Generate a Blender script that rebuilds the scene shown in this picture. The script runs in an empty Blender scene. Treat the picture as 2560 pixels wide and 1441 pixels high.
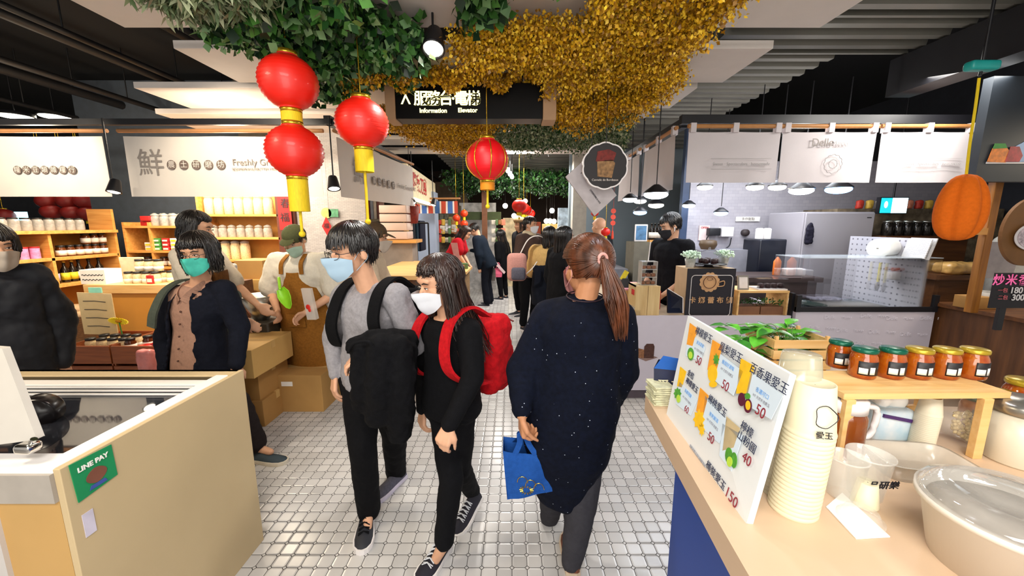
import bpy, math, random
import numpy as np
from mathutils import Vector, Matrix, Euler, noise as mnoise
R = math.radians; PI = math.pi
random.seed(7); RNG = np.random.default_rng(7)
COL = bpy.context.scene.collection
SC = bpy.context.scene
# ---------------------------------------------------------------- camera
FPX, CX, CY, EYE, TILT = 962.0, 1280.0, 720.5, 1.6, R(9.45)
cam_data = bpy.data.cameras.new('camera'); cam = bpy.data.objects.new('camera', cam_data); COL.objects.link(cam)
cam.location = (0, 0, EYE); cam.rotation_euler = (PI/2 - TILT, 0, 0)
cam_data.sensor_width = 36; cam_data.lens = 36*FPX/2560; cam_data.clip_start = 0.02; cam_data.clip_end = 80
SC.camera = cam
# ---------------------------------------------------------------- world, exposure
SC.view_settings.view_transform = 'Standard'; SC.view_settings.look = 'None'
SC.view_settings.exposure = 0.4; SC.view_settings.gamma = 1.0; SC.view_settings.use_curve_mapping = False
w = bpy.data.worlds.new('world'); SC.world = w; w.use_nodes = True
w.node_tree.nodes['Background'].inputs[0].default_value = (1.0, 0.95, 0.88, 1)
w.node_tree.nodes['Background'].inputs[1].default_value = 0.45
cy = SC.cycles
cy.max_bounces = 6; cy.diffuse_bounces = 3; cy.glossy_bounces = 3; cy.transmission_bounces = 6; cy.transparent_max_bounces = 10
cy.caustics_reflective = False; cy.caustics_refractive = False; cy.use_denoising = True; cy.sample_clamp_indirect = 4
cy.use_adaptive_sampling = True; cy.adaptive_threshold = 0.04
# ---------------------------------------------------------------- large lights (ceiling fixtures of the market hall, plus added fill lights)
def lamp(name, kind, loc, energy, color=(1, .93, .82), size=.1, target=None, spot=80, size_y=None, blend=.6):
    d = bpy.data.lights.new(name, kind); d.energy = energy; d.color = color
    if kind == 'AREA':
        d.size = size
        if size_y: d.shape = 'RECTANGLE'; d.size_y = size_y
    else: d.shadow_soft_size = size
    if kind == 'SPOT': d.spot_size = R(spot); d.spot_blend = blend
    o = bpy.data.objects.new(name, d); COL.objects.link(o); o.location = loc
    if target is not None:
        o.rotation_euler = (Vector(target) - Vector(loc)).to_track_quat('-Z', 'Y').to_euler()
    return o
WARM = (1, .86, .66); NEUT = (1, .96, .9); COOL = (.8, .88, 1)
lamp('hall_lamps_and_fill', 'AREA', (-.3, -.8, 2.95), 55, NEUT, 1.6, (-.3, .2, 0), size_y=.6)
lamp('hall_lamps_and_fill', 'AREA', (0, -1.3, 1.7), 48, NEUT, 1.8, (0, 2.0, 2.8))  # added upward fill behind the camera, stands in for bounce; no fixture
lamp('shop_lamps_and_fill', 'POINT', (-2.6, 3.75, 2.25), 22, WARM, .1); lamp('shop_lamps_and_fill', 'POINT', (-4.4, 3.75, 2.25), 18, WARM, .1); lamp('kitchen_lamps_and_fill', 'POINT', (2.6, 3.6, 2.2), 12, NEUT, .1)  # added fills hidden behind banners and noren to brighten the ceiling panels
lamp('hall_lamps_and_fill', 'AREA', (-2.2, .9, 2.66), 26, WARM, .5, (-2.2, .9, 0))
lamp('hall_lamps_and_fill', 'AREA', (1.3, .2, 2.5), 9, NEUT, .5, (1.2, .9, 1.0))
lamp('hall_lamps_and_fill', 'SPOT', (-.42, 2.24, 2.5), 55, NEUT, .05, (-.5, 2.0, 0), 120)
lamp('hall_lamps_and_fill', 'SPOT', (.55, 1.5, 2.62), 50, COOL, .05, (.5, 1.9, 0), 110)
lamp('hall_lamps_and_fill', 'SPOT', (-.35, 4.1, 2.28), 50, NEUT, .05, (-.2, 4.6, 0), 130)
lamp('hall_lamps_and_fill', 'POINT', (-.06, 6.3, 2.52), 22, NEUT, .04); lamp('hall_lamps_and_fill', 'POINT', (.3, 8.8, 2.05), 14, WARM, .05)
lamp('hall_lamps_and_fill', 'AREA', (.2, 6.8, 2.62), 70, NEUT, 1.2, (.2, 6.8, 0))
lamp('hall_lamps_and_fill', 'AREA', (.3, 10.5, 2.6), 80, NEUT, 1.6, (.3, 10.5, 0))
lamp('shop_lamps_and_fill', 'AREA', (-3.4, 4.4, 2.5), 75, WARM, 1.6, (-3.4, 4.3, 0), size_y=.7)
lamp('shop_lamps_and_fill', 'SPOT', (-3.9, 2.5, 2.45), 75, WARM, .04, (-4.3, 3.6, 2.0), 100)
lamp('shop_lamps_and_fill', 'SPOT', (-2.1, 2.6, 2.5), 75, WARM, .04, (-2.3, 3.6, 1.95), 95)
lamp('shop_lamps_and_fill', 'AREA', (-2.6, 6.6, 2.5), 45, NEUT, 1.4, (-2.6, 6.6, 0))
lamp('kitchen_lamps_and_fill', 'AREA', (2.6, 4.3, 2.5), 40, (.9, .94, 1), 1.8, (2.6, 4.3, 0), size_y=.8)
lamp('kitchen_lamps_and_fill', 'AREA', (3.2, 2.9, 2.62), 26, NEUT, .8, (3.0, 3.3, 0.6), size_y=.4)
lamp('kitchen_lamps_and_fill', 'AREA', (4.5, 2.4, 2.3), 16, WARM, .5, (4.3, 2.4, 0))
# ---------------------------------------------------------------- pixel (2560x1441) -> world helpers
def ray(px, py):
    u = (px-CX)/FPX; v = (py-CY)/FPX; c, s = math.cos(TILT), math.sin(TILT)
    return Vector((u, c - s*v, -s - c*v))
def at(px, py, Y):
    r = ray(px, py); return r*(Y/r.y) + Vector((0, 0, EYE))
def onz(px, py, z=0.0):
    r = ray(px, py); return r*((z-EYE)/r.z) + Vector((0, 0, EYE))
def atx(px, py, X):
    r = ray(px, py); return r*(X/r.x) + Vector((0, 0, EYE))
# ---------------------------------------------------------------- materials
def hx(h):
    h = h.lstrip('#'); c = [int(h[i:i+2], 16)/255 for i in (0, 2, 4)]
    return tuple(x/12.92 if x <= .04045 else ((x+.055)/1.055)**2.4 for x in c) + (1,)
MATS = {}
def mat(key, col, rough=.6, metal=0, var=.12, scale=12, bump=0, bscale=None, emis=0, trans=0, alpha=1, coat=0, stretch=None, col2=None, sheen=0, spec=None, emcol=None, thin=0):
    if key in MATS: return MATS[key]
    m = bpy.data.materials.new(key); m.use_nodes = True; nt = m.node_tree; N = nt.nodes; L = nt.links
    b = N['Principled BSDF']; c = hx(col) if isinstance(col, str) else tuple(col)+(1,)
    tc = N.new('ShaderNodeTexCoord'); mp = N.new('ShaderNodeMapping'); L.new(tc.outputs['Object'], mp.inputs[0])
    if stretch: mp.inputs['Scale'].default_value = stretch
    nz = N.new('ShaderNodeTexNoise'); nz.inputs['Scale'].default_value = scale; nz.inputs['Detail'].default_value = 4
    L.new(mp.outputs[0], nz.inputs['Vector'])
    rp = N.new('ShaderNodeValToRGB'); L.new(nz.outputs['Fac'], rp.inputs[0])
    c2 = hx(col2) if col2 else tuple(max(0, x*(1-var)) for x in c[:3])+(1,)
    c1 = c if col2 else tuple(min(1, x*(1+var)) for x in c[:3])+(1,)
    rp.color_ramp.elements[0].position = .3; rp.color_ramp.elements[1].position = .7
    rp.color_ramp.elements[0].color = c2; rp.color_ramp.elements[1].color = c1
    L.new(rp.outputs[0], b.inputs['Base Color'])
    b.inputs['Roughness'].default_value = rough; b.inputs['Metallic'].default_value = metal
    if spec is not None: b.inputs['Specular IOR Level'].default_value = spec
    if coat: b.inputs['Coat Weight'].default_value = coat
    if sheen: b.inputs['Sheen Weight'].default_value = sheen
    if trans: b.inputs['Transmission Weight'].default_value = trans; b.inputs['IOR'].default_value = 1.1 if thin else 1.45
    if alpha < 1: b.inputs['Alpha'].default_value = alpha
    if emis:
        b.inputs['Emission Strength'].default_value = emis
        if emcol: b.inputs['Emission Color'].default_value = hx(emcol)
        else: L.new(rp.outputs[0], b.inputs['Emission Color'])
    if bump:
        n2 = N.new('ShaderNodeTexNoise'); n2.inputs['Scale'].default_value = bscale or scale; n2.inputs['Detail'].default_value = 3
        L.new(mp.outputs[0], n2.inputs['Vector'])
        bp = N.new('ShaderNodeBump'); bp.inputs['Strength'].default_value = bump; bp.inputs['Distance'].default_value = .01
        L.new(n2.outputs['Fac'], bp.inputs['Height']); L.new(bp.outputs[0], b.inputs['Normal'])
    MATS[key] = m; return m
def wood(key, col, col2, stretch=(1, 12, 12), scale=3, rough=.5):
    return mat(key, col, rough, col2=col2, scale=scale, stretch=stretch, bump=.15, bscale=6)
def fabric(key, col, var=.15, rough=.9, scale=60, bump=.25):
    return mat(key, col, rough, var=var, scale=scale, bump=bump, bscale=250, spec=.15)
def tile_mat():
    m = bpy.data.materials.new('octagon_tile'); m.use_nodes = True; nt = m.node_tree; N = nt.nodes; L = nt.links; b = N['Principled BSDF']
    def M(op, a, c=None, d=None):
        n = N.new('ShaderNodeMath'); n.operation = op
        for i, x in enumerate((a, c, d)):
            if x is None: continue
            if isinstance(x, (int, float)): n.inputs[i].default_value = x
            else: L.new(x, n.inputs[i])
        return n.outputs[0]
    tc = N.new('ShaderNodeTexCoord'); sp = N.new('ShaderNodeSeparateXYZ'); L.new(tc.outputs['Object'], sp.inputs[0])
    P = .0715; x = M('DIVIDE', sp.outputs[0], P); y = M('DIVIDE', sp.outputs[1], P)
    a = M('SUBTRACT', .5, M('ABSOLUTE', M('SUBTRACT', M('FRACT', x), .5)))
    c = M('SUBTRACT', .5, M('ABSOLUTE', M('SUBTRACT', M('FRACT', y), .5)))
    s = M('ADD', a, c); D = .155
    line1 = M('LESS_THAN', M('ABSOLUTE', M('SUBTRACT', s, D)), .032)
    line2 = M('MULTIPLY', M('GREATER_THAN', s, D), M('LESS_THAN', M('MINIMUM', a, c), .021))
    line = M('MAXIMUM', line1, line2)
    cb = N.new('ShaderNodeCombineXYZ'); L.new(M('FLOOR', x), cb.inputs[0]); L.new(M('FLOOR', y), cb.inputs[1])
    wn = N.new('ShaderNodeTexWhiteNoise'); L.new(cb.outputs[0], wn.inputs['Vector'])
    rp = N.new('ShaderNodeValToRGB'); L.new(wn.outputs['Value'], rp.inputs[0])
    rp.color_ramp.elements[0].color = (.56, .545, .53, 1); rp.color_ramp.elements[1].color = (.71, .69, .67, 1)
    nz = N.new('ShaderNodeTexNoise'); nz.inputs['Scale'].default_value = 2.5; L.new(tc.outputs['Object'], nz.inputs['Vector'])
    m1 = N.new('ShaderNodeMix'); m1.data_type = 'RGBA'; m1.blend_type = 'MULTIPLY'; m1.inputs[0].default_value = .25
    L.new(rp.outputs[0], m1.inputs[6]); L.new(nz.outputs['Fac'], m1.inputs[7])
    m2 = N.new('ShaderNodeMix'); m2.data_type = 'RGBA'; L.new(line, m2.inputs[0]); L.new(m1.outputs[2], m2.inputs[6]); m2.inputs[7].default_value = (.035, .033, .03, 1)
    L.new(m2.outputs[2], b.inputs['Base Color'])
    L.new(M('ADD', .22, M('MULTIPLY', line, .5)), b.inputs['Roughness'])
    bp = N.new('ShaderNodeBump'); bp.inputs['Distance'].default_value = .002; bp.inputs['Strength'].default_value = .5
    edge = M('MINIMUM', M('MULTIPLY', M('MINIMUM', M('MINIMUM', a, c), M('ABSOLUTE', M('SUBTRACT', s, D))), 8), 1.0)
    L.new(edge, bp.inputs['Height']); L.new(bp.outputs[0], b.inputs['Normal'])
    return m
def brick_mat(key, c1, c2, mortar, sx=8, wdt=.5, hgt=.25, rough=.5, msz=.02, axes='XZ'):
    if key in MATS: return MATS[key]
    m = bpy.data.materials.new(key); m.use_nodes = True; nt = m.node_tree; N = nt.nodes; L = nt.links; b = N['Principled BSDF']
    tc = N.new('ShaderNodeTexCoord'); sp = N.new('ShaderNodeSeparateXYZ'); cb = N.new('ShaderNodeCombineXYZ')
    L.new(tc.outputs['Object'], sp.inputs[0]); L.new(sp.outputs['XYZ'.index(axes[0])], cb.inputs[0]); L.new(sp.outputs['XYZ'.index(axes[1])], cb.inputs[1])
    t = N.new('ShaderNodeTexBrick'); L.new(cb.outputs[0], t.inputs['Vector']); t.inputs['Scale'].default_value = sx
    t.inputs['Color1'].default_value = hx(c1); t.inputs['Color2'].default_value = hx(c2); t.inputs['Mortar'].default_value = hx(mortar)
    t.inputs['Brick Width'].default_value = wdt; t.inputs['Row Height'].default_value = hgt; t.inputs['Mortar Size'].default_value = msz
    L.new(t.outputs[0], b.inputs['Base Color']); b.inputs['Roughness'].default_value = rough
    MATS[key] = m; return m
# ---------------------------------------------------------------- mesh builder
def frame(d, up=Vector((0, 0, 1))):
    d = Vector(d).normalized()
    if abs(d.dot(up)) > .98: up = Vector((0, 1, 0))
    x = d.cross(up).normalized(); y = x.cross(d).normalized()
    return x, y, d
def catmull(P, n=6):
    P = [Vector(p) for p in P]
    if len(P) < 3: return P
    Q = [P[0]*2-P[1]] + P + [P[-1]*2-P[-2]]; out = []
    for i in range(1, len(Q)-2):
        for k in range(n):
            t = k/n; a, b, c, d = Q[i-1], Q[i], Q[i+1], Q[i+2]
            out.append(.5*((2*b)+(c-a)*t+(2*a-5*b+4*c-d)*t*t+(3*b-a-3*c+d)*t**3))
    out.append(P[-1]); return out
class MB:
    def __init__(s, M=None): s.v = []; s.f = []; s.m = []; s.sm = []; s.cm = 0; s.M = M
    def add(s, vs, fs, smooth=False):
        o = len(s.v)
        s.v += [tuple(s.M @ Vector(p)) for p in vs] if s.M else [tuple(p) for p in vs]
        s.f += [tuple(i+o for i in f) for f in fs]; s.m += [s.cm]*len(fs); s.sm += [smooth]*len(fs); return s
    def box(s, c, d, R_=None):
        c = Vector(c); h = Vector(d)/2; vs = []
        for x in (-1, 1):
            for y in (-1, 1):
                for z in (-1, 1):
                    p = Vector((x*h.x, y*h.y, z*h.z)); vs.append(c + (R_ @ p if R_ else p))
        return s.add(vs, [(0, 1, 3, 2), (4, 6, 7, 5), (0, 4, 5, 1), (2, 3, 7, 6), (0, 2, 6, 4), (1, 5, 7, 3)])
    def b2(s, lo, hi): return s.box([(a+b)/2 for a, b in zip(lo, hi)], [abs(b-a) for a, b in zip(lo, hi)])
    def rbox(s, c, d, r=.01, R_=None, k=3):
        c = Vector(c); hx_, hy, hz = [max(q/2, r) for q in d]; rings = []
        prof = [(hz-r+r*math.sin(a), -r+r*math.cos(a)) for a in [PI/2*i/k for i in range(k+1)]][::-1]
        prof = prof + [(-z, o) for z, o in prof[::-1]]
        for z, o in prof:
            ring = []
            for q, (sx, sy) in enumerate(((1, 1), (-1, 1), (-1, -1), (1, -1))):
                for i in range(k+1):
                    a = PI/2*q + PI/2*i/k
                    p = Vector((sx*(hx_-r)+(r+o)*math.cos(a), sy*(hy-r)+(r+o)*math.sin(a), z)); ring.append(c+(R_ @ p if R_ else p))
            rings.append(ring)
        return s.loft(rings, smooth=True)
    def loft(s, rings, cap=True, smooth=True, closed=True):
        n = len(rings[0]); vs = [p for r in rings for p in r]; fs = []
        for i in range(len(rings)-1):
            for j in range(n if closed else n-1):
                k = (j+1) % n; fs.append((i*n+j, i*n+k, (i+1)*n+k, (i+1)*n+j))
        s.add(vs, fs, smooth)
        if cap: s.add(rings[0], [tuple(range(n))[::-1]]); s.add(rings[-1], [tuple(range(n))])
        return s
    def tube(s, P, r, seg=8, cap=True, flat=1.0, up=Vector((0, 0, 1))):
        P = [Vector(p) for p in P]; n = len(P); rs = r if isinstance(r, (list, tuple)) else [r]*n
        if len(rs) != n: rs = list(np.interp(np.linspace(0, 1, n), np.linspace(0, 1, len(rs)), rs))
        rings = []; px = None
        for i in range(n):
            d = (P[min(i+1, n-1)]-P[max(i-1, 0)]); x, y, _ = frame(d, up)
            if px is not None and x.dot(px) < 0: x, y = -x, -y
            px = x
            rings.append([P[i] + (x*math.cos(2*PI*k/seg) + y*math.sin(2*PI*k/seg)*flat)*rs[i] for k in range(seg)])
        return s.loft(rings, cap, seg > 4)
    def ribbon(s, P, wd, th, side):
        P = [Vector(p) for p in P]; rings = []
        for i, p in enumerate(P):
            d = (P[min(i+1, len(P)-1)]-P[max(i-1, 0)]).normalized(); sd = (Vector(side) - d*Vector(side).dot(d)).normalized(); n = d.cross(sd)
            rings.append([p+sd*wd/2+n*th/2, p-sd*wd/2+n*th/2, p-sd*wd/2-n*th/2, p+sd*wd/2-n*th/2])
        return s.loft(rings, True, False)
    def lathe(s, prof, c=(0, 0, 0), seg=24, cap=True, M=None):
        c = Vector(c); rings = []
        for r, z in prof:
            rg = [Vector((r*math.cos(2*PI*k/seg), r*math.sin(2*PI*k/seg), z)) for k in range(seg)]
            rings.append([(M @ p if M else p)+c for p in rg])
        return s.loft(rings, cap, True)
    def ell(s, c, r, R_=None, seg=16, rg=10):
        c = Vector(c); r = (r, r, r) if isinstance(r, (int, float)) else r; rings = []
        for i in range(rg+1):
            a = PI*(.02+.96*i/rg); rings.append([c+((R_ @ Vector((r[0]*math.sin(a)*math.cos(2*PI*k/seg), r[1]*math.sin(a)*math.sin(2*PI*k/seg), -r[2]*math.cos(a)))) if R_ else Vector((r[0]*math.sin(a)*math.cos(2*PI*k/seg), r[1]*math.sin(a)*math.sin(2*PI*k/seg), -r[2]*math.cos(a)))) for k in range(seg)])
        return s.loft(rings, True, True)
    def caps(s, a, b, ra, rb, seg=12):
        a, b = Vector(a), Vector(b); x, y, d = frame(b-a if (b-a).length > 1e-6 else (0, 0, 1)); rings = []
        for c, r, ang in [(a, ra, (-80, -50, -20, 0)), (b, rb, (0, 20, 50, 80))]:
            for q in ang:
                q = R(q); rings.append([c+d*r*math.sin(q)+(x*math.cos(2*PI*k/seg)+y*math.sin(2*PI*k/seg))*r*math.cos(q) for k in range(seg)])
        return s.loft(rings, True, True)
    def prism(s, pts, O, X, Y, th):
        """flat outline pts (a,b) in the plane O+aX+bY, thickened by th along X x Y"""
        O, X, Y = Vector(O), Vector(X), Vector(Y); n = X.cross(Y).normalized()*th
        A = [O+X*a+Y*b for a, b in pts]; B = [p+n for p in A]; k = len(A)
        return s.add(A+B, [tuple(range(k))[::-1], tuple(range(k, 2*k))]+[(i, (i+1) % k, (i+1) % k+k, i+k) for i in range(k)])
    def build(s, name, mats, parent=None, world=False, bev=0, mods=None):
        me = bpy.data.meshes.new(name); vs = s.v
        if world and parent is not None:
            Mi = parent.matrix_basis.inverted()
            if parent.parent: Mi = (parent.parent.matrix_basis @ parent.matrix_basis).inverted()
            vs = [tuple(Mi @ Vector(p)) for p in vs]
        me.from_pydata(vs, [], s.f); me.update()
        for m in (mats if isinstance(mats, (list, tuple)) else [mats]): me.materials.append(m)
        me.polygons.foreach_set('material_index', s.m); me.polygons.foreach_set('use_smooth', s.sm)
        o = bpy.data.objects.new(name, me); COL.objects.link(o)
        if parent is not None: o.parent = parent
        if bev:
            b = o.modifiers.new('bevel', 'BEVEL'); b.width = bev; b.segments = 2; b.limit_method = 'ANGLE'
        if mods: mods(o)
        return o
def T(o, label=None, cat=None, group=None, kind=None):
    if label: o['label'] = label
    if cat: o['category'] = cat
    if group: o['group'] = group
    if kind: o['kind'] = kind
    return o
def thing(name, label, cat, loc=(0, 0, 0), rz=0, group=None):
    o = bpy.data.objects.new(name, None); COL.objects.link(o); o.location = loc; o.rotation_euler = (0, 0, rz)
    o.matrix_basis = Matrix.Translation(Vector(loc)) @ Matrix.Rotation(rz, 4, 'Z'); o.empty_display_size = .05
    return T(o, label, cat, group)
def dup(root, loc, rz=0, label=None, group=None, sc=1, name=None):
    r = root.copy(); COL.objects.link(r); r.matrix_basis = Matrix.Translation(Vector(loc)) @ Matrix.Rotation(rz, 4, 'Z') @ Matrix.Scale(sc, 4)
    if label: r['label'] = label
    if group: r['group'] = group
    for ch in list(root.children):
        c = ch.copy(); COL.objects.link(c); c.parent = r
        for g in ch.children:
            d = g.copy(); COL.objects.link(d); d.parent = c
    return r
def txt(s, size, O, X, Y, m, parent, ext=.0008, name='lettering', align='CENTER', world=True, sx=1, bold=0):
    cu = bpy.data.curves.new(name, 'FONT'); cu.body = s; cu.size = size; cu.extrude = ext; cu.align_x = align; cu.align_y = 'CENTER'; cu.offset = bold
    cu.materials.append(m); o = bpy.data.objects.new(name, cu); COL.objects.link(o)
    X = Vector(X).normalized(); Y = Vector(Y).normalized(); Z = X.cross(Y).normalized(); Y = Z.cross(X)
    Mx = Matrix((X*sx, Y, Z)).transposed().to_4x4(); Mx.translation = Vector(O)
    if parent is not None:
        o.parent = parent
        if world: 
            Pm = parent.matrix_basis if not parent.parent else parent.parent.matrix_basis @ parent.matrix_basis
            Mx = Pm.inverted() @ Mx
    Mb = Mx.copy(); me = bpy.data.meshes.new_from_object(o); bpy.data.objects.remove(o)
    o = bpy.data.objects.new(name, me); COL.objects.link(o); o.parent = parent
    if not me.materials: me.materials.append(m)
    o.matrix_basis = Mb; return o
XA, YA, ZA = Vector((1, 0, 0)), Vector((0, 1, 0)), Vector((0, 0, 1))
# ---------------------------------------------------------------- common materials
M_white = mat('white_laminate', '#e6e1e0', .45, var=.03)
M_tan = mat('tan_laminate', '#d9b98c', .5, var=.06, scale=3)
M_oak = wood('oak_board', '#e2a85c', '#c98a3f')
M_pine = wood('pine_board', '#e9c184', '#d6a663')
M_dkwood = wood('dark_wood', '#6e421c', '#4c2a10', (1, 10, 10))
M_black = mat('black_metal', '#15151a', .45, var=.1)
M_ceilblack = mat('black_paint', '#08080a', .9, var=.2)
M_steel = mat('brushed_steel', '#a9a59c', .3, metal=.9, var=.08, scale=6, stretch=(1, 1, 20))
M_glass = mat('clear_glass', '#ffffff', .02, var=0, trans=1, thin=1, alpha=.35)
M_paper = mat('white_paper', '#f4f1ea', .7, var=.03)
M_card = mat('brown_cardboard', '#b58a4e', .8, var=.08, scale=5, bump=.05)
M_cloth = mat('canvas_cloth', '#d8d0c8', .85, var=.03, scale=5, bump=.1, bscale=300)
M_ink = mat('black_ink', '#1b1a22', .6, var=.1)
M_grey = mat('grey_ink', '#8d8580', .7, var=.1)
M_goldf = mat('gold_foil', '#d8b030', .25, metal=.8, var=.2)
# ================================================================= the setting
def S(mb, name, m, **k): return T(mb.build(name, m, **k), kind='structure')
fl = MB(); fl.add([(-9, -2.5, 0), (9, -2.5, 0), (9, 15, 0), (-9, 15, 0)], [(0, 1, 2, 3)]); S(fl, 'floor', tile_mat())
cl = MB(); cl.b2((-9, -2.5, 3.55), (9, 15, 3.6)); S(cl, 'ceiling', M_ceilblack)
wl = MB(); wl.b2((-9, 2.0, 0), (-8.9, 15, 3.55)); S(wl, 'wall_left', mat('dark_wall', '#2a2c33', .8))
wb = MB(); wb.b2((-9, 14.9, 0), (6, 15, 3.55)); S(wb, 'wall_back', mat('far_wall', '#3a2b22', .8))
wr = MB(); wr.b2((6, 2.0, 0), (6.1, 15, 3.55)); S(wr, 'wall_right', mat('dark_wall', '#2a2c33', .8))
M_plank = mat('white_ceiling_panel', '#d6cdc6', .7, var=.02)
# white soffit panels across the aisle
for i, (y0, y1, x0, x1, dx) in enumerate([(1.25, 2.40, -2.2, 1.75, .28), (2.66, 3.26, -2.15, 1.66, 0.0), (3.38, 3.95, -3.1, 1.52, -.06), (4.12, 4.30, -3.6, 1.4, -.05), (4.45, 4.95, -3.7, 1.36, 0), (5.3, 5.7, -3.4, 1.3, 0), (6.1, 6.4, -2.5, 1.3, 0)]):
    p = MB(); p.prism([(x0, y0), (x1, y0), (x1-.0, y1), (x0, y1)], (0, 0, 2.70), XA, YA, .05); S(p, 'trim_%d' % (i+1), M_plank, bev=.004)
# grey corrugated deck over the right-hand stalls, stepped edge
M_deck = mat('grey_metal_deck', '#7e7c74', .45, metal=.3, var=.06, scale=4)
for i, (y0, y1, x1) in enumerate([(1.2, 2.2, 3.3), (2.2, 2.75, 4.3), (2.75, 3.3, 3.1), (3.3, 5.2, 2.6)]):
    p = MB(); y = y0
    while y < y1-.02:
        yy = min(y+.16, y1)
        pr = [(y, 3.02), (y+.045, 3.02), (y+.07, 2.92), (yy-.03, 2.92), (yy, 3.02), (yy, 3.05), (y, 3.05)]
        p.loft([[Vector((xx, a, b)) for a, b in pr] for xx in (1.5, x1)], smooth=False); y = yy
    S(p, 'ceiling_deck', M_deck)
p = MB(); y = 5.2
while y < 14:
    p.b2((-1.4, y, 2.86), (4, y+.13, 2.93)); y += .3
S(p, 'ceiling_slats', M_deck)
# black pipes and trays under the left ceiling, running along the aisle
M_pipe = mat('painted_pipe', '#0e0e11', .6, var=.2)
for i, (x, z, r) in enumerate([(-2.55, 3.1, .03), (-2.9, 3.25, .05), (-3.3, 3.0, .025), (-3.8, 3.15, .04), (-4.4, 3.0, .03), (-5.0, 3.1, .05), (-5.6, 2.95, .025)]):
    p = MB(); p.tube([(x, 1.0, z), (x, 14, z)], r, 8)
    for y in np.arange(1.5, 12, 1.6): p.tube([(x, y, z), (x, y, 3.56)], .006, 5)
    T(p.build('ceiling_pipe', M_pipe), 'thin dark pipe running along the black ceiling at upper left', 'pipe', 'dark pipes under the left ceiling')
p = MB(); p.b2((-3.75, 3.52, 2.45), (-1.5, 3.56, 2.50)); p.b2((-6.4, 3.52, 2.45), (-3.75, 3.56, 2.50)); S(p, 'trim_beam_left', M_black)
p = MB(); p.b2((1.42, 3.40, 2.43), (6, 3.46, 2.50)); p.b2((1.46, 3.5, 2.42), (1.52, 6.5, 2.50)); S(p, 'trim_beam_right', M_black)
p = MB(); p.b2((3.05, 2.0, 2.62), (3.25, 3.36, 2.9)); p.b2((-1.62, 3.5, 2.45), (-1.56, 6.0, 2.52)); S(p, 'trim_beam_side', M_black)
# slanted black duct top right
p = MB(); p.prism([(2.0, 0), (5.2, .75), (5.2, 1.05), (2.0, .3)], (0.3, 1.55, 2.80), XA, YA, .12); S(p, 'trim_duct', M_black)
p = MB(); p.prism([(2.3, 0), (3.6, 0), (3.6, .5), (2.3, .18)], (0.3, 1.50, 2.74), XA, YA, .02); S(p, 'trim_soffit_right', M_plank)
# ---------------------------------------------------------------- lamps in the ceiling
M_bulb = mat('lit_bulb', '#fff6e0', .4, var=0, emis=14)
M_bulbc = mat('lit_cool_bulb', '#e2f0ff', .4, var=0, emis=14)
M_bulbb = mat('lit_blue_bulb', '#7ab8ff', .4, var=0, emis=10)
def spot_fixture(loc, label, cool=0, dirn=(0, -.2, -1), top=2.7, group=None, s=1.0):
    loc = Vector(loc); t = thing('spot_lamp', label, 'lamp', loc, 0, group); d = Vector(dirn).normalized()
    x, y, z = frame(d); Rm = Matrix((x, y, z)).transposed()
    b = MB(); b.lathe([(.03*s, -.10*s), (.035*s, -.09*s), (.05*s, 0), (.052*s, .012*s), (.045*s, .012*s), (.03*s, -.06*s)], M=Rm, seg=20); b.build('lamp_shade', M_black, t)
    b = MB(); b.ell(d*.0, (.044*s, .044*s, .018*s), Rm); b.build('bulb', [M_bulb, M_bulbc, M_bulbb][cool], t)
    if top: b = MB(); b.tube([(0, 0, .03), (0, 0, top-loc.z)], .006, 6); b.build('stem', M_black, t)
    return t
spot_fixture((-.42, 2.24, 2.53), 'bright white spot lamp among the ivy, left of the yellow blossoms', 0, (0, -.5, -1), 2.7, s=1.2)
spot_fixture((-.26, 4.1, 2.33), 'small bright spot lamp right above the ribbed lantern', 0, (0, -.6, -1), 2.7)
for i, (px, py) in enumerate([(1270, 428), (1275, 436), (1280, 443)]):
    spot_fixture(at(px, py, 6.2+.35*i), 'small white spotlight in the row above the far aisle', 0, (0, -1, -.6), 2.86, 'far aisle spotlights', s=.8)
spot_fixture(at(1313, 503, 9), 'round white spotlight glowing below the far hanging greenery', 0, (0, -1, -.2), 2.86, s=1.2)
for px, py, Y in [(38, 291, 5.0), (137, 292, 5.4)]:
    q = at(px, py, Y); t = thing('ceiling_downlight', 'oval lit downlight in the black ceiling, %s' % ('larger, at the far left edge' if px < 100 else 'smaller, right of the larger one'), 'lamp', q)
    b = MB(); b.lathe([(.17, 0), (.17, .04), (.001, .05)], seg=28); b.build('housing', M_black, t)
    b = MB(); b.lathe([(.001, -.012), (.14, -.01), (.15, .0), (.001, .002)], seg=28); b.build('diffuser', M_bulb, t)
    b = MB(); b.tube([(0, 0, .05), (0, 0, 3.55-q.z)], .006, 6); b.build('stem', M_black, t)
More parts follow.
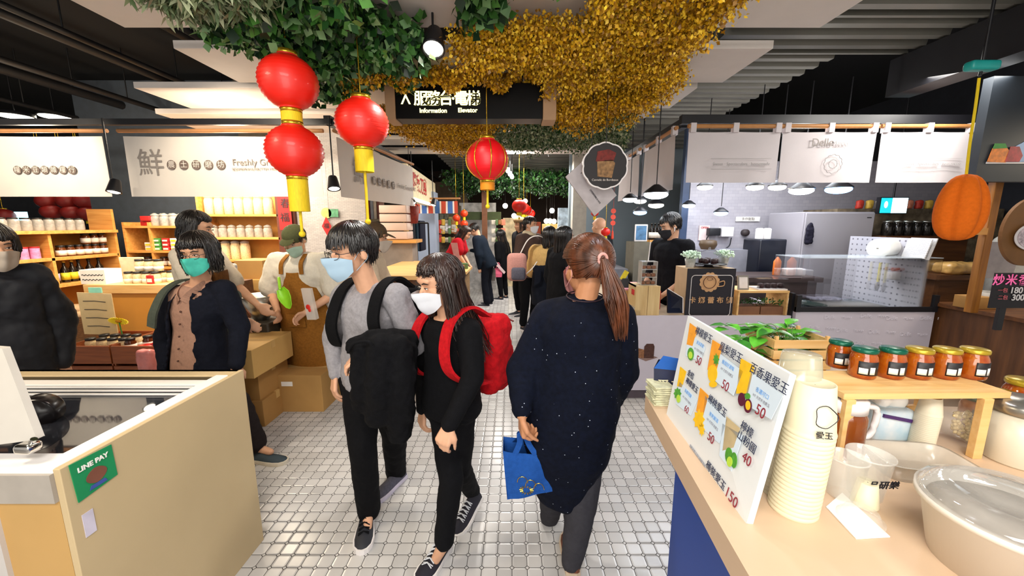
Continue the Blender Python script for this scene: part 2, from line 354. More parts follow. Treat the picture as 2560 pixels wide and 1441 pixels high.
# ---------------------------------------------------------------- red lanterns
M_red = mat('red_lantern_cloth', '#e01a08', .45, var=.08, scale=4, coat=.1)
M_red2 = mat('pink_red_lantern_cloth', '#e8101c', .4, var=.08, scale=4)
M_yel = mat('yellow_fringe', '#e8c818', .7, var=.12, scale=30, stretch=(8, 8, 1))
def lantern_body(mb, c, r, ry, ribs=15, wave=0):
    prof = [(r*.38, ry*.99)]
    n = ribs*2
    for i in range(n+1):
        a = R(68) - R(136)*i/n; k = (1 if i % 2 else .95)
        prof.append((r*math.cos(a)*k, ry*math.sin(a)/math.sin(R(68))*.95))
    prof.append((r*.38, -ry*.99)); mb.lathe(prof[::-1], c, 32)
def lantern(loc, r, ry, label, n=1, tail=.17, m=None, top=2.62, group=None, ribbed=0, tl=.3):
    t = thing('red_lantern', label, 'lantern', loc, 0, group); z = 0
    for k in range(n):
        b = MB(); lantern_body(b, (0, 0, z), r, ry); s = b.build('lantern_body', m or M_red, t)
        b = MB(); b.lathe([(r*.34, z+ry*.97), (r*.36, z+ry*.97), (r*.36, z+ry*1.14), (r*.34, z+ry*1.14)], seg=24, cap=False)
        b.build('gold_collar', M_goldf, t)
        b = MB(); b.lathe([(r*.34, z-ry*1.12), (r*.36, z-ry*1.12), (r*.36, z-ry*.97), (r*.34, z-ry*.97)], seg=24, cap=False)
        b.build('gold_collar', M_goldf, t)
        if ribbed:
            b = MB()
            for q in range(8):
                a = 2*PI*q/8+.25; P = [(r*1.01*math.cos(e)*math.cos(a), r*1.01*math.cos(e)*math.sin(a), z+ry*1.0*math.sin(e)) for e in [R(-66+132*i/14) for i in range(15)]]
                b.tube(P, .004, 5)
            b.build('gold_piping', M_goldf, t)
        b = MB(); zz = z-ry*1.05; L_ = tail if k == n-1 else .105
        rings = []
        for hgt in (0, -L_): rings.append([(r*.34*math.cos(2*PI*i/40)*(1+.03*(i % 2)), r*.34*math.sin(2*PI*i/40)*(1+.03*(i % 2)), zz+hgt) for i in range(40)])
        b.loft(rings, cap=False); b.build('fringe', M_yel if not ribbed else mat('orange_fringe', '#e08a10', .7), t)
        if k < n-1: z -= ry*2.12+.06
    b = MB(); b.tube([(0, 0, ry), (0, 0, top-loc[2])], .003, 5); b.build('cord', M_goldf, t)
    b = MB(); b.tube([(0, 0, z-ry-tail*.8), (0, 0, z-ry-tail-tl)], .008, 6); b.ell((0, 0, z-ry-tail-tl), .016); b.build('tassel', M_yel, t)
    return t
Y1 = 2.0; p0 = at(722, 207, Y1)
lantern(p0, .135, .122, 'double red lantern at left, two red balls one below the other, yellow fringe', 2, .165, tl=.12)
lantern(at(905, 309, 2.15),   .138, .122, 'single bright red lantern hanging left of the black sign', 1, .12, tl=.27)
lantern(at(1218, 400, 2.78), .147, .137, 'shiny red ribbed lantern with gold seams over the aisle', 1, .06, m=M_red2, ribbed=1, tl=.12)
for px, py, r, n, lb in [(1141, 545, .075, 1, 'tiny orange-red lantern, left one of the far shop pair'), (1160, 534, .075, 2, 'tiny double orange-red lantern, right of the single tiny one')]:
    lantern(at(px, py, 7.5), r, r*.85, lb, n, .07, m=mat('orange_lantern', '#f04010', .5), top=2.86, tl=.05)
for i, (px, py, Y) in enumerate([(1298, 515, 6.3), (1309, 522, 7.4), (1317, 526, 8.6), (1326, 534, 9.5)]):
    lantern(at(px, py, Y), .12, .1, 'dark red lantern in the row receding down the far aisle', 1, .05, top=2.86, group='lanterns down the far aisle', tl=.05)
# ---------------------------------------------------------------- black direction sign
Ys = 2.95; a = at(990, 297, Ys); b_ = at(1358, 207, Ys)
t = thing('direction_sign', 'black lit hanging sign pointing to information and elevator, wooden ends', 'sign', ((a.x+b_.x)/2, Ys, a.z))
m = MB(); m.b2((a.x, Ys, a.z), (b_.x, Ys+.16, b_.z)); m.build('sign_box', mat('sign_gloss_black', '#060607', .4, spec=.2), t, world=True, bev=.004)
M_signwood = mat('sign_wood', '#b4906c', .6, var=.05)
for x0, x1 in ((at(963, 250, Ys).x, a.x), (b_.x, at(1391, 250, Ys).x)):
    m = MB(); m.b2((x0, Ys-.01, a.z-.01), (x1, Ys+.17, b_.z+.01)); m.build('wooden_end', M_signwood, t, world=True, bev=.004)
M_signlit = mat('lit_sign_face', '#fff29a', .5, var=0, emis=2.6)
zc = at(1100, 246, Ys).z; sz = .105
for ch, px in (('∧', 1014), ('服', 1052), ('務', 1084), ('台', 1115), ('·', 1133), ('電', 1152), ('梯', 1184)):
    txt(ch, sz, at(px, 248, Ys-.004), XA, ZA, M_signlit, t, bold=.002)
txt('Information', .042, at(1083, 277, Ys-.004), XA, ZA, M_signlit, t, bold=.001); txt('Elevator', .042, at(1169, 276, Ys-.004), XA, ZA, M_signlit, t, bold=.001)
m = MB()
for x in (a.x+.15, b_.x-.15): m.tube([(x, Ys+.08, b_.z), (x, Ys+.08, 2.72)], .008, 6)
m.build('hanger_rod', M_black, t, world=True)
# ---------------------------------------------------------------- canvas banners (left: grocer; right: noren)
def cloth_panel(name, label, O, X, w, h, parent=None, cat='banner', waves=0, m=None, group=None, tabs=0, rod=None, nx=30, nz=10, taper=0, sag=.004, rc=None):
    """hanging cloth: O = top left corner, X = unit direction to the right"""
    O = Vector(O); X = Vector(X).normalized(); n = X.cross(ZA).normalized(); t = thing(name, label, cat, O + X*w/2 - ZA*h, 0, group)
    mb = MB(); th = .002; G = []
    for sd in (0, 1):
        for j in range(nz+1):
            for i in range(nx+1):
                a, b = i/nx, j/nz; off = waves*math.sin(a*9.2+1.3)*b*.6 + waves*.5*math.sin(a*17+b*2)*b + sd*th
                sg = -sag*abs(math.sin(a*PI*2))*(1-b); xx = a*w + taper*b*(a-.5)
                G.append(O + X*xx - ZA*(b*h - sg) + n*off)
    k = (nx+1)*(nz+1); fs = []
    for j in range(nz):
        for i in range(nx):
            q = j*(nx+1)+i; fs.append((q, q+1, q+nx+2, q+nx+1)); fs.append((q+k, q+nx+1+k, q+nx+2+k, q+1+k))
    mb.add(G, fs, True)
    mb.build('cloth', m or M_cloth, t, world=True)
    if tabs:
        for q in range(tabs):
            mb = MB(); xx = w*(q/(tabs-1)) if tabs > 1 else w/2; xx = min(max(xx, .03), w-.03)
            mb.box(O+X*xx+ZA*.03+n*.0, (.045, .045, .075), Matrix((X, n, ZA)).transposed()); mb.build('tab', m or M_cloth, t, world=True)
    if rod is not None:
        mb = MB(); mb.tube([O-X*rod+ZA*.045, O+X*(w+rod)+ZA*.045], .017, 10); mb.build('rod', rc or mat('bamboo_rod', '#a8764a', .6), t, world=True)
    return t
def bubbles(t, O, X, chars, x0, pitch, r, zc, gap=.014, key='大豆本味行研'):
    """round dark dots with a pale character inside each"""
    O = Vector(O); X = Vector(X).normalized(); n = X.cross(ZA).normalized()
    for i, ch in enumerate(chars):
        c = O + X*(x0+pitch*i) - ZA*zc + n*gap
        mb = MB(); mb.prism([(r*math.cos(2*PI*k/24), r*math.sin(2*PI*k/24)) for k in range(24)], c, X, ZA, .0006)
        mb.build('printed_dot', mat('dot_ink', '#6d5f58', .7), t, world=True)
        txt(ch, r*1.55, c + n*.002, X, ZA, M_cloth, t, .0003, name='character')
# far-left banner, near-left banner, side banner down the aisle
Yb = 3.5; L0 = at(-330, 343, Yb); L1 = at(256, 345, Yb); L2 = at(308, 341, Yb); L3 = at(797, 337, Yb); zb = at(500, 492, Yb).z; zt = L2.z; hB = zt-zb
t = cloth_panel('canvas_banner', 'cream canvas banner at the far left edge with a row of seven round characters', (L0.x, Yb, zt), XA, L1.x-L0.x, hB, waves=.006, rod=.05)
bubbles(t, (L0.x, Yb, zt), XA, '糧米豆類雜糧行', at(48, 425, Yb).x-L0.x, (at(184, 425, Yb).x-at(48, 425, Yb).x)/6, .036, zt-at(100, 426, Yb).z)
t = cloth_panel('canvas_banner', 'cream canvas banner reading freshly ground, behind the double lantern', (L2.x, Yb, zt), XA, L3.x-L2.x, hB, waves=.006, rod=.04)
txt('鮮', .24, (at(380, 410, Yb).x, Yb-.012, at(380, 412, Yb).z), XA, ZA, M_grey, t)
bubbles(t, (L2.x, Yb, zt), XA, '農土研磨坊', at(432, 412, Yb).x-L2.x, (at(555, 412, Yb).x-at(432, 412, Yb).x)/4, .04, zt-at(432, 413, Yb).z, gap=.014)
txt('Freshly Ground Mill', .075, (at(583, 407, Yb).x, Yb-.014, at(583, 407, Yb).z), XA, ZA, M_grey, t, align='LEFT')
txt('SESAMEPEANUTBUTTER MILLING SHOP', .03, (at(583, 424, Yb).x, Yb-.014, at(583, 424, Yb).z), XA, ZA, M_grey, t, align='LEFT')
SX = Vector((.105, 1, 0)).normalized(); Os = Vector((-1.53, 3.52, zt)); wS = 1.85
t = cloth_panel('canvas_banner', 'cream canvas side banner receding along the aisle behind the single lantern', Os, SX, wS, hB, waves=.006, rod=.03)
txt('鮮', .26, Os+SX*.36-ZA*.26+Vector((.014, 0, 0)), SX, ZA, M_grey, t); bubbles(t, Os, SX, '農土研磨坊', .66, .125, .045, .3, gap=.014)
txt('Freshly Ground Mill', .075, Os+SX*1.28-ZA*.29+Vector((.016, 0, 0)), SX, ZA, M_grey, t, align='LEFT'); 
# lit sign box past it with red characters
O2 = at(1017, 414, 5.35); E2 = at(1089, 464, 8.0)
X2 = Vector((E2.x-O2.x, E2.y-O2.y, 0)).normalized(); n2 = X2.cross(ZA)
t = thing('lightbox_sign', 'cream lit signboard with red characters past the side banner', 'sign', (O2.x, O2.y, 2.0))
m = MB(); m.prism([(0, 0), (2.6, 0), (2.6, .47), (0, .47)], Vector((O2.x, O2.y, 1.93))-n2*.1, X2, ZA, .1); m.build('sign_box', mat('sign_face', '#cdbf9c', .5, emis=.25), t, world=True)
for i, ch in enumerate('隆家刀剪'): txt(ch, .28, Vector((O2.x, O2.y, 2.19))+X2*(.45+.3*i)+n2*.01, X2, ZA, mat('red_paint', '#b01018', .5), t, bold=.006)
m = MB(); m.prism([(0, 0), (2.6, 0), (2.6, .05), (0, .05)], Vector((O2.x, O2.y, 1.93))+n2*.002, X2, ZA, .01); m.build('light_strip', mat('lit_strip', '#fff3b0', .5, var=0, emis=2.5), t, world=True)
# right noren over the cafe counters
Yn = 3.36; ztn = at(1900, 330, Yn).z; hN = ztn-at(1900, 457, Yn).z
xs = [(1722, 1952), (1957, 2192), (2204, 2436)]
labs = ['left cloth of the plain white shop curtain over the cafe counter', 'middle cloth of the white shop curtain, faint round emblem', 'right cloth of the white shop curtain, behind the orange ornament']
M_noren = mat('noren_cloth', '#c9c2c4', .85, var=.03, scale=5, bump=.1, bscale=300)
for (p0_, p1_), lb in zip(xs, labs):
    x0 = at(p0_, 330, Yn).x; x1 = at(p1_, 330, Yn).x
    t = cloth_panel('shop_curtain', lb, (x0, Yn, ztn), XA, x1-x0, hN, cat='curtain', waves=.008, tabs=3, rod=.01, m=M_noren, rc=mat('curtain_rod', '#b07a44', .6))
    if 'middle' in lb:
        txt('Delle', .085, (at(2052, 358, Yn).x, Yn-.02, at(2052, 358, Yn).z), XA, ZA, M_grey, t); txt('Maxxy', .055, (at(2097, 360, Yn).x, Yn-.02, at(2097, 360, Yn).z), XA, ZA, mat('pale_grey_ink', '#aaa6a6', .7), t)
        m = MB()
        for rr in (.075, .035):
            P = [(at(2078, 411, Yn).x+rr*(1+.05*math.cos(12*q*2*PI/72))*math.cos(q*2*PI/72), Yn-.018, at(2078, 411, Yn).z+rr*(1+.05*math.cos(12*q*2*PI/72))*math.sin(q*2*PI/72)) for q in range(73)]
            m.tube(P, .0022, 4)
        m.build('emblem', mat('pale_grey_ink', '#aaa6a6', .7), t, world=True)
    if 'right' in lb or 'left' in lb:
        cx_ = 2325 if 'right' in lb else 1850
        txt('Sweet · Spectaculars · homemade', .035, (at(cx_, 411, Yn).x, Yn-.02, at(cx_, 411, Yn).z), XA, ZA, mat('pale_grey_ink', '#aaa6a6', .7), t)
        m = MB()
        for py in (398, 424): m.b2((at(cx_-75, py, Yn).x, Yn-.019, at(cx_, py, Yn).z), (at(cx_+75, py, Yn).x, Yn-.018, at(cx_, py, Yn).z+.003))
        m.build('printed_rule', mat('pale_grey_ink', '#aaa6a6', .7), t, world=True)
for i, (y1, y0, lb) in enumerate([(4.35, 3.5, 'near cloth of the side shop curtain receding along the aisle'), (5.3, 4.45, 'far cloth of the side shop curtain beside the round hanging sign')]):
    X = Vector((-.03, -1, 0)).normalized(); cloth_panel('shop_curtain', lb, (1.44+.0*i, y1, 2.37), X, y1-y0, .47, cat='curtain', waves=.012, tabs=3, rod=.02, m=M_noren, rc=mat('curtain_rod', '#b07a44', .6))
# round scalloped hanging sign and square board behind it
Yr = 2.9; c = at(1513, 415, Yr); t = thing('round_hanging_sign', 'round scalloped black hanging sign with a cake picture, white rim', 'sign', c)
def scal(r, k=10, n=120, d=.045): return [(r*(1+d*abs(math.sin(k*PI*i/n))-d*.5)*math.cos(2*PI*i/n), r*(1+d*abs(math.sin(k*PI*i/n))-d*.5)*math.sin(2*PI*i/n)) for i in range(n)]
m = MB(); m.prism(scal(.165), c, XA, ZA, -.03); m.build('rim', M_white, t, world=True)
m = MB(); m.prism(scal(.155), c-YA*.002, XA, ZA, -.002); m.build('sign_face', mat('sign_black', '#191518', .6), t, world=True)
m = MB(); m.prism([(-.055, -.075), (.05, -.085), (.07, .02), (.05, .04), (-.06, .03)], c-YA*.006, XA, ZA, -.003); m.build('cake_picture', mat('cake_tan', '#8d6a44', .7, var=.5, scale=40), t, world=True)
m = MB(); m.prism([(-.07, .03), (.06, .035), (.075, .09), (.02, .115), (-.06, .1)], c-YA*.006, XA, ZA, -.003); m.build('cake_top', mat('cake_red', '#6d1f18', .7, var=.5, scale=40), t, world=True)
txt('Cannele de Bordeaux', .022, c+Vector((.0, -.012, -.1)), XA, ZA, M_cloth, t)
m = MB(); m.tube([c+ZA*.16, c+ZA*(2.9-c.z)], .003, 5); m.build('cord', M_black, t, world=True)
c = at(1476, 468, 3.05); t = thing('square_hanging_board', 'tilted grey-white square board hanging behind the round scalloped sign', 'sign', c)
Xb = Vector((.60, .15, -.72)).normalized(); Yb2 = Vector((.68, .2, .62)); Yb2 = (Yb2-Xb*Xb.dot(Yb2)).normalized()
m = MB(); m.prism([(-.19, -.115), (.19, -.115), (.19, .13), (-.19, .13)], c, Xb, Yb2, .012); m.build('board', mat('board_white', '#b9b2b4', .6), t, world=True)
for dx, dy, s_, tx in ((-.1, .02, .06, '卡娜'), (0, .06, .05, '蕾'), (.06, -.02, .018, 'OPEN DAILY'), (.09, -.02, .018, 'COFFEE CAKE')): txt(tx, s_, c+Xb*dx+Yb2*dy-Xb.cross(Yb2)*-.014, Xb, Yb2, M_ink, t)
m = MB(); m.tube([c+ZA*.1, c+ZA*(2.9-c.z)], .003, 5); m.build('cord', M_black, t, world=True)
# ---------------------------------------------------------------- hanging greenery
def inpoly(x, y, P):
    r = np.zeros(len(x), bool); n = len(P); j = n-1
    for i in range(n):
        xi, yi = P[i]; xj, yj = P[j]
        with np.errstate(divide='ignore', invalid='ignore'):
            c_ = ((yi > y) != (yj > y)) & (x < (xj-xi)*(y-yi)/(yj-yi+1e-12)+xi)
        r ^= c_; j = i
    return r
def foliage(name, label, cat, pix, z, n, leaf, mats, drop=.2, per=9, seed=1, ztop=2.66, hang=1.0, aspect=.55, world=None, clump=.22):
    g = np.random.default_rng(seed)
    P = world or [tuple(onz(px, py, z).xy) for px, py in pix]
    X0, X1 = min(p[0] for p in P), max(p[0] for p in P); Y0, Y1_ = min(p[1] for p in P), max(p[1] for p in P)
    nst = max(8, n//per); xs_, ys_ = [], []
    while len(xs_) < nst:
        x = g.uniform(X0, X1, nst); y = g.uniform(Y0, Y1_, nst); k = inpoly(x, y, P)
        xs_ += list(x[k]); ys_ += list(y[k])
    x = np.array(xs_[:nst]); y = np.array(ys_[:nst])
    cl = .5+.5*np.sin(x*7.1+y*5.3+seed)*np.cos(y*6.3-x*3.1+seed*2)
    dep = drop*(.35+.65*cl)*g.uniform(.4, 1.1, nst)
    # strands
    t_ = g.uniform(0, 1, (nst, per)) ** .7
    cx_ = x[:, None]+g.normal(0, .03, (nst, per)); cy_ = y[:, None]+g.normal(0, .03, (nst, per)); cz = np.minimum(z+drop, 2.68)-t_*(dep[:, None]+.02)*.98
    clr = (cy_ > 1.9) & (cy_ < 3.25) & (cx_ > -1.1) & (cx_ < .2); cz = np.where(clr, np.maximum(cz, 2.64+.07*np.sin(cx_*19)*np.cos(cy_*11)+g.uniform(-.05, .03, cz.shape)-.33*np.clip(2.95-cy_, -.3, 1.1)), cz)  # kept clear of the sign
    C = np.stack([cx_, cy_, cz], -1).reshape(-1, 3); N_ = len(C)
    d = g.normal(0, 1, (N_, 3)); d[:, 2] = d[:, 2]*.5-hang; d /= np.linalg.norm(d, axis=1)[:, None]
    s_ = np.cross(d, g.normal(0, 1, (N_, 3))); s_ /= np.linalg.norm(s_, axis=1)[:, None]; nn = np.cross(d, s_)
    L_ = leaf*g.uniform(.65, 1.25, N_)[:, None]; W = L_*aspect
    v = np.stack([C, C+d*L_*.45+s_*W*.5+nn*L_*.08, C+d*L_, C+d*L_*.45-s_*W*.5+nn*L_*.08], 1).reshape(-1, 3)
    me = bpy.data.meshes.new(name); me.vertices.add(N_*4); me.vertices.foreach_set('co', v.ravel())
    me.loops.add(N_*4); me.loops.foreach_set('vertex_index', np.arange(N_*4)); me.polygons.add(N_)
    me.polygons.foreach_set('loop_start', np.arange(0, N_*4, 4)); me.polygons.foreach_set('loop_total', np.full(N_, 4))
    for m_ in mats: me.materials.append(m_)
    me.polygons.foreach_set('material_index', g.integers(0, len(mats), N_)); me.update()
    o = bpy.data.objects.new(name, me); COL.objects.link(o); T(o, label, cat, kind='stuff'); return o
def leafm(k, c, v=.3): return mat(k, c, .45, var=v, scale=9)
G1 = [leafm('ivy_dark', '#1f4a1c'), leafm('ivy_mid', '#3a6b2a'), leafm('ivy_black', '#14301a'), leafm('ivy_light', '#7fa56e'), leafm('ivy_fresh', '#4d8236')]
G2 = [leafm('sage_leaf', '#84906a'), leafm('sage_pale', '#a3ab88'), leafm('sage_green', '#5b7048')]
GY = [leafm('blossom_gold', '#d09c14', .2), leafm('blossom_yellow', '#e0b01e', .2), leafm('blossom_ochre', '#96690e', .2), leafm('blossom_bright', '#ffd23a', .1)]
foliage('hanging_ivy', 'mass of dark green artificial ivy hanging from the ceiling at upper left', 'foliage', [(600, -90), (930, -90), (900, 0), (860, 90), (1040, 150), (1070, 210), (1000, 275), (850, 265), (800, 285), (690, 190), (560, 175), (520, 120), (600, 60)], 2.45, 14000, .055, G1, .26, seed=3, aspect=.8)
foliage('hanging_sage', 'pale sage-green artificial leaves hanging at the top left', 'foliage', [(290, -120), (720, -110), (670, 70), (600, 150), (520, 130), (440, 95), (400, 60), (310, 35)], 2.44, 8000, .06, G2, .2, seed=4, aspect=.28)
foliage('hanging_ivy', 'small patch of green ivy hanging at the top centre beside the bright lamp', 'foliage', [(1045, -110), (1430, -110), (1420, -20), (1290, -10), (1240, 90), (1170, 90), (1140, 0), (1060, -10)], 2.52, 1300, .06, G1, .2, seed=5, aspect=.8)
foliage('yellow_blossoms', 'mass of golden yellow artificial blossoms hanging right of centre', 'foliage', [(1490, -100), (1990, -100), (1850, 60), (1700, 190), (1700, 250), (1560, 330), (1450, 330), (1400, 240), (1320, 250), (1250, 210), (1120, 190), (1150, 150), (1300, 135), (1470, 120), (1500, 20)], 2.46, 52000, .022, GY, .2, per=14, seed=6, aspect=.75)
foliage('yellow_blossoms', 'mass of ochre yellow blossoms hanging below and behind the black sign', 'foliage', [(860, 262), (990, 245), (1250, 270), (1400, 300), (1650, 290), (1480, 350), (1400, 340), (1240, 330), (1210, 400), (1090, 395), (960, 350), (880, 300)], 2.36, 36000, .024, GY[:3], .20, per=14, seed=7, aspect=.75)
foliage('hanging_greenery', 'grey-green leaves hanging behind the ribbed lantern', 'foliage', [(1240, 320), (1590, 310), (1560, 385), (1300, 395), (1220, 380)], 2.42, 12000, .035, G2+G1[:1], .18, seed=8)
foliage('hanging_greenery', 'dark green leafy garland band across the far aisle', 'foliage', None, 2.3, 18000, .07, G1[:3], .45, seed=9, world=[(-1.35, 7.6), (2.4, 7.6), (2.3, 10.4), (-1.3, 10.4)], aspect=.5)
# ================================================================= people
def clouds(name, size, depth=2):
    t = bpy.data.textures.get(name) or bpy.data.textures.new(name, 'CLOUDS'); t.noise_scale = size; t.noise_depth = depth; return t
def organic(vox, smooth=4, disp=0, dsize=.1, seed=0, dec=0):
    def f(o):
        r = o.modifiers.new('remesh', 'REMESH'); r.mode = 'VOXEL'; r.voxel_size = vox; r.use_smooth_shade = True
        s = o.modifiers.new('smooth', 'SMOOTH'); s.factor = .5; s.iterations = smooth
        if disp:
            d = o.modifiers.new('folds', 'DISPLACE'); d.texture = clouds('clouds_%g' % dsize, dsize); d.strength = disp; d.mid_level = .5; d.texture_coords = 'LOCAL'
    return f
def skin(k, c): return mat('skin_'+k, c, .5, var=.06, scale=25, bump=.05, bscale=120, spec=.3)
SK = skin('light', '#d3a181'); SK2 = skin('warm', '#bd8560'); SK3 = skin('pale', '#e2b090')
def head_prims(b, M, s=1.0, ears=True):
    b.M = M
    b.ell((0, -.012, .03), (.076*s, .096*s, .088*s)); b.ell((0, .028, -.04), (.058*s, .064*s, .07*s)); b.ell((0, .058, -.092), (.027, .024, .02))
    b.ell((.033, .050, -.035), (.03, .032, .034)); b.ell((-.033, .050, -.035), (.03, .032, .034))
    b.ell((0, .074, .035), (.05, .02, .022)); b.caps((0, .086, .004), (0, .106, -.034), .008, .0135); b.ell((.012, .094, -.037), .008); b.ell((-.012, .094, -.037), .008)
    b.ell((0, .084, -.066), (.022, .011, .007)); b.ell((0, .082, -.076), (.018, .01, .007))
    if ears:
        for q in (-1, 1): b.ell((q*.079, -.004, -.012), (.008, .017, .03), Matrix.Rotation(q*.3, 3, 'Z') @ Matrix.Rotation(-.2, 3, 'X'))
    b.M = None
def hand(b, w, d, n, curl=.5, side=1, s=1.0, spread=.019):
    """side=+1: thumb on the +a side. a = d x n"""
    w, d, n = Vector(w), Vector(d).normalized(), Vector(n); n = (n-d*n.dot(d)).normalized(); a = d.cross(n)
    for i, ln in enumerate((.066, .078, .073, .056)):
        k = (1.5-i)*side; kn = w+(d*(.086-.004*abs(k)))*s+a*k*spread*s
        b.caps(w+a*k*.010*s+d*.008, kn, .013*s, .0115*s, 8); c1 = curl*(.8+.12*i)
        d1 = d*math.cos(c1)+n*math.sin(c1); p1 = kn+d1*ln*.5*s; b.caps(kn, p1, .0095*s, .0085*s, 8)
        c2 = c1*2.0; d2 = d*math.cos(c2)+n*math.sin(c2); p2 = p1+d2*ln*.34*s; b.caps(p1, p2, .0085*s, .0078*s, 8)
        c3 = c1*2.7; d3 = d*math.cos(c3)+n*math.sin(c3); b.caps(p2, p2+d3*ln*.26*s, .0078*s, .0068*s, 8)
    t0 = w+d*.022*s+a*side*.018*s; t1 = t0+(d*.7+a*side*.62+n*.25).normalized()*.042*s; t2 = t1+(d*.9+a*side*.1+n*(.2+.4*curl)).normalized()*.032*s
    b.caps(t0, t1, .014*s, .0115*s, 8); b.caps(t1, t2, .0105*s, .0085*s, 8); b.caps(t2, t2+(t2-t1)*.6+n*.008*curl, .009*s, .007*s, 8)
def torso(b, P, rows, seg=24):
    """P: joints dict; rows (t, halfwidth, halfdepth, forward offset)"""
    p0, p1 = P['pelvis'], P['neck']; xa = (P['hipR']-P['hipL']).normalized(); xb = (P['shR']-P['shL']).normalized(); up = (p1-p0).normalized(); L_ = (p1-p0).length; rings = []
    for t, w_, d_, f_ in rows:
        k = max(0, min(1, t)); k = k*k*(3-2*k); x = (xa*(1-k)+xb*k); x = (x-up*x.dot(up)).normalized(); fw = up.cross(x); c = p0+up*t*L_+fw*f_
        if 'belly' in P: c = c + P['belly']*math.sin(PI*max(0, min(1, t)))
        rings.append([c+x*w_*math.copysign(abs(math.cos(2*PI*i/seg))**.85, math.cos(2*PI*i/seg))+fw*d_*math.copysign(abs(math.sin(2*PI*i/seg))**.85, math.sin(2*PI*i/seg)) for i in range(seg)])
    b.loft(rings)
def shoe(parent, heel, fwd, up=ZA, L_=.27, m=None, ms=None, label=None, laces=None, high=0, k=1.0):
    fwd = Vector(fwd).normalized(); up = Vector(up); x = fwd.cross(up).normalized(); up = x.cross(fwd); Mx = Matrix((x, fwd, up)).transposed().to_4x4(); Mx.translation = Vector(heel)
    st = L_/.27; u = MB(Mx)
    prof = [(.004, .022, .055), (.012, .031, .085+high), (.05, .034, .096+high), (.085, .036, .088+high*.5), (.115, .039, .07), (.15, .044, .058), (.2, .047, .05), (.24, .041, .044), (.262, .026, .034), (.27, .01, .024)]
    rings = []
    for y, w_, h in prof:
        rings.append([Vector((w_*math.cos(a)*(1-.25*max(0, math.sin(a))**2), y*st, .018+max(0, math.sin(a))*(h-.018)+min(0, math.sin(a))*.004)) for a in [2*PI*i/20 for i in range(20)]])
    u.loft(rings); so = u.build('shoe', m, parent, world=True)
    if label: so['label'] = label
    q = MB(Mx); rings = []
    for y, w_ in [(0, .016), (.01, .033), (.05, .037), (.1, .038), (.15, .047), (.2, .051), (.24, .045), (.266, .028), (.276, .010)]:
        rings.append([Vector((w_*sx, y*st, z)) for sx, z in ((1, 0), (1.03, .012), (1, .026), (-1, .026), (-1.03, .012), (-1, 0))])
    q.loft(rings, smooth=False); q.build('sole', ms or M_white, so, world=True)
    if laces:
        q = MB(Mx)
        for i in range(5):
            y = (.1+.022*i)*st; z = .083-.0065*i
            q.tube([(-.026, y, z-.012), (0, y+.006, z+.003), (.026, y+.012, z-.012)], .003, 5); q.tube([(.026, y, z-.012), (0, y+.006, z+.004), (-.026, y+.012, z-.012)], .003, 5)
        q.build('laces', laces, so, world=True)
    return so
FRM = mat('glasses_frame', '#2a2a30', .3); EYW = mat('eye_white', '#e8e0d8', .3, var=.02); EYB = mat('eye_dark', '#1a120e', .15, var=0); BRW = mat('brow_hair', '#2a1c14', .8)
def face_bits(t, M, glasses=0, closed=0):
    for q in (-1, 1):
        b = MB(M)
        if not closed: b.ell((q*.031, .0845, .004), (.0125, .006, .0040))
        b.cm = 1; b.ell((q*.031, .0895, .004), (.0042, .002, .0040) if not closed else (.012, .003, .0016)); b.tube([(q*.017, .0875, .004), (q*.031, .0925, .0095), (q*.045, .084, .005)], .0016, 5)
        b.build('eye', [EYW, EYB], t, world=True)
        b = MB(M); b.tube([(q*.015, .092, .024), (q*.032, .0935, .030), (q*.052, .082, .024)], [.0025, .0038, .0015], 6); b.build('eyebrow', BRW, t, world=True)
    if glasses:
        b = MB(M)
        for q in (-1, 1):
            b.tube([(q*.034+.024*math.cos(a), .106-.012*abs(math.cos(a)) if q*math.cos(a) > 0 else .106, .0+.017*math.sin(a)) for a in [2*PI*i/20 for i in range(21)]], .0014, 5, cap=False)
            b.tube([(q*.057, .096, .004), (q*.078, .05, .006), (q*.084, -.004, .004)], .0014, 5)
        b.tube([(-.010, .107, .003), (0, .109, .006), (.010, .107, .003)], .0015, 5); b.build('glasses', FRM, t, world=True)
def mask(t, M, m, label=None):
    nu, nv = 22, 12; V = []
    for th in (0, .0018):
        for j in range(nv+1):
            v = j/nv
            for i in range(nu+1):
                u = -1+2*i/nu; a = u*1.2; cz = 1-abs(u)**1.6; ztop = -.026+.022*cz; zbot = -.078-.042*cz
                z = ztop+(zbot-ztop)*v; r = .100+.042*math.exp(-(u/.27)**2)*(1-v*.55); tuck = .030*max(0, v-.55)/.45
                rr = r - tuck*cz*.8 + .0035*math.sin(v*PI*3.2)*cz - th*0
                V.append((math.sin(a)*(.083-th)*(1-.10*v), .022+math.cos(a)*(rr-.018-th)*1.0, z))
    k = (nu+1)*(nv+1); fs = []
    for j in range(nv):
        for i in range(nu): q = j*(nu+1)+i; fs.append((q, q+1, q+nu+2, q+nu+1)); fs.append((q+k, q+nu+1+k, q+nu+2+k, q+1+k))
    b = MB(M); b.add(V, fs, True)
    for q in (-1, 1):
        b.tube(catmull([(q*.0735, .04, -.028), (q*.082, .012, .006), (q*.086, -.016, .0), (q*.083, -.018, -.03), (q*.078, .012, -.055), (q*.072, .038, -.076)]), .0013, 5)
    o = b.build('face_mask', m, t, world=True)
    if label: o['label'] = label
def hair_mat(k, c, c2): return mat('hair_'+k, c, .32, col2=c2, scale=40, stretch=(1, 1, .15), spec=.6)
HB = hair_mat('black', '#1c1614', '#070606'); HBR = hair_mat('brown', '#6c3a20', '#321a0e'); HDB = hair_mat('dark_brown', '#3a241c', '#140c0a')
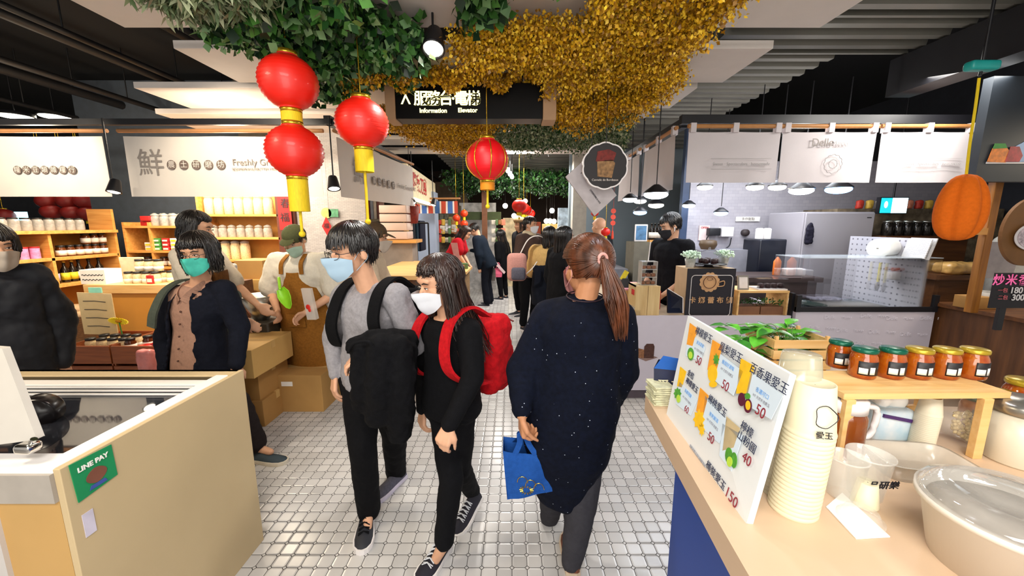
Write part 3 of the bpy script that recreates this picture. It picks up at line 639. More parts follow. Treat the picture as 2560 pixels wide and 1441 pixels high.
def hair(t, M, style, n=420, seed=1, m=None, len_z=-.12, front=.045, side=None, part=0, sub=None, mess=.006, crown=(0, -.03, .12), out=1.0, flare=0):
    """locks of hair combed over the skull. style: short, bob, long, pony"""
    g = random.Random(seed); A, B, C_ = .082*out, .102*out, .094*out; c0 = Vector((0, -.014, .03))
    b = MB(M)
    def sp(th, ph, k=1.0):  # th from crown (0) , ph azimuth 0 = front
        return c0+Vector((A*k*math.sin(th)*math.sin(ph), B*k*math.sin(th)*math.cos(ph), C_*k*math.cos(th)))
    def limit(ph):
        f = math.cos(ph)
        if style == 'pony': return R(58) if f > .75 else R(84) if f > .1 else R(130)
        if f > .55: return R(68) if front < .04 else R(55)
        if f > .0: return R(88) if style == 'short' else R(96)
        return R(122)
    # skull-hugging cap
    rings = []
    for j in range(9):
        rings.append([sp(limit(2*PI*i/28)*(.02+.98*j/8), 2*PI*i/28, 1.0) for i in range(28)])
    b.loft(rings, cap=True)
    for i in range(n):
        ph = g.uniform(-PI, PI) if style != 'long' or g.random() < .75 else g.choice((-1, 1))*g.uniform(.5, 2.2); lim = limit(ph)*g.uniform(.9, 1.08); th0 = g.uniform(0, .55)*lim; k = g.uniform(1.0, 1.05); P = []
        if style == 'pony': break
        sw = g.uniform(-.25, .25)+part*.5
        for j in range(7):
            q = j/6; th = th0+(lim-th0)*q; P.append(sp(th, ph+sw*q*(1-th/2.2), k)+Vector((g.uniform(-1, 1), g.uniform(-1, 1), g.uniform(-1, 1)))*mess*.25*q)
        e = P[-1]; dn = (P[-1]-P[-2]).normalized(); f = math.cos(ph)
        if style == 'short':
            L_ = (.035 if f > .3 else .02 if abs(f) < .3 else .035)*g.uniform(.6, 1.3); P.append(e+(dn*.8-ZA*.3).normalized()*L_*.5); P.append(e+(dn*.6-ZA*.6).normalized()*L_)
        else:
            if f > .6 and style != 'long': L_ = max(0, e.z-front)*g.uniform(.7, 1.05); z_end = e.z-L_
            elif f > .45 and style == 'long': z_end = e.z-.03; 
            else: z_end = (len_z if side is None or f < -.2 else side)+g.uniform(-.02, .02)
            nst = 5
            for j in range(1, nst+1):
                q = j/nst; z = e.z+(z_end-e.z)*q; inn = 1+.10*math.sin(q*PI)*(1 if style == 'bob' else .4)-.10*q*(1 if style == 'bob' else 0) + (flare*q*q if f < .35 else -.05)
                P.append(Vector((e.x*inn+g.uniform(-1, 1)*mess*q, e.y*inn+g.uniform(-1, 1)*mess*q, z)))
        b.tube(P, [.0055, .0065, .0065, .006, .0045, .0015], 5, flat=.5)
    if style == 'pony':
        tie = Vector(part); g2 = g
        for i in range(n):
            ph = g2.uniform(-PI, PI); th = limit(ph)*g2.uniform(.25, 1.02); s0 = sp(th, ph, g2.uniform(1.0, 1.04)); P = [s0]
            for j in range(1, 9):
                q = j/8; p = s0.lerp(tie, q)-c0; e_ = Vector((p.x/A, p.y/B, p.z/C_)); ln = max(e_.length, 1e-4); kk = (1.03 if ln < 1.03 else ln); e_ = e_/ln*kk; P.append(c0+Vector((e_.x*A, e_.y*B, e_.z*C_)).lerp(p, q**6))
            b.tube(P, [.004, .0055, .005, .0035], 5, flat=.5)
    return b.build('hair', m or HB, t, world=True)
def person(label, J, head, feet, sex='f', vox=.009, bw=1.0, skn=SK, limbs=1.0, fingers=True, hands=None, hs=1.0, base=None, neckr=.05):
    """J joints in world space; head=(centre, yaw, pitch, roll) ; returns (thing, joints, head matrix)"""
    J = {k: Vector(v) for k, v in J.items()}
    if 'hipL' not in J:
        f = J.pop('fwd', None); 
    gx = (J['anL']+J['anR'])/2; t = thing('person', label, 'person', base or (gx.x, gx.y, 0), 0)
    sw = (J['shR']-J['shL']).length/.34; k = bw
    b = MB()
    torso(b, J, [(-.16, .06, .06, 0), (-.08, .13*k, .095*k, 0), (.05, .152*k, .11*k, 0), (.25, .138*k, .1*k, 0), (.45, .125*k, .09*k, 0), (.68, .145*k*sw, .1*k, 0), (.84, .15*sw, .09*k, 0), (.93, .12*sw, .07, 0), (1.0, .06, .05, 0)])
    up = (J['neck']-J['pelvis']).normalized()
    for s_ in 'LR':
        b.caps(J['sh'+s_], J['el'+s_], .047*limbs, .037*limbs); b.caps(J['el'+s_], J['el'+s_].lerp(J['wr'+s_], .35), .037*limbs, .038*limbs); b.caps(J['el'+s_].lerp(J['wr'+s_], .35), J['wr'+s_], .037*limbs, .0245)
        b.caps(J['neck']-up*.03, J['sh'+s_], .05, .046*limbs)
        b.caps(J['hip'+s_], J['kn'+s_], .082*limbs*min(k, 1.15), .052*limbs); b.caps(J['kn'+s_], J['kn'+s_].lerp(J['an'+s_], .35), .05*limbs, .054*limbs); b.caps(J['kn'+s_].lerp(J['an'+s_], .35), J['an'+s_], .052*limbs, .034)
        b.caps(J['hip'+s_], J['pelvis'], .09*min(k, 1.1), .1); tp = J.get('toe'+s_)
        if tp: b.caps(J['an'+s_]-ZA*.03, J['an'+s_].lerp(tp, .75)-ZA*.02, .03, .022)
        hd = (hands or {}).get(s_)
        if hd and fingers: hand(b, J['wr'+s_], hd[0], hd[1], hd[2], hd[3] if len(hd) > 3 else 1, hs)
        else: b.ell(J['wr'+s_]+(J['wr'+s_]-J['el'+s_]).normalized()*.05, (.03, .03, .05))
    hc, yaw, pitch, roll = head; M = Matrix.Translation(Vector(hc)) @ Matrix.Rotation(R(yaw), 4, 'Z') @ Matrix.Rotation(R(pitch), 4, 'X') @ Matrix.Rotation(R(roll), 4, 'Y')
    if hs != 1: M = M @ Matrix.Scale(hs, 4)
    b.caps(J['neck']-up*.03, M @ Vector((0, -.02, -.06)), neckr*1.06, neckr); head_prims(b, M)
    b.build('body', skn, t, world=True, mods=organic(vox, 2 if vox < .007 else 1))
    return t, J, M
def shirt(t, J, m, name='shirt', g=.014, bw=1.0, vox=.009, sl=1.0, t0=-.02, t1=.985, disp=.012, ds=.09, sw=None, elr=0, cuff=.034, hem=None, neckw=.075, limbs=1.0, label=None):
    sw = (J['shR']-J['shL']).length/.34; k = bw; b = MB()
    rows = [(t0, .150*k+g, .112*k+g, 0)] if t0 > -.1 else [(t0, .155*k+g, .118*k+g, 0), (0, .155*k+g, .115*k+g, 0)]
    rows += [(.25, .142*k+g, .104*k+g, 0), (.45, .13*k+g, .095*k+g, 0), (.68, .147*k*sw+g, .102*k+g, 0), (.84, .15*sw+g, .092*k+g, 0), (.93, .12*sw+g, .072+g, 0), (t1, neckw, .06, 0)]
    if hem: rows = hem + rows
    torso(b, J, rows); up = (J['neck']-J['pelvis']).normalized()
    for s_ in 'LR':
        b.caps(J['neck']-up*.035, J['sh'+s_], .05+g*.6, .048*limbs+g)
        e = J['el'+s_]; 
        if sl > .5:
            b.caps(J['sh'+s_], e, .049*limbs+g, .041*limbs+g+elr); q = (sl-.5)*2; b.caps(e, e.lerp(J['wr'+s_], q), .041*limbs+g+elr, cuff)
        else: b.caps(J['sh'+s_], J['sh'+s_].lerp(e, sl*2), .052*limbs+g, .052*limbs+g*1.6)
    o = b.build(name, m, t, world=True, mods=organic(vox, 3, disp, ds))
    if label: o['label'] = label
    return o
def pants(t, J, m, g=.012, bw=1.0, vox=.009, ankle=.055, disp=.012, name='trousers', limbs=1.0, end=.93, knee=.058, lo=None):
    b = MB(); k = bw
    torso(b, J, [(-.18, .05, .06, 0), (-.1, .13*k+g, .1*k+g, 0), (.05, .152*k+g, .11*k+g, 0), (.14, .142*k+g, .104*k+g, 0)])
    for s_ in 'LR':
        a = J['kn'+s_].lerp(J['an'+s_], end); b.caps(J['hip'+s_], J['kn'+s_], .084*limbs*min(k, 1.15)+g, knee+g); b.caps(J['kn'+s_], a, knee+g, ankle); b.caps(J['hip'+s_], J['pelvis'], .09+g, .1)
    return b.build(name, m, t, world=True, mods=organic(vox, 3, disp, .08))
def JJ(Y, d):
    """joints from pixels: name: (px, py, dY)"""
    return {k: at(v[0], v[1], Y+v[2]) for k, v in d.items()}
def lens(J, n=''):
    f = lambda a, b: round((J[a]-J[b]).length, 2)
    print(n, 'upper arm', f('shL', 'elL'), f('shR', 'elR'), 'fore', f('elL', 'wrL'), f('elR', 'wrR'), 'thigh', f('hipL', 'knL'), f('hipR', 'knR'), 'shin', f('knL', 'anL'), f('knR', 'anR'), 'torso', f('pelvis', 'neck'), 'sh', f('shL', 'shR'), 'ank z', round(J['anL'].z, 2), round(J['anR'].z, 2))
BLK = fabric('black_cloth', '#0a0a0d', .2); DNM = fabric('charcoal_cloth', '#1e1e22', .2)
MB_BLUE = mat('mask_pale_blue', '#9fbacd', .8, var=.03, scale=8); MB_WHITE = mat('mask_white', '#cdd0d6', .8, var=.03); MB_TEAL = mat('mask_teal', '#48c4b0', .8, var=.08, scale=60); MB_GREY = mat('mask_grey', '#b7aa9c', .8, var=.05); MB_BLACK = mat('mask_black', '#15151a', .8); MB_PINK = mat('mask_pink', '#e0a0a0', .8)
# ---- man in grey sweater -------------------------------------------------
J = JJ(1.75, dict(pelvis=(935, 925, .12), neck=(928, 722, .04), shR=(862, 740, .09), shL=(990, 742, -.04), elR=(834, 850, .19), wrR=(838, 935, .12), elL=(1036, 862, -.02), wrL=(935, 893, -.20),
    hipR=(898, 950, .16), hipL=(962, 950, .06), knR=(908, 1120, .02), anR=(920, 1262, .10), knL=(985, 1085, .26), anL=(990, 1178, .46)))
J['toeR'] = onz(915, 1352, .02); J['toeL'] = onz(955, 1240, .02); lens(J, 'man')
hY = 1.72
t, J, M = person('young man in grey sweater, glasses and pale blue mask, black coat over his arm', J, (at(880, 628, hY), 143, -8, 0), None, vox=.0055, skn=SK,
    hands=dict(R=((-.05, -.25, -1), (.6, .5, 0), .45, -1), L=((-1, -.25, -.02), (0, .3, -1), .8, 1)), bw=.98)
MAN = t; M_man = M
shirt(t, J, fabric('grey_knit', '#8f8c90', .12, scale=90), 'sweater', .016, vox=.007, t0=-.16, neckw=.085, disp=.016, ds=.07, cuff=.032)
pants(t, J, BLK, vox=.009, ankle=.062, end=1.1)
hair(t, M, 'short', 520, 3, HB, front=.02, mess=.008, out=1.06); mask(t, M, MB_BLUE, 'pale blue surgical mask'); face_bits(t, M, 1, 1)
NV = mat('shoe_charcoal', '#24252c', .7); NVK = mat('shoe_knit', '#4a4a58', .8, var=.2, scale=80)
hd = (onz(912, 1362, 0)-onz(925, 1272, 0)); shoe(t, onz(921, 1283, 0), (hd.x, hd.y, 0), L_=.285, m=NV, ms=M_white, laces=BLK, label='black running shoe with pale sole')
shoe(t, J['anL']+Vector((.045, .03, -.055)), onz(945, 1248, 0)-(J['anL']+Vector((.045, .03, -.055))), L_=.285, m=NVK, ms=mat('sole_lilac', '#c8c2d4', .6), label='grey knit running shoe, heel lifted')
# backpack of the man: straps plus a flat bag on his back
def strap(mb, pts, w_, th, side): mb.ribbon(catmull(pts, 8), w_, th, side)
bx, by = (J['shR']-J['shL']).normalized(), (J['neck']-J['pelvis']).normalized(); fw = by.cross(bx).normalized(); Rm = Matrix((bx, fw, by)).transposed()
bp = thing('backpack', 'black backpack worn by the young man in the grey sweater, only its straps in view', 'backpack', J['neck']-fw*.22-by*.35)
b = MB(); b.rbox(J['neck']-fw*.215-by*.25, (.28, .12, .40), .05, Rm, 4); b.build('bag', BLK, bp, world=True)
for s_, q in (('L', -1), ('R', 1)):
    b = MB(); s0 = J['neck']+bx*q*.115
    strap(b, [s0-fw*.14-by*.03, s0-fw*.03+by*.045, s0+fw*.07+by*.01, s0+fw*.125-by*.1+bx*q*.01, s0+fw*.115-by*.2+bx*q*.03, s0+fw*.04-by*.3+bx*q*.065, s0-fw*.1-by*.33+bx*q*.05], .062, .012, bx)
    b.build('strap', BLK, bp, world=True)
# black coat over the forearm
cp = at(955, 960, 1.46); ct = thing('coat', 'black coat folded over the forearm of the young man in grey', 'coat', (cp.x, cp.y, cp.z-.2))
b = MB(); 
def pc(px, py, Y): return at(px, py, Y)
for P, r in [([(895, 868, 1.56), (950, 850, 1.56), (1020, 850, 1.62)], .05), ([(905, 880, 1.53), (900, 960, 1.5), (905, 1010, 1.54)], .042), ([(950, 870, 1.5), (950, 970, 1.48), (945, 1040, 1.53)], .055), ([(1000, 870, 1.52), (1005, 980, 1.5), (1000, 1080, 1.55)], .055), ([(1020, 880, 1.58), (1015, 990, 1.58), (1010, 1060, 1.6)], .045), ([(930, 870, 1.62), (930, 980, 1.62), (940, 1030, 1.62)], .05), ([(990, 870, 1.66), (990, 1000, 1.66), (985, 1070, 1.66)], .045)]:
    q = catmull([pc(*p) for p in P], 4)
    for i in range(len(q)-1): b.caps(q[i], q[i+1], r, r)
b.build('coat_body', fabric('coat_black', '#08080b', .3), ct, world=True, mods=organic(.01, 6, .028, .05))
b = MB(); b.tube(catmull([pc(870, 882, 1.5), pc(885, 860, 1.47), pc(920, 855, 1.45), pc(935, 872, 1.45)]), .006, 6); b.build('hanging_loop', BLK, ct, world=True)
# ---- girl with red backpack ---------------------------------------------
J = JJ(1.62, dict(pelvis=(1128, 985, .06), neck=(1120, 792, .03), shR=(1075, 822, .12), shL=(1172, 828, -.06), elR=(1062, 930, .2), wrR=(1058, 1020, .14), elL=(1182, 945, -.12), wrL=(1124, 1060, -.2),
    hipR=(1105, 1010, .1), hipL=(1155, 1010, .02), knR=(1128, 1200, -.02), anR=(1110, 1345, -.05), knL=(1150, 1170, .1), anL=(1180, 1228, .33)))
J['toeR'] = onz(1078, 1412, .02); lens(J, 'girl')
t, J, M = person('young woman with long dark hair, white mask, all in black, red backpack on', J, (at(1098, 708, 1.60), 132, -12, 0), None, vox=.0055, bw=.84, limbs=.86,
    hands=dict(R=((-.1, -.15, -1), (.6, .5, 0), .5, -1), L=((-.35, -.25, -.9), (.3, .8, -.1), .7, 1)), hs=.93, neckr=.043)
GIRL = t
shirt(t, J, BLK, 'sweater', .012, bw=.86, vox=.008, t0=-.22, limbs=.9, disp=.012, cuff=.036)
pants(t, J, fabric('black_jean', '#0b0b0e', .2), g=.006, bw=.86, limbs=.86, vox=.008, ankle=.045, knee=.052, end=1.06)
hair(t, M, 'long', 520, 5, HDB, len_z=-.38, mess=.02, flare=.65, out=1.07, part=.25); mask(t, M, MB_WHITE, 'white surgical mask'); face_bits(t, M)
hd = onz(1070, 1425, 0)-onz(1128, 1345, 0); shoe(t, onz(1122, 1362, 0), (hd.x, hd.y, 0), L_=.25, m=mat('canvas_black', '#1c1a26', .8), ms=mat('rubber_white', '#e8e4e0', .5), laces=MB_WHITE, label='black canvas shoe with white toe and laces')
shoe(t, J['anL']+Vector((.04, .03, -.06)), onz(1152, 1318, 0)-(J['anL']+Vector((.04, .03, -.06))), L_=.25, m=mat('canvas_black', '#1c1a26', .8), ms=mat('rubber_white', '#e8e4e0', .5), laces=MB_WHITE)
bx, by = (J['shR']-J['shL']).normalized(), (J['neck']-J['pelvis']).normalized(); fw = by.cross(bx).normalized(); Rm = Matrix((bx, fw, by)).transposed()
M_rbag = fabric('red_nylon', '#b3121a', .2); bc = J['neck']-fw*.215-by*.24
bp = thing('backpack', 'red backpack worn by the young woman in black', 'backpack', bc-by*.2)
b = MB(); b.rbox(bc, (.28, .17, .40), .06, Rm, 4); b.rbox(bc-fw*.09-by*.08, (.22, .07, .2), .03, Rm, 3); b.build('bag', M_rbag, bp, world=True, mods=lambda o: organic(.012, 2, .03, .05)(o))
b = MB(); b.tube(catmull([bc-fw*.10+by*.14+bx*.11, bc-fw*.11+by*.17, bc-fw*.10+by*.14-bx*.11]), .004, 6); b.build('zip', mat('zip_dark', '#5c0c10', .5), bp, world=True)
for q in (-1, 1):
    b = MB(); s0 = J['neck']+bx*q*.105
    strap(b, [s0-fw*.14-by*.03, s0-fw*.03+by*.035, s0+fw*.07-by*.0, s0+fw*.118-by*.11+bx*q*.01, s0+fw*.112-by*.21+bx*q*.03, s0+fw*.03-by*.29+bx*q*.05, s0-fw*.1-by*.33+bx*q*.04], .058, .012, bx)
    b.build('strap', M_rbag, bp, world=True)
# ---- woman with ponytail, seen from behind -------------------------------
J = JJ(1.58, dict(pelvis=(1430, 1000, 0), neck=(1462, 748, -.02), shL=(1372, 796, .03), shR=(1545, 798, 0), elL=(1312, 930, .0), wrL=(1305, 1038, -.12), elR=(1548, 925, -.0), wrR=(1520, 1030, .13),
    hipL=(1392, 1030, .02), hipR=(1462, 1030, -.02), knL=(1384, 1220, .10), anL=(1374, 1300, .30), knR=(1452, 1262, -.03), anR=(1430, 1405, -.02)))
lens(J, 'pony'); J['toeR'] = J['anR']+Vector((.03, .16, -.04)); J['toeL'] = J['anL']+Vector((-.02, .16, -.07))
t, J, M = person('woman seen from behind with a long brown ponytail, dark navy dress and grey leggings', J, (at(1466, 668, 1.57), 25, -4, 0), None, vox=.0055, bw=1.12, limbs=1.08, skn=SK2,
    hands=dict(L=((.02, .05, -1), (1, .2, 0), 1.25, 1), R=((-.4, .6, -.5), (-.6, 0, 0), .5, -1)), neckr=.046)
PONY = t
M_navy = mat('navy_speckled_knit', '#080d1c', .9, var=.3, scale=60, bump=.2, bscale=250, spec=.15)
nt = M_navy.node_tree; vo = nt.nodes.new('ShaderNodeTexVoronoi'); vo.inputs['Scale'].default_value = 34; tc = nt.nodes.new('ShaderNodeTexCoord'); nt.links.new(tc.outputs['Object'], vo.inputs[0])
lt = nt.nodes.new('ShaderNodeMath'); lt.operation = 'LESS_THAN'; lt.inputs[1].default_value = .065; nt.links.new(vo.outputs['Distance'], lt.inputs[0])
mx = nt.nodes.new('ShaderNodeMix'); mx.data_type = 'RGBA'; nt.links.new(lt.outputs[0], mx.inputs[0]); bs = nt.nodes['Principled BSDF']; src = bs.inputs['Base Color'].links[0].from_socket
nt.links.new(src, mx.inputs[6]); mx.inputs[7].default_value = (.45, .5, .6, 1); nt.links.new(mx.outputs[2], bs.inputs['Base Color'])
up = (J['neck']-J['pelvis']).normalized(); L_ = (J['neck']-J['pelvis']).length
shirt(t, J, M_navy, 'dress', .024, bw=1.18, vox=.009, t0=-.1, limbs=1.15, disp=.022, ds=.12, sl=.93, cuff=.044, elr=.014, neckw=.095,
    hem=[(-1.12, .095, .075, .0), (-1.08, .115, .09, 0), (-.85, .15, .125, 0), (-.5, .195, .16, 0), (-.25, .205, .165, 0)])
pants(t, J, fabric('grey_legging', '#3c3b40', .1), g=.01, bw=1.1, limbs=1.1, vox=.009, ankle=.048, knee=.064, name='leggings', end=1.02)
TIE = Vector((-.022, -.128, .035))
hair(t, M, 'pony', 1000, 8, HBR, part=TIE, out=1.12)
b = MB(M); g_ = random.Random(4)
for i in range(260):
    a = g_.uniform(0, 2*PI); r = math.sqrt(g_.random()); P = []; ln = g_.uniform(.8, 1.05)
    for j in range(9):
        q = j/8*ln; wd = .014+.036*math.sin(min(1, q*1.15)*PI*.62)*(1-.72*max(0, q-.55)/.5); c = TIE+Vector((.055*q, -.035*math.sin(q*2.2)-.0*q, .012*math.sin(q*3)-.30*q)); P.append(c+Vector((math.cos(a)*r*wd, math.sin(a)*r*wd*.75-.012, 0))+Vector((g_.uniform(-1, 1), g_.uniform(-1, 1), 0))*.003*q)
    b.tube(P, [.003, .0045, .0045, .004, .001], 5, flat=.6)
b.build('ponytail', HBR, t, world=True)
b = MB(M); b.tube([TIE+Vector((.019*math.cos(a), -.006, .019*math.sin(a))) for a in [2*PI*i/24 for i in range(25)]], .0065, 8, cap=False); b.build('hair_tie', mat('hair_tie_pink', '#c8958c', .8), t, world=True)
mask(t, M, MB_PINK, 'pale pink mask')
b = MB(); n0 = J['neck']+ZA*.012; b.tube([n0+Vector((.075*math.cos(a), .06*math.sin(a)-.0, .012*math.sin(a)-.0)) for a in [2*PI*i/30 for i in range(31)]], .0028, 5); b.build('necklace', mat('cord_purple', '#2a1420', .6), t, world=True)
BRS = mat('brown_leather', '#6e3c26', .5, var=.3)
shoe(t, Vector((J['anR'].x, J['anR'].y-.045, 0)), (.05, 1, 0), L_=.25, m=BRS, ms=mat('sole_tan', '#c9b49a', .6), label='brown leather shoe'); shoe(t, J['anL']+Vector((0, -.04, -.075)), (0, 1, -.25), L_=.25, m=BRS, ms=mat('sole_tan', '#c9b49a', .6))
# blue shopping bag in her hand
M_bag = fabric('blue_nonwoven', '#20509a', .12); Yb_ = J['wrL'].y+.02; A_ = [at(1257, 1128, Yb_), at(1366, 1138, Yb_), at(1381, 1228, Yb_), at(1268, 1250, Yb_)]
bt = thing('shopping_bag', 'bright blue cloth bag with a gold floral print, held by the ponytail woman', 'bag', (A_[2]+A_[3])/2)
b = MB(); D = Vector((0, .09, 0)); fr = A_; bk = [p+D for p in A_]; bk[0] += ZA*.012; bk[1] += ZA*.012
top_f = [fr[0], fr[1]]; nseg = 8
def quadgrid(P00, P10, P11, P01, n=8, off=lambda a, b: Vector()): return [[P00.lerp(P10, i/n).lerp(P01.lerp(P11, i/n), j/n)+off(i/n, j/n) for i in range(n+1)] for j in range(n+1)]
def sheet(b, G, th=Vector((0, .003, 0))):
    n = len(G[0]); vs = [p for r in G for p in r]; k = len(vs); vs += [p+th for p in vs]; fs = []
    for j in range(len(G)-1):
        for i in range(n-1): q = j*n+i; fs += [(q, q+1, q+n+1, q+n), (q+k, q+n+k, q+n+1+k, q+1+k)]
    for i in range(n-1): fs += [(i, i+k, i+1+k, i+1)]
    b.add(vs, fs, True)
sheet(b, quadgrid(fr[0], fr[1], fr[2], fr[3], off=lambda a, c: Vector((0, -.012*math.sin(a*PI)*math.sin(c*2.5)-.004*math.sin(a*9+c*5), -.006*math.sin(a*PI)*(1-c)))))
sheet(b, quadgrid(bk[0], bk[1], bk[2], bk[3]), Vector((0, -.003, 0))); sheet(b, quadgrid(fr[0], bk[0], bk[3], fr[3]), Vector((.002, 0, 0))); sheet(b, quadgrid(fr[1], bk[1], bk[2], fr[2]), Vector((-.002, 0, 0))); sheet(b, quadgrid(fr[3], fr[2], bk[2], bk[3]), Vector((0, 0, .002)))
b.build('bag_body', M_bag, bt, world=True)
hp = J['wrL']+Vector((0, .02, -.095))
for dd, nm in ((0, 0), (.09, 1)):
    b = MB(); l = A_[0].lerp(A_[1], .28)+Vector((0, dd, -.01)); r_ = A_[0].lerp(A_[1], .78)+Vector((0, dd, -.01)); b.ribbon(catmull([l, l.lerp(hp, .55)+Vector((.004, 0, 0)), hp+Vector((-.008, (dd-.045)*.2, 0)), hp+Vector((.012, (dd-.045)*.2, 0)), r_.lerp(hp, .5), r_], 6), .024, .002, Vector((1, 0, .15)) if 0 else Vector((1, .0, 0)))
    b.build('handle', M_bag, bt, world=True)
b = MB(); X = (A_[1]-A_[0]).normalized(); Yv = ZA; o_ = A_[3].lerp(A_[2], .32)+ZA*.035-YA*.018
for k in range(3):
    P = []
    for q in range(13):
        a = PI*q/12; P.append(o_+X*(.02+.035*k-.017+ .022*-math.cos(a))+ZA*(.045-.012*k+.028*math.sin(a))); 
    b.tube(P, .0014, 4)
for k in range(14):
    a = 2*PI*k/14; b.tube([o_+X*(.02+.016*math.cos(a))+ZA*(.012+.012*math.sin(a)), o_+X*(.02+.03*math.cos(a))+ZA*(.012+.02*math.sin(a))], .002, 4)
b.build('gold_print', M_goldf, bt, world=True)
# ---------------------------------------------------------------- further people
def npc(label, px, py, Y, yaw, h=1.65, lean=0, arms=None, bw=1.0, vox=.012, skn=SK, pitch=0, roll=0, legs=None, headyaw=None, mk=None, hairs=None, wear=None, fingers=False, hc=None, dx=0, turn=0):
    """standing figure placed so that its head centre sits at (px,py) at depth Y; arms/legs in local metres (x right, y forward)"""
    H_ = at(px, py, Y); k = h/1.65; ln = R(lean); Rz = Matrix.Rotation(R(yaw), 3, 'Z'); pz = .93*k
    hl = Vector((0, .02, .61)); rot = Matrix.Rotation(-ln, 3, 'X')
    base = Vector((H_.x, H_.y, 0)) - Rz @ (rot @ (hl*k)); base.z = H_.z - (rot @ (hl*k)).z - pz
    off = base.z   # floor offset absorbed by leg length
    def Lc(p): return Vector((base.x, base.y, 0)) + Rz @ (Vector(p))
    def up_(p): return Lc((rot @ (Vector(p)*k)) + Vector((0, 0, pz+off)))
    J = dict(pelvis=up_((0, 0, 0)), neck=up_((0, 0, .47)), shR=up_((.165*bw, 0, .42)), shL=up_((-.165*bw, 0, .42)), hipR=Lc((.09*k, 0, pz+off-.03)), hipL=Lc((-.09*k, 0, pz+off-.03)))
    lg = legs or dict(knR=(.1, .03, .48), knL=(-.1, .03, .48), anR=(.1, -.02, .09), anL=(-.1, -.02, .09))
    for q, v in lg.items(): J[q] = Lc(v)
    ar = dict(elR=(.22, -.03, .14), wrR=(.23, .06, -.1), elL=(-.22, -.03, .14), wrL=(-.23, .06, -.1)); ar.update(arms or {})
    for q, v in ar.items(): J[q] = up_(v)
    for s_ in 'LR': J['toe'+s_] = J['an'+s_]+Rz @ Vector((0, .14, -.05))
    fd = Rz @ YA; hands = {s_: ((J['wr'+s_]-J['el'+s_]).normalized(), fd*.5-ZA*.4, .6, 1 if s_ == 'L' else -1) for s_ in 'LR'} if fingers else None
    t, J, M = person(label, J, (H_, yaw if headyaw is None else headyaw, pitch, roll), None, vox=vox, bw=bw, skn=skn, fingers=fingers, hands=hands, base=(base.x, base.y, 0))
    face_bits(t, M, 0, 0)
    if mk: mask(t, M, mk)
    for s_ in 'LR': shoe(t, Vector((J['an'+s_].x, J['an'+s_].y, J['an'+s_].z-.09)) - Rz @ Vector((0, .045, 0)), Rz @ YA, L_=.26, m=(wear or {}).get('shoe', NV), ms=(wear or {}).get('sole', M_white))
    return t, J, M
# woman with teal mask, pinkish shirt under an open navy jacket
J = JJ(2.38, dict(pelvis=(500, 905, .05), neck=(497, 712, .02), shR=(436, 738, .06), shL=(560, 724, .0), elR=(412, 850, .12), wrR=(420, 950, .08), elL=(600, 820, .02), wrL=(590, 915, -.06),
    hipR=(475, 930, .06), hipL=(525, 930, .03), knR=(510, 1040, .05), anR=(520, 1160, .12), knL=(598, 1010, .02), anL=(636, 1108, .03)))
J['toeL'] = J['anL']+Vector((.15, -.02, -.05)); lens(J, 'teal')
t, J, M = person('woman in teal mask, pinkish-brown shirt and open navy jacket, looking at the camera', J, (at(497, 635, 2.33), -172, -6, 4), None, vox=.007, bw=.95, hands=dict(R=((0, -.1, -1), (.5, .5, 0), .5, -1), L=((0, -.1, -1), (-.5, .5, 0), .5, 1)))
TEAL = t
M_shirt = fabric('pinkish_cotton', '#a8826f', .08); M_jkt = fabric('navy_jacket_cloth', '#141722', .2)
shirt(t, J, M_shirt, 'shirt', .014, bw=1.0, vox=.008, t0=-.3, sl=.02, limbs=.8, disp=.008, ds=.1, neckw=.07)
pants(t, J, fabric('dark_brown_trouser', '#241e1e', .15), vox=.01, ankle=.075, end=1.0, disp=.02)
up = (J['neck']-J['pelvis']).normalized(); xs_ = (J['shR']-J['shL']).normalized(); fw = up.cross(xs_).normalized()
for q, s_ in ((1, 'R'), (-1, 'L')):   # jacket halves, open at the front
    b = MB(); rings = []
    for tt, ww, dd, gap in [(-.42, .235, .18, .15), (-.15, .21, .165, .13), (.1, .185, .15, .115), (.4, .17, .135, .10), (.65, .205, .145, .09), (.84, .19, .13, .075), (.95, .12, .10, .06)]:
        c = J['pelvis'].lerp(J['neck'], tt) if 0 <= tt else J['pelvis']+up*tt*(J['neck']-J['pelvis']).length; P = []
        for i in range(13):
            a = PI/2 - (PI)*i/12; x = max(gap if a > 0 else 0, ww*math.cos(a)); y = dd*math.sin(a); P.append(c+xs_*q*x+fw*(y))
        P2 = [c+(p-c)*.93 for p in P[::-1]]; rings.append(P+P2)
    b.loft(rings); b.caps((J['neck']-up*.05).lerp(J['sh'+s_], .25), J['sh'+s_], .055, .068); b.caps(J['sh'+s_], J['el'+s_], .07, .062); b.caps(J['el'+s_], J['el'+s_].lerp(J['wr'+s_], .92), .06, .048)
    b.build('jacket_side', M_jkt, t, world=True, mods=organic(.011, 3, .02, .1))
for q in (-1, 1):
    b = MB(); n0 = J['neck']-up*.015; b.ribbon(catmull([n0+xs_*q*.07-fw*.02+up*.03, n0+xs_*q*.075+fw*.04+up*.01, n0+xs_*q*.05+fw*.095-up*.035, n0+xs_*q*.022+fw*.115-up*.075], 5), .05, .005, up); b.build('collar', M_shirt, t, world=True)
for i in range(6):
    b = MB(); b.ell(J['neck'].lerp(J['pelvis'], .13+.15*i)+fw*(.115+.006*i), .006); b.build('button', mat('button_dark', '#4a2c22', .4), t, world=True)
hair(t, M, 'bob', 520, 11, HB, len_z=-.11, front=.035, mess=.01, out=1.14); mask(t, M, MB_TEAL, 'teal surgical mask'); face_bits(t, M, 1)
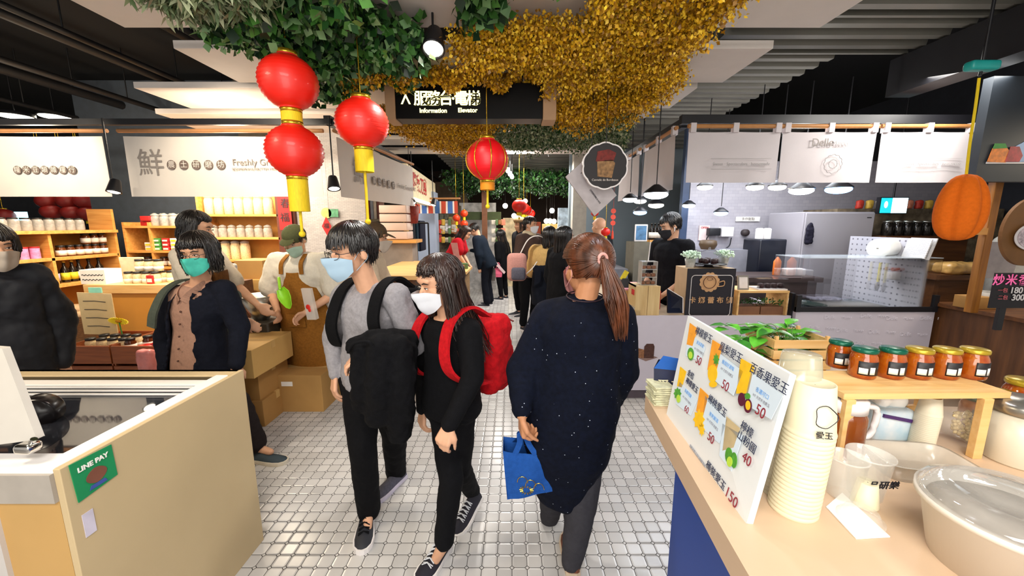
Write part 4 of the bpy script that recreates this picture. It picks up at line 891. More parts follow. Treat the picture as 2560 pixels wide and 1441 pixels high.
shoe(t, Vector((J['anL'].x-.05, J['anL'].y, .0)), (1, -.12, 0), L_=.28, m=mat('slate_shoe', '#2f3d46', .7), ms=mat('sole_cream', '#cfc6b4', .6)); shoe(t, Vector((J['anR'].x-.05, J['anR'].y, .0)), (1, -.3, 0), L_=.28, m=mat('slate_shoe', '#2f3d46', .7), ms=mat('sole_cream', '#cfc6b4', .6))
bp = thing('backpack', 'grey-green backpack worn by the woman in the teal mask', 'backpack', J['neck']-fw*.2-up*.4); Rm = Matrix((xs_, fw, up)).transposed()
b = MB(); b.rbox(J['neck']-fw*.20-up*.30+xs_*.09, (.34, .16, .44), .06, Rm, 4); b.build('bag', fabric('grey_green_canvas', '#4e544a', .1), bp, world=True)
for q in (1,):
    b = MB(); s0 = J['neck']+xs_*q*.13; strap(b, [s0-fw*.14-up*.05, s0-fw*.03+up*.04, s0+fw*.10-up*.0, s0+fw*.165-up*.12+xs_*.01, s0+fw*.175-up*.22+xs_*.02], .055, .012, xs_); b.build('strap', fabric('grey_green_canvas', '#4e544a', .1), bp, world=True)
# shopper at the far left in a dark puffer jacket
t, J, M = npc('person at the far left edge in a dark navy puffer jacket and beige mask', -20, 618, 2.04, -112, 1.62, lean=9, bw=.85, vox=.009, arms=dict(elR=(.22, -.06, .13), wrR=(.2, .0, -.12), elL=(-.22, -.04, .12), wrL=(-.2, .04, -.12)), mk=MB_GREY, pitch=-6, fingers=True)
M_puff = mat('puffer_nylon', '#0d1019', .75, var=.1, scale=10)
shirt(t, J, M_puff, 'puffer_jacket', .03, bw=.98, vox=.011, t0=-.35, disp=.03, ds=.09, cuff=.05, elr=.02)
pants(t, J, fabric('olive_grey_trouser', '#4a443c', .1), vox=.012, ankle=.07, end=1.0); hair(t, M, 'bob', 350, 21, HB, len_z=-.06, front=.03, out=1.08)
# cream-shirted woman behind
t, J, M = npc('woman in cream short-sleeved top, black hair, reaching down behind the teal-masked woman', 492, 572, 2.85, -78, 1.66, bw=1.08, vox=.011, arms=dict(elL=(-.14, .16, .17), wrL=(-.05, .34, .02), elR=(.22, .12, .16), wrR=(.26, .36, -.02)), mk=None, pitch=-10, fingers=True)
shirt(t, J, fabric('cream_cotton', '#cfc3b0', .06), 'top', .022, bw=1.12, vox=.012, t0=-.25, sl=.42, disp=.02); pants(t, J, DNM, vox=.014); hair(t, M, 'bob', 350, 22, HB, len_z=-.1, front=.05, out=1.06)
b = MB(); xs_ = (J['shR']-J['shL']).normalized(); up = (J['neck']-J['pelvis']).normalized(); fw = up.cross(xs_)
b.loft([[J['pelvis']+up*z+fw*(.16+o)+xs_*x for x, o in ((-w_, -.03), (-w_*.5, .0), (w_*.5, .0), (w_, -.03), (w_*.5, -.01), (-w_*.5, -.01))] for z, w_ in ((-.5, .2), (-.1, .2), (.1, .16), (.3, .12))]); b.build('apron', fabric('brown_apron', '#6b4522', .2), t, world=True)
# shop man with olive cap and mustard apron, scooping
t, J, M = npc('shopkeeper in olive cap, white T-shirt and mustard-brown apron, head bowed over his scoop', 737, 600, 3.30, 176, 1.66, lean=10, bw=1.28, vox=.010, arms=dict(elR=(.30, .05, .16), wrR=(.13, .24, .05), elL=(-.30, .06, .15), wrL=(-.13, .26, .05)), mk=mat('mask_green', '#a9c6b4', .8), pitch=-30, fingers=True)
APR = t; JA = J
shirt(t, J, fabric('white_tee', '#cfc8ba', .05), 't_shirt', .026, bw=1.27, vox=.011, t0=-.1, sl=.44, disp=.02, limbs=1.1); pants(t, J, DNM, vox=.014)
xs_ = (J['shR']-J['shL']).normalized(); up = (J['neck']-J['pelvis']).normalized(); fw = up.cross(xs_); M_apr = fabric('mustard_apron', '#8a5a22', .15)
b = MB(); rings = []
for z, w_, d_ in ((-.62, .26, .22), (-.3, .25, .215), (0, .235, .205), (.12, .19, .195), (.28, .13, .18), (.36, .105, .165)):
    rings.append([J['pelvis']+up*z+fw*d_*math.sqrt(max(0, 1-(x/.30)**2))+xs_*x*w_/.26 for x in [-.26+.52*i/12 for i in range(13)]]+[J['pelvis']+up*z+fw*(d_*math.sqrt(max(0, 1-(x/.30)**2))-.008)+xs_*x*w_/.26 for x in [.26-.52*i/12 for i in range(13)]])
b.loft(rings); b.build('apron', M_apr, t, world=True)
for q in (-1, 1):
    b = MB(); strap(b, [J['pelvis']+up*.35+fw*.16+xs_*q*.09, J['pelvis']+up*.44+fw*.13+xs_*q*.085, J['neck']+xs_*q*.075+fw*.03+up*.02], .035, .006, xs_); b.build('apron_strap', M_apr, t, world=True)
b = MB(); b.rbox(J['pelvis']+fw*.222-up*.05, (.16, .01, .12), .004, Matrix((xs_, fw, up)).transposed()); b.build('apron_pocket', M_apr, t, world=True)
M_cap = fabric('olive_cap', '#4f5236', .1); b = MB(M); b.ell((0, -.012, .045), (.086, .104, .084)); b.ell((0, .098, .045), (.06, .055, .006), Matrix.Rotation(-.25, 3, 'X')); b.build('cap', M_cap, t, world=True); hair(t, M, 'short', 160, 25, HB, out=.98, front=.06)
# helper with brown cap behind the grey-sweater man
t, J, M = npc('shop worker in brown cap and beige T-shirt, seen in profile packing goods', 938, 593, 3.3, -82, 1.65, lean=6, bw=1.0, vox=.012, arms=dict(elR=(.2, .08, .13), wrR=(.14, .33, .14), elL=(-.2, .1, .12), wrL=(-.12, .32, .14)), mk=MB_GREY, pitch=-12, fingers=True)
shirt(t, J, fabric('beige_tee', '#b9a68e', .05), 't_shirt', .018, bw=1.05, vox=.012, sl=.42, disp=.018); pants(t, J, DNM, vox=.014)
b = MB(M); b.ell((0, -.012, .045), (.086, .104, .084)); b.ell((0, .112, .04), (.06, .06, .006), Matrix.Rotation(-.25, 3, 'X')); b.build('cap', fabric('brown_cap', '#5b4a38', .1), t, world=True); hair(t, M, 'short', 160, 26, HB, out=.98, front=.06)
# cafe man in black shirt
t, J, M = npc('cafe worker in black shirt and black mask with white earphones, looking down', 1676, 564, 3.95, 112, 1.78, lean=6, bw=1.12, vox=.010, arms=dict(elL=(-.22, .04, .13), wrL=(-.13, .24, .0), elR=(.24, .05, .13), wrR=(.15, .24, 0)), headyaw=98, mk=MB_BLACK, pitch=-22, fingers=True)
CAFE = t; shirt(t, J, fabric('black_shirt', '#141418', .15), 'shirt', .022, bw=1.14, vox=.011, sl=.72, disp=.018, t0=-.2); pants(t, J, DNM, vox=.014); hair(t, M, 'short', 360, 27, HB, out=1.04, front=.05)
b = MB(M); b.caps((.086, .01, -.02), (.082, .02, -.055), .006, .003, 8); b.build('earphone', M_white, t, world=True); b = MB(M); b.caps((-.086, .01, -.02), (-.082, .02, -.055), .006, .003, 8); b.build('earphone', M_white, t, world=True)
# far aisle people
RED = fabric('red_cloth', '#a81420', .2)
t, J, M = npc('woman with dark hair in a red apron bending over the far stall', 1163, 583, 6.9, -95, 1.6, lean=28, vox=.016, arms=dict(elR=(.2, .15, .22), wrR=(.15, .35, .1), elL=(-.2, .15, .2), wrL=(-.1, .35, .1)), pitch=-30)
shirt(t, J, RED, 'red_apron', .03, vox=.018, t0=-.5, sl=.3); pants(t, J, DNM, vox=.018); hair(t, M, 'long', 160, 31, HDB, len_z=-.25, out=1.05)
t, J, M = npc('man in a dark navy suit jacket bending towards the far stall', 1186, 575, 7.5, 75, 1.74, lean=22, vox=.016, arms=dict(elR=(.2, .08, .2), wrR=(.12, .28, .3), elL=(-.2, .06, .15), wrL=(-.15, .15, -.08)), pitch=-40)
shirt(t, J, fabric('navy_suit', '#131c28', .1), 'jacket', .03, vox=.018, t0=-.3); pants(t, J, fabric('navy_trouser', '#12151e', .1), vox=.018, ankle=.075); hair(t, M, 'short', 160, 32, HB, out=1.03)
t, J, M = npc('woman with long black hair all in black standing right of the bending man', 1251, 590, 8.1, 60, 1.58, vox=.018, lean=4, pitch=-15)
shirt(t, J, BLK, 'jacket', .03, vox=.018, t0=-.35); pants(t, J, BLK, vox=.018, ankle=.05); hair(t, M, 'long', 140, 33, HB, len_z=-.4, out=1.06)
t, J, M = npc('woman in a brown top and cream hood with white mask, looking right', 1326, 563, 5.7, -140, 1.68, vox=.014, mk=MB_WHITE, headyaw=-125, pitch=-4, arms=dict(elR=(.22, 0, .14), wrR=(.16, .18, .1), elL=(-.2, .05, .14), wrL=(-.08, .2, .1)))
shirt(t, J, fabric('brown_fleece', '#4a3a34', .1), 'jacket', .03, vox=.016, t0=-.3); pants(t, J, BLK, vox=.018, ankle=.06); hair(t, M, 'short', 200, 34, HB, out=1.04, front=.06)
b = MB(); b.ell(J['neck']+Vector((0, .02, .02)), (.11, .10, .06)); b.build('hood', fabric('cream_fleece', '#cdbfa2', .08), t, world=True, mods=organic(.014, 2))
t, J, M = npc('person in a tan flat cap half hidden behind the woman in the brown top', 1300, 562, 6.6, 120, 1.64, vox=.018)
shirt(t, J, DNM, 'jacket', .03, vox=.018); pants(t, J, BLK, vox=.02); hair(t, M, 'bob', 120, 35, HB, out=1.02); b = MB(M); b.ell((0, 0, .07), (.1, .12, .06)); b.build('cap', fabric('tan_cap', '#a58a66', .1), t, world=True)
t, J, M = npc('woman from behind with black hair in a beige and navy jacket', 1374, 592, 4.9, -20, 1.6, vox=.012, lean=3, bw=1.1, arms=dict(elR=(.24, .02, .13), wrR=(.18, .15, .0), elL=(-.24, .04, .14), wrL=(-.16, .2, .05)))
BGE = t; JB = J
shirt(t, J, fabric('beige_jacket', '#b9975f', .08), 'jacket', .04, bw=1.1, vox=.014, t0=.35, disp=.02); hair(t, M, 'long', 260, 36, HB, len_z=-.16, out=1.08)
shirt(t, J, fabric('navy_cloth', '#10141f', .15), 'jacket_hem', .048, bw=1.1, vox=.014, t0=-.35, t1=.55, sl=.0) if 0 else None
b = MB(); torso(b, J, [(-.6, .2, .17, 0), (-.1, .21, .18, 0), (.2, .2, .165, 0), (.5, .195, .16, 0), (.56, .15, .12, 0)]); b.build('navy_hem', fabric('navy_cloth', '#10141f', .15), t, world=True, mods=organic(.014, 2, .02, .1)); pants(t, J, BLK, vox=.016)
t, J, M = npc('woman with long black hair and pale blue mask in a long black coat', 1412, 595, 4.4, -60, 1.62, vox=.012, headyaw=-75, mk=MB_BLUE, bw=1.05)
shirt(t, J, fabric('black_coat', '#0c0c0f', .2), 'coat', .035, bw=1.08, vox=.014, t0=-.9, disp=.02); pants(t, J, BLK, vox=.016); hair(t, M, 'long', 260, 37, HB, len_z=-.3, out=1.08)
t, J, M = npc('bald man in a dark top behind the far right counter', 1497, 566, 5.3, 40, 1.66, vox=.014, skn=SK3); shirt(t, J, DNM, 'shirt', .03, vox=.016); pants(t, J, BLK, vox=.018)
t, J, M = npc('shop worker at the right edge in a pale grey top, mostly out of view', 2600, 560, 3.58, 120, 1.62, vox=.014, bw=1.1); shirt(t, J, fabric('pale_grey_cotton', '#b8b4aa', .05), 'top', .04, bw=1.12, vox=.016); pants(t, J, DNM, vox=.018); hair(t, M, 'bob', 120, 38, HB)
# bags they carry
b0 = at(1308, 700, 4.75); bp = thing('backpack', 'pink and beige backpack with white straps on the woman in the beige jacket', 'backpack', b0)
b = MB(); b.rbox(at(1292, 668, 4.72), (.24, .17, .34), .06, None, 4); b.build('bag', fabric('pink_canvas', '#c08a80', .1), bp, world=True); b = MB(); b.rbox(at(1296, 685, 4.6), (.17, .08, .15), .03, None, 3); b.build('front_pocket', fabric('grey_canvas', '#5b5a66', .1), bp, world=True)
b = MB(); strap(b, [at(1298, 640, 4.75), at(1320, 600, 4.78), at(1345, 590, 4.82), at(1366, 600, 4.9)], .05, .01, YA); b.build('strap', M_cloth, bp, world=True); b = MB(); strap(b, [at(1308, 692, 4.72), at(1330, 672, 4.62), at(1342, 655, 4.66)], .03, .008, YA); b.build('strap', M_cloth, bp, world=True)
def tote(name, label, px, py, Y, w_, h_, m, hpx):
    p = at(px, py, Y); t = thing(name, label, 'bag', (p.x, p.y, p.z-h_/2)); b = MB(); b.loft([[p+Vector((sx*w_/2*k_, sy*.05*k2, z)) for sx, sy in ((-1, -1), (1, -1), (1, 1), (-1, 1))] for z, k_, k2 in ((-h_/2, .9, 1), (-h_*.1, 1.05, 1), (h_/2, 1, .3))], smooth=False); b.build('bag_body', m, t, world=True, bev=.006)
    b = MB(); b.tube(catmull([p+Vector((-w_*.3, 0, h_/2)), p+Vector((-w_*.1, 0, h_/2+.1)), p+Vector((w_*.1, 0, h_/2+.1)), p+Vector((w_*.3, 0, h_/2))]), .008, 5); b.build('handle', m, t, world=True)
tote('handbag', 'small grey bag in the hand of the bending man', 1228, 688, 7.6, .17, .22, fabric('grey_bag', '#6a625c', .1), 0)
tote('handbag', 'small pink bag hanging beside the grey one in the far aisle', 1246, 682, 7.65, .15, .17, fabric('pink_bag', '#d0607a', .1), 0)
p = at(1250, 668, 7.6); b = MB(); b.prism([(-.14, .1), (.08, -.14), (.11, -.1), (-.1, .14)], p, XA, ZA, .01); T(b.build('folder', mat('pale_folder', '#d4b8b8', .6)), 'pale pinkish folder held tilted by the bending man', 'folder')
# scoop and bag held by the shopkeeper
w_ = JA['wrR']+(JA['wrR']-JA['elR']).normalized()*.07; t = thing('scoop', 'lime green plastic scoop held by the shopkeeper', 'scoop', w_)
P0 = at(700, 722, 3.02); P1 = at(722, 765, 2.98); d = (P1-P0).normalized(); sd = d.cross(YA).normalized()
b = MB(); b.loft([[P0+d*tt+sd*wd*math.cos(a)+YA*(dp*abs(math.sin(a))) for a in [PI*i/8 for i in range(9)]]+[P0+d*tt+sd*wd*.93*math.cos(a)+YA*(dp*abs(math.sin(a))-.003) for a in [PI*(8-i)/8 for i in range(9)]] for tt, wd, dp in ((0, .035, .02), (.05, .055, .035), (.1, .05, .03), (.16, .03, .01), (.185, .006, .002))]); b.build('scoop_bowl', mat('lime_plastic', '#9ade2c', .4), t, world=True)
b = MB(); b.caps(P0, P0-d*.09+YA*.05, .011, .011); b.build('handle', mat('lime_plastic', '#9ade2c', .4), t, world=True)
t = thing('plastic_bag', 'tall clear plastic bag with a red mark held under the shopkeeper\'s left hand', 'bag', at(775, 800, 3.0))
b = MB(); q = [at(752, 722, 3.0), at(776, 722, 3.0), at(790, 800, 3.0), at(768, 800, 3.0)]; b.loft([[q[0], q[1], q[1]+YA*.03, q[0]+YA*.03], [q[3], q[2], q[2]+YA*.05, q[3]+YA*.05]], smooth=False); b.build('bag_film', mat('clear_film', '#f2eee6', .12, var=.03, alpha=.35), t, world=True)
b = MB(); b.ell(at(770, 768, 2.985), (.018, .003, .02)); b.ell(at(774, 776, 2.985), (.012, .003, .016)); b.build('red_mark', mat('red_print', '#d8281c', .5), t, world=True)
# ================================================================= left foreground freezer counter
M_rim = mat('freezer_rim', '#f6f2ee', .3, var=.02); M_fz = mat('tan_panel', '#c7b087', .55, var=.05, scale=2.5)
FX, FY0, FY1, FZ = -1.275, .985, 1.738, .917; FX0 = -3.3
t = thing('display_freezer', 'tan panelled freezer counter with a sunken glass top at lower left', 'freezer', (FX-.8, FY1-.3, 0))
b = MB(); b.b2((FX-.02, FY0, 0), (FX, FY1, FZ)); b.build('side_panel', M_fz, t, world=True, bev=.002)
b = MB(); b.b2((FX0, FY1-.02, 0), (FX-.02, FY1, FZ)); b.b2((FX0, FY1-.07, FZ-.006), (FX-.02, FY1, FZ)); b.build('back_panel', M_fz, t, world=True)
b = MB(); b.b2((FX-.20, FY0-.0, 0), (FX-.02, FY0+.018, FZ-.10)); b.build('front_panel', mat('orange_tan_panel', '#c39a5c', .5, var=.05, scale=3), t, world=True)
b = MB(); b.b2((FX0, FY0-.012, 0), (FX-.20, FY0+.018, FZ-.10)); b.build('white_front', mat('grey_white_steel', '#c9c3be', .5, var=.03), t, world=True)
b = MB(); b.b2((FX0, FY0-.01, FZ-.10), (FX-.02, FY0+.018, FZ-.012)); b.build('front_fascia', mat('grey_metal_rim', '#a49c92', .4, var=.1), t, world=True)
b = MB()
for lo, hi in (((FX0, FY0, FZ-.02), (FX-.02, FY0+.075, FZ+.004)), ((FX0, FY1-.13, FZ-.05), (FX-.02, FY1-.07, FZ-.02)), ((FX-.075, FY0+.07, FZ-.02), (FX-.02, FY1-.07, FZ+.004))): b.b2(lo, hi)
b.build('white_rim', M_rim, t, world=True, bev=.004)
b = MB(); b.b2((FX0, FY0+.07, FZ-.45), (FX-.075, FY1-.13, FZ-.44)); b.b2((FX0, FY1-.14, FZ-.45), (FX-.075, FY1-.13, FZ-.05)); b.b2((FX-.09, FY0+.07, FZ-.45), (FX-.075, FY1-.13, FZ-.03)); b.build('tub', mat('freezer_tub', '#23242a', .5, var=.2), t, world=True)
b = MB(); b.b2((FX0, FY0+.07, FZ-.03), (FX-.075, FY1-.13, FZ-.024)); b.build('glass_lid', mat('dark_lid_glass', '#30323a', .03, var=.02, alpha=.55, spec=1.0, coat=.6), t, world=True)
for i in range(3):
    b = MB(); y = FY1-.16-.035*i; b.b2((FX0, y, FZ-.022), (FX-.08, y+.007, FZ-.016)); b.build('sliding_rail', M_rim, t, world=True)
# tilted stand-up steel plate at the left edge, with round black knob and clamp
t = thing('tilted_guard_panel', 'blurred grey-white panel rising from the freezer rim at the left edge', 'panel', at(60, 1110, 1.05))
b = MB(); b.prism([(0, 0), (0, 0)], (0, 0, 0), XA, ZA, .01) if 0 else None
q = [at(-60, 1120, 1.02), at(92, 1100, 1.03), at(5, 872, 1.14), at(-150, 860, 1.14)]; n_ = Vector((0, .02, 0)); b.loft([q, [p+n_ for p in q]], smooth=False); b.build('panel', mat('panel_grey', '#bdb8b0', .5, var=.03), t, world=True, bev=.003)
b = MB(); b.rbox(at(70, 1115, 1.02)-ZA*.005, (.05, .04, .03), .01); b.tube([at(85, 1098, 1.02), at(72, 1128, 1.02)], .008, 8); b.build('clamp', mat('chrome', '#d0ccc6', .15, metal=1, var=.02), t, world=True)
c = at(97, 1030, 1.30); t = thing('round_dispenser', 'round black drum-shaped object standing on the freezer glass', 'dispenser', (c.x, c.y, FZ-.024)); b = MB(); b.lathe([(.0, -.035), (.055, -.035), (.06, -.025), (.06, .025), (.055, .035), (0, .035)], c, 28, M=Matrix.Rotation(PI/2, 3, 'X') @ Matrix.Rotation(.4, 3, 'Y')); b.build('drum', mat('gloss_black', '#181416', .25, var=.2), t, world=True)
b = MB(); b.rbox((c.x, c.y, (c.z-.055+FZ-.024)/2), (.04, .03, max(.02, c.z-.055-FZ+.03)), .004); b.build('foot', M_black, t, world=True)
# green notice and small white sticker on its side
def sidequad(px0, py0, px1, py1): 
    a, c = atx(px0, py0, FX+.001), atx(px1, py1, FX+.001); return a, c
A0 = atx(170, 1165, FX); A1 = atx(276, 1112, FX); A2 = atx(292, 1187, FX); A3 = atx(195, 1258, FX)
t = thing('notice_card', 'green notice card with a white text line stuck on the freezer side', 'notice', A3)
b = MB(); b.loft([[p+XA*.0004 for p in (A0, A1, A2, A3)], [p+XA*.003 for p in (A0, A1, A2, A3)]], smooth=False); b.build('card', mat('green_card', '#0f8a52', .6, var=.05), t, world=True)
Xd = (A1-A0).normalized(); Yd_ = (A0-A3).normalized(); txt('LINE PAY', .021, A0.lerp(A1, .5)-ZA*.026+XA*.0045, YA, ZA, M_paper, t, bold=.0006)
cc = A0.lerp(A2, .52)-ZA*.005; b = MB(); b.prism([(.026*math.cos(a)*(1+.15*math.cos(2*a)), .024*math.sin(a)-.008) for a in [2*PI*i/20 for i in range(20)]], cc+XA*.0035, YA, ZA, .001); b.build('brown_blob', mat('brown_print', '#7a4a38', .6), t, world=True)
b = MB(); b.prism([(-.026, 0), (.026, 0), (.02, .012), (-.02, .012)], cc+XA*.0036-ZA*.045, YA, ZA, .001); b.build('blue_blob', mat('blue_print', '#3c4f9a', .6), t, world=True)
a = atx(203, 1290, FX); t = thing('sticker', 'small white and pink sticker low on the freezer side', 'sticker', a); b = MB(); b.b2((FX+.0004, a.y, a.z-.075), (FX+.002, a.y+.03, a.z)); b.build('label', mat('lilac_paper', '#cfc8d8', .6), t, world=True)
# ================================================================= left shop: cartons, crates, counters, shelves
def carton(label, x0, y0, x1, y1, z0, z1, group=None, m=None, open_=False, rz=0):
    t = thing('cardboard_box', label, 'box', ((x0+x1)/2, (y0+y1)/2, z0), rz, group); w_, d, h = x1-x0, y1-y0, z1-z0; b = MB()
    if open_:
        b.b2((-w_/2, -d/2, 0), (w_/2, d/2, .01)); b.b2((-w_/2, -d/2, 0), (w_/2, -d/2+.006, h)); b.b2((-w_/2, d/2-.006, 0), (w_/2, d/2, h)); b.b2((-w_/2, -d/2, 0), (-w_/2+.006, d/2, h)); b.b2((w_/2-.006, -d/2, 0), (w_/2, d/2, h)); b.box((0, -d/2-.03, h-.006), (w_, .1, .004), Matrix.Rotation(-.5, 3, 'X'))
    else: b.b2((-w_/2, -d/2, 0), (w_/2, d/2, h))
    b.build('carton', m or M_card, t, bev=.003)
    if not open_:
        b = MB(); b.b2((-w_/2-.0008, -.025, h-.06), (w_/2+.0008, .025, h+.0008)); b.build('packing_tape', mat('packing_tape', '#c9a468', .3, var=.05), t)
    return t
f1 = onz(655, 1020, 0); f2 = onz(808, 1026, 0)
t = carton('large closed cardboard box standing on the tiled floor in front of the others', f1.x, 3.10, f2.x+.02, 3.52, 0, .33); b = MB(); b.b2((-.05, -.2125, .235), (.045, -.211, .275)); b.build('shipping_label', M_paper, t)
M_card2 = mat('dark_cardboard', '#a87c42', .8, var=.08, scale=5)
x0, x1 = at(560, 900, 2.95).x, at(650, 900, 2.95).x
carton('lowest cardboard box of the stack behind the woman in the teal mask', x0-.1, 2.85, x1+.05, 3.25, 0, .22, m=M_card2); carton('middle cardboard box of the stack behind the woman in the teal mask', x0-.12, 2.86, x1+.03, 3.26, .22, .46, m=M_card2)
carton('top cardboard box of the stack, its flat lid catching the light', x0-.16, 2.72, x1+.10, 3.24, .46, .68, m=mat('light_cardboard', '#cba25f', .8, var=.06, scale=5))
a = at(710, 905, 3.62); carton('flat open carton with a lit edge behind the large floor box', a.x-.2, 3.54, a.x+.38, 3.80, 0, .40, open_=True)
t = thing('lit_display_tray', 'low tray glowing orange under the counter behind the floor box', 'tray', at(770, 880, 3.85)); a = at(705, 915, 3.85); c = at(850, 888, 3.85)
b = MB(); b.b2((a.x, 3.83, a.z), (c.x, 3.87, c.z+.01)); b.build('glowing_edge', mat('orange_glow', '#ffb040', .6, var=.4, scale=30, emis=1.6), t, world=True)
b = MB(); b.b2((a.x-.05, 3.87, 0), (c.x+.05, 4.2, c.z-.01)); b.build('tray_base', M_dkwood, t, world=True)
# work counter of the shopkeeper
t = thing('work_counter', 'dark wooden work counter in front of the shopkeeper', 'counter', (-2.05, 3.9, 0)); b = MB(); b.b2((at(645, 840, 3.88).x, 3.88, 0), (-1.50, 4.3, .50)); b.build('cabinet', M_dkwood, t, world=True); 
t = thing('steel_box', 'brushed stainless steel bin beside the shopkeeper', 'bin', at(820, 830, 3.1)); a = at(780, 832, 3.45); c = at(855, 757, 3.45); b = MB(); b.b2((a.x, 3.45, a.z), (c.x+.12, 3.7, c.z)); b.build('bin_body', M_steel, t, world=True, bev=.01); b = MB(); b.b2((a.x-.01, 3.44, c.z), (c.x+.13, 3.71, c.z+.015)); b.build('rim', M_steel, t, world=True); b = MB(); b.b2((a.x+.06, 3.5, c.z+.016), (a.x+.16, 3.6, c.z+.06)); b.build('inner_pan', M_steel, t, world=True)
b = MB(); b.b2((a.x+.02, 3.48, .0), (c.x+.10, 3.68, a.z)); b.build('stand', M_dkwood, t, world=True)
a = at(700, 870, 3.3); t = thing('sack', 'crumpled brown paper sack with a wooden handle sticking out', 'sack', (a.x+.1, 3.4, .5)); b = MB(); b.rbox((a.x+.13, 3.5, .60), (.42, .3, .2), .05); b.build('sack_body', M_card2, t, world=True, mods=lambda o: organic(.016, 2, .05, .07)(o)); b = MB(); b.caps((a.x+.18, 3.45, .68), (a.x+.16, 3.4, .84), .02, .02); b.build('wooden_handle', M_pine, t, world=True); b = MB(); b.b2((a.x-.05, 3.36, 0), (a.x+.34, 3.66, .50)); b.build('low_table', M_dkwood, t, world=True)
# grinding machine left of him
a = at(622, 770, 3.2); t = thing('grinder', 'dark metal grinding machine with a steel hopper left of the shopkeeper', 'machine', (a.x, 3.35, 0)); b = MB(); b.rbox((a.x, 3.35, .38), (.3, .3, .76), .02); b.build('machine_body', mat('machine_dark', '#3a352c', .5, var=.3), t, world=True)
b = MB(); b.lathe([(.05, .76), (.07, .80), (.16, .98), (.165, .98), (.08, .80), (.06, .76)], (a.x, 3.35, 0), 28); b.build('hopper', M_steel, t, world=True); b = MB(); b.tube([(a.x+.1, 3.2, .62), (a.x+.1, 3.14, .62)], .05, 16); b.build('dial', M_black, t, world=True)
# stacked parcels behind the grinder
for i, (px0, py0, px1, py1, Y, lb, m) in enumerate([(590, 700, 655, 652, 3.9, 'brown parcel box at the top of the pile behind the grinder', M_card), (585, 728, 668, 700, 3.85, 'wrapped parcel second from the top of the pile behind the grinder', mat('light_cardboard', '#cba25f', .8)), (592, 775, 672, 728, 3.85, 'big carton at the bottom of the pile behind the grinder', M_card2)]):
    a = at(px0, py0, Y); c = at(px1, py1, Y); z0 = at(600, [700, 728, 775][i], Y).z if i < 2 else 0; carton(lb, a.x, Y, c.x, Y+.3, a.z if i < 2 else 0, c.z, m=m)
a = at(565, 650, 4.0)
# gift pack with checked wrapper
p = at(578, 700, 3.6); t = thing('snack_pack', 'bag of snacks with a yellow and blue checked wrapper hanging by the pile', 'package', (p.x, p.y, p.z)); b = MB(); b.rbox(p+ZA*.07, (.13, .05, .17), .02); b.build('wrapper', brick_mat('check_wrap', '#d8c8a0', '#4a5a80', '#efe8dc', 60), t, world=True)
b = MB(); b.b2((p.x-.07, 3.58, 0), (p.x+.1, 3.75, p.z-.015)); b.build('stand', M_dkwood, t, world=True)
# shelving units ------------------------------------------------------------
SH = []
def shelf_unit(name, label, x0, x1, y0, y1, boards, zt, uprights, m=None, back=None, z0=0, tint=None, xdepth=None):
    """frontal unit facing -Y"""
    t = thing(name, label, 'shelf', ((x0+x1)/2, (y0+y1)/2, z0)); m = m or M_oak
    for z in boards: b = MB(); b.b2((x0, y0, z-.028), (x1, y1, z)); b.build('shelf_board', m, t, world=True, bev=.002)
    for x in uprights: b = MB(); b.b2((x-.013, y0+.004, z0), (x+.013, y1, zt)); b.build('upright', m, t, world=True)
    b = MB(); b.b2((x0, y1, z0), (x1, y1+.01, zt)); b.build('back_panel', back or mat('oak_back', '#a8742e', .6, var=.08, scale=3), t, world=True); return t
Yk = 4.9
def zz(py, Y=Yk): return at(600, py, Y).z
xa, xb, xc, xd = at(312, 600, Yk).x, at(440, 600, Yk).x, at(523, 600, Yk).x, at(700, 600, Yk).x
shelf_unit('shelf_unit', 'oak shelf unit with red and green packets behind the cream-shirted woman', xa, xb+.35, Yk, Yk+.28, [zz(565), zz(627), zz(668), zz(712)], zz(556), [xa, xa+.32, xb+.35])
shelf_unit('shelf_unit', 'oak shelf unit with rows of filled glass jars behind the shopkeeper', xc-.1, xd, Yk, Yk+.28, [zz(536), zz(594), zz(650)], zz(440), [xc-.1, xd], back=mat('oak_bright', '#c89448', .6, var=.08))
# long side shelf along the left wall, running away from the camera
XL = -4.95; y0, y1 = 3.3, 4.85; t = thing('wall_shelf', 'long oak side shelf along the left wall, three boards of goods', 'shelf', (XL-.15, (y0+y1)/2, 0))
za, zb2, zc2 = 1.53, 1.24, .95
for z, w_ in ((za, .34), (zb2, .30), (zc2, .34), (.55, .36)): b = MB(); b.b2((XL-.3, y0, z-.035), (XL-.3+w_, y1, z)); b.build('shelf_board', M_oak, t, world=True, bev=.003)
for y in (y0, 4.15, y1): b = MB(); b.b2((XL-.3, y-.015, 0), (XL, y+.015, za if y < y1 else 1.78)); b.build('upright', M_oak, t, world=True)
b = MB(); b.b2((XL-.32, y0, 0), (XL-.3, y1, za)); b.build('back_panel', mat('oak_back', '#a8742e', .6), t, world=True)
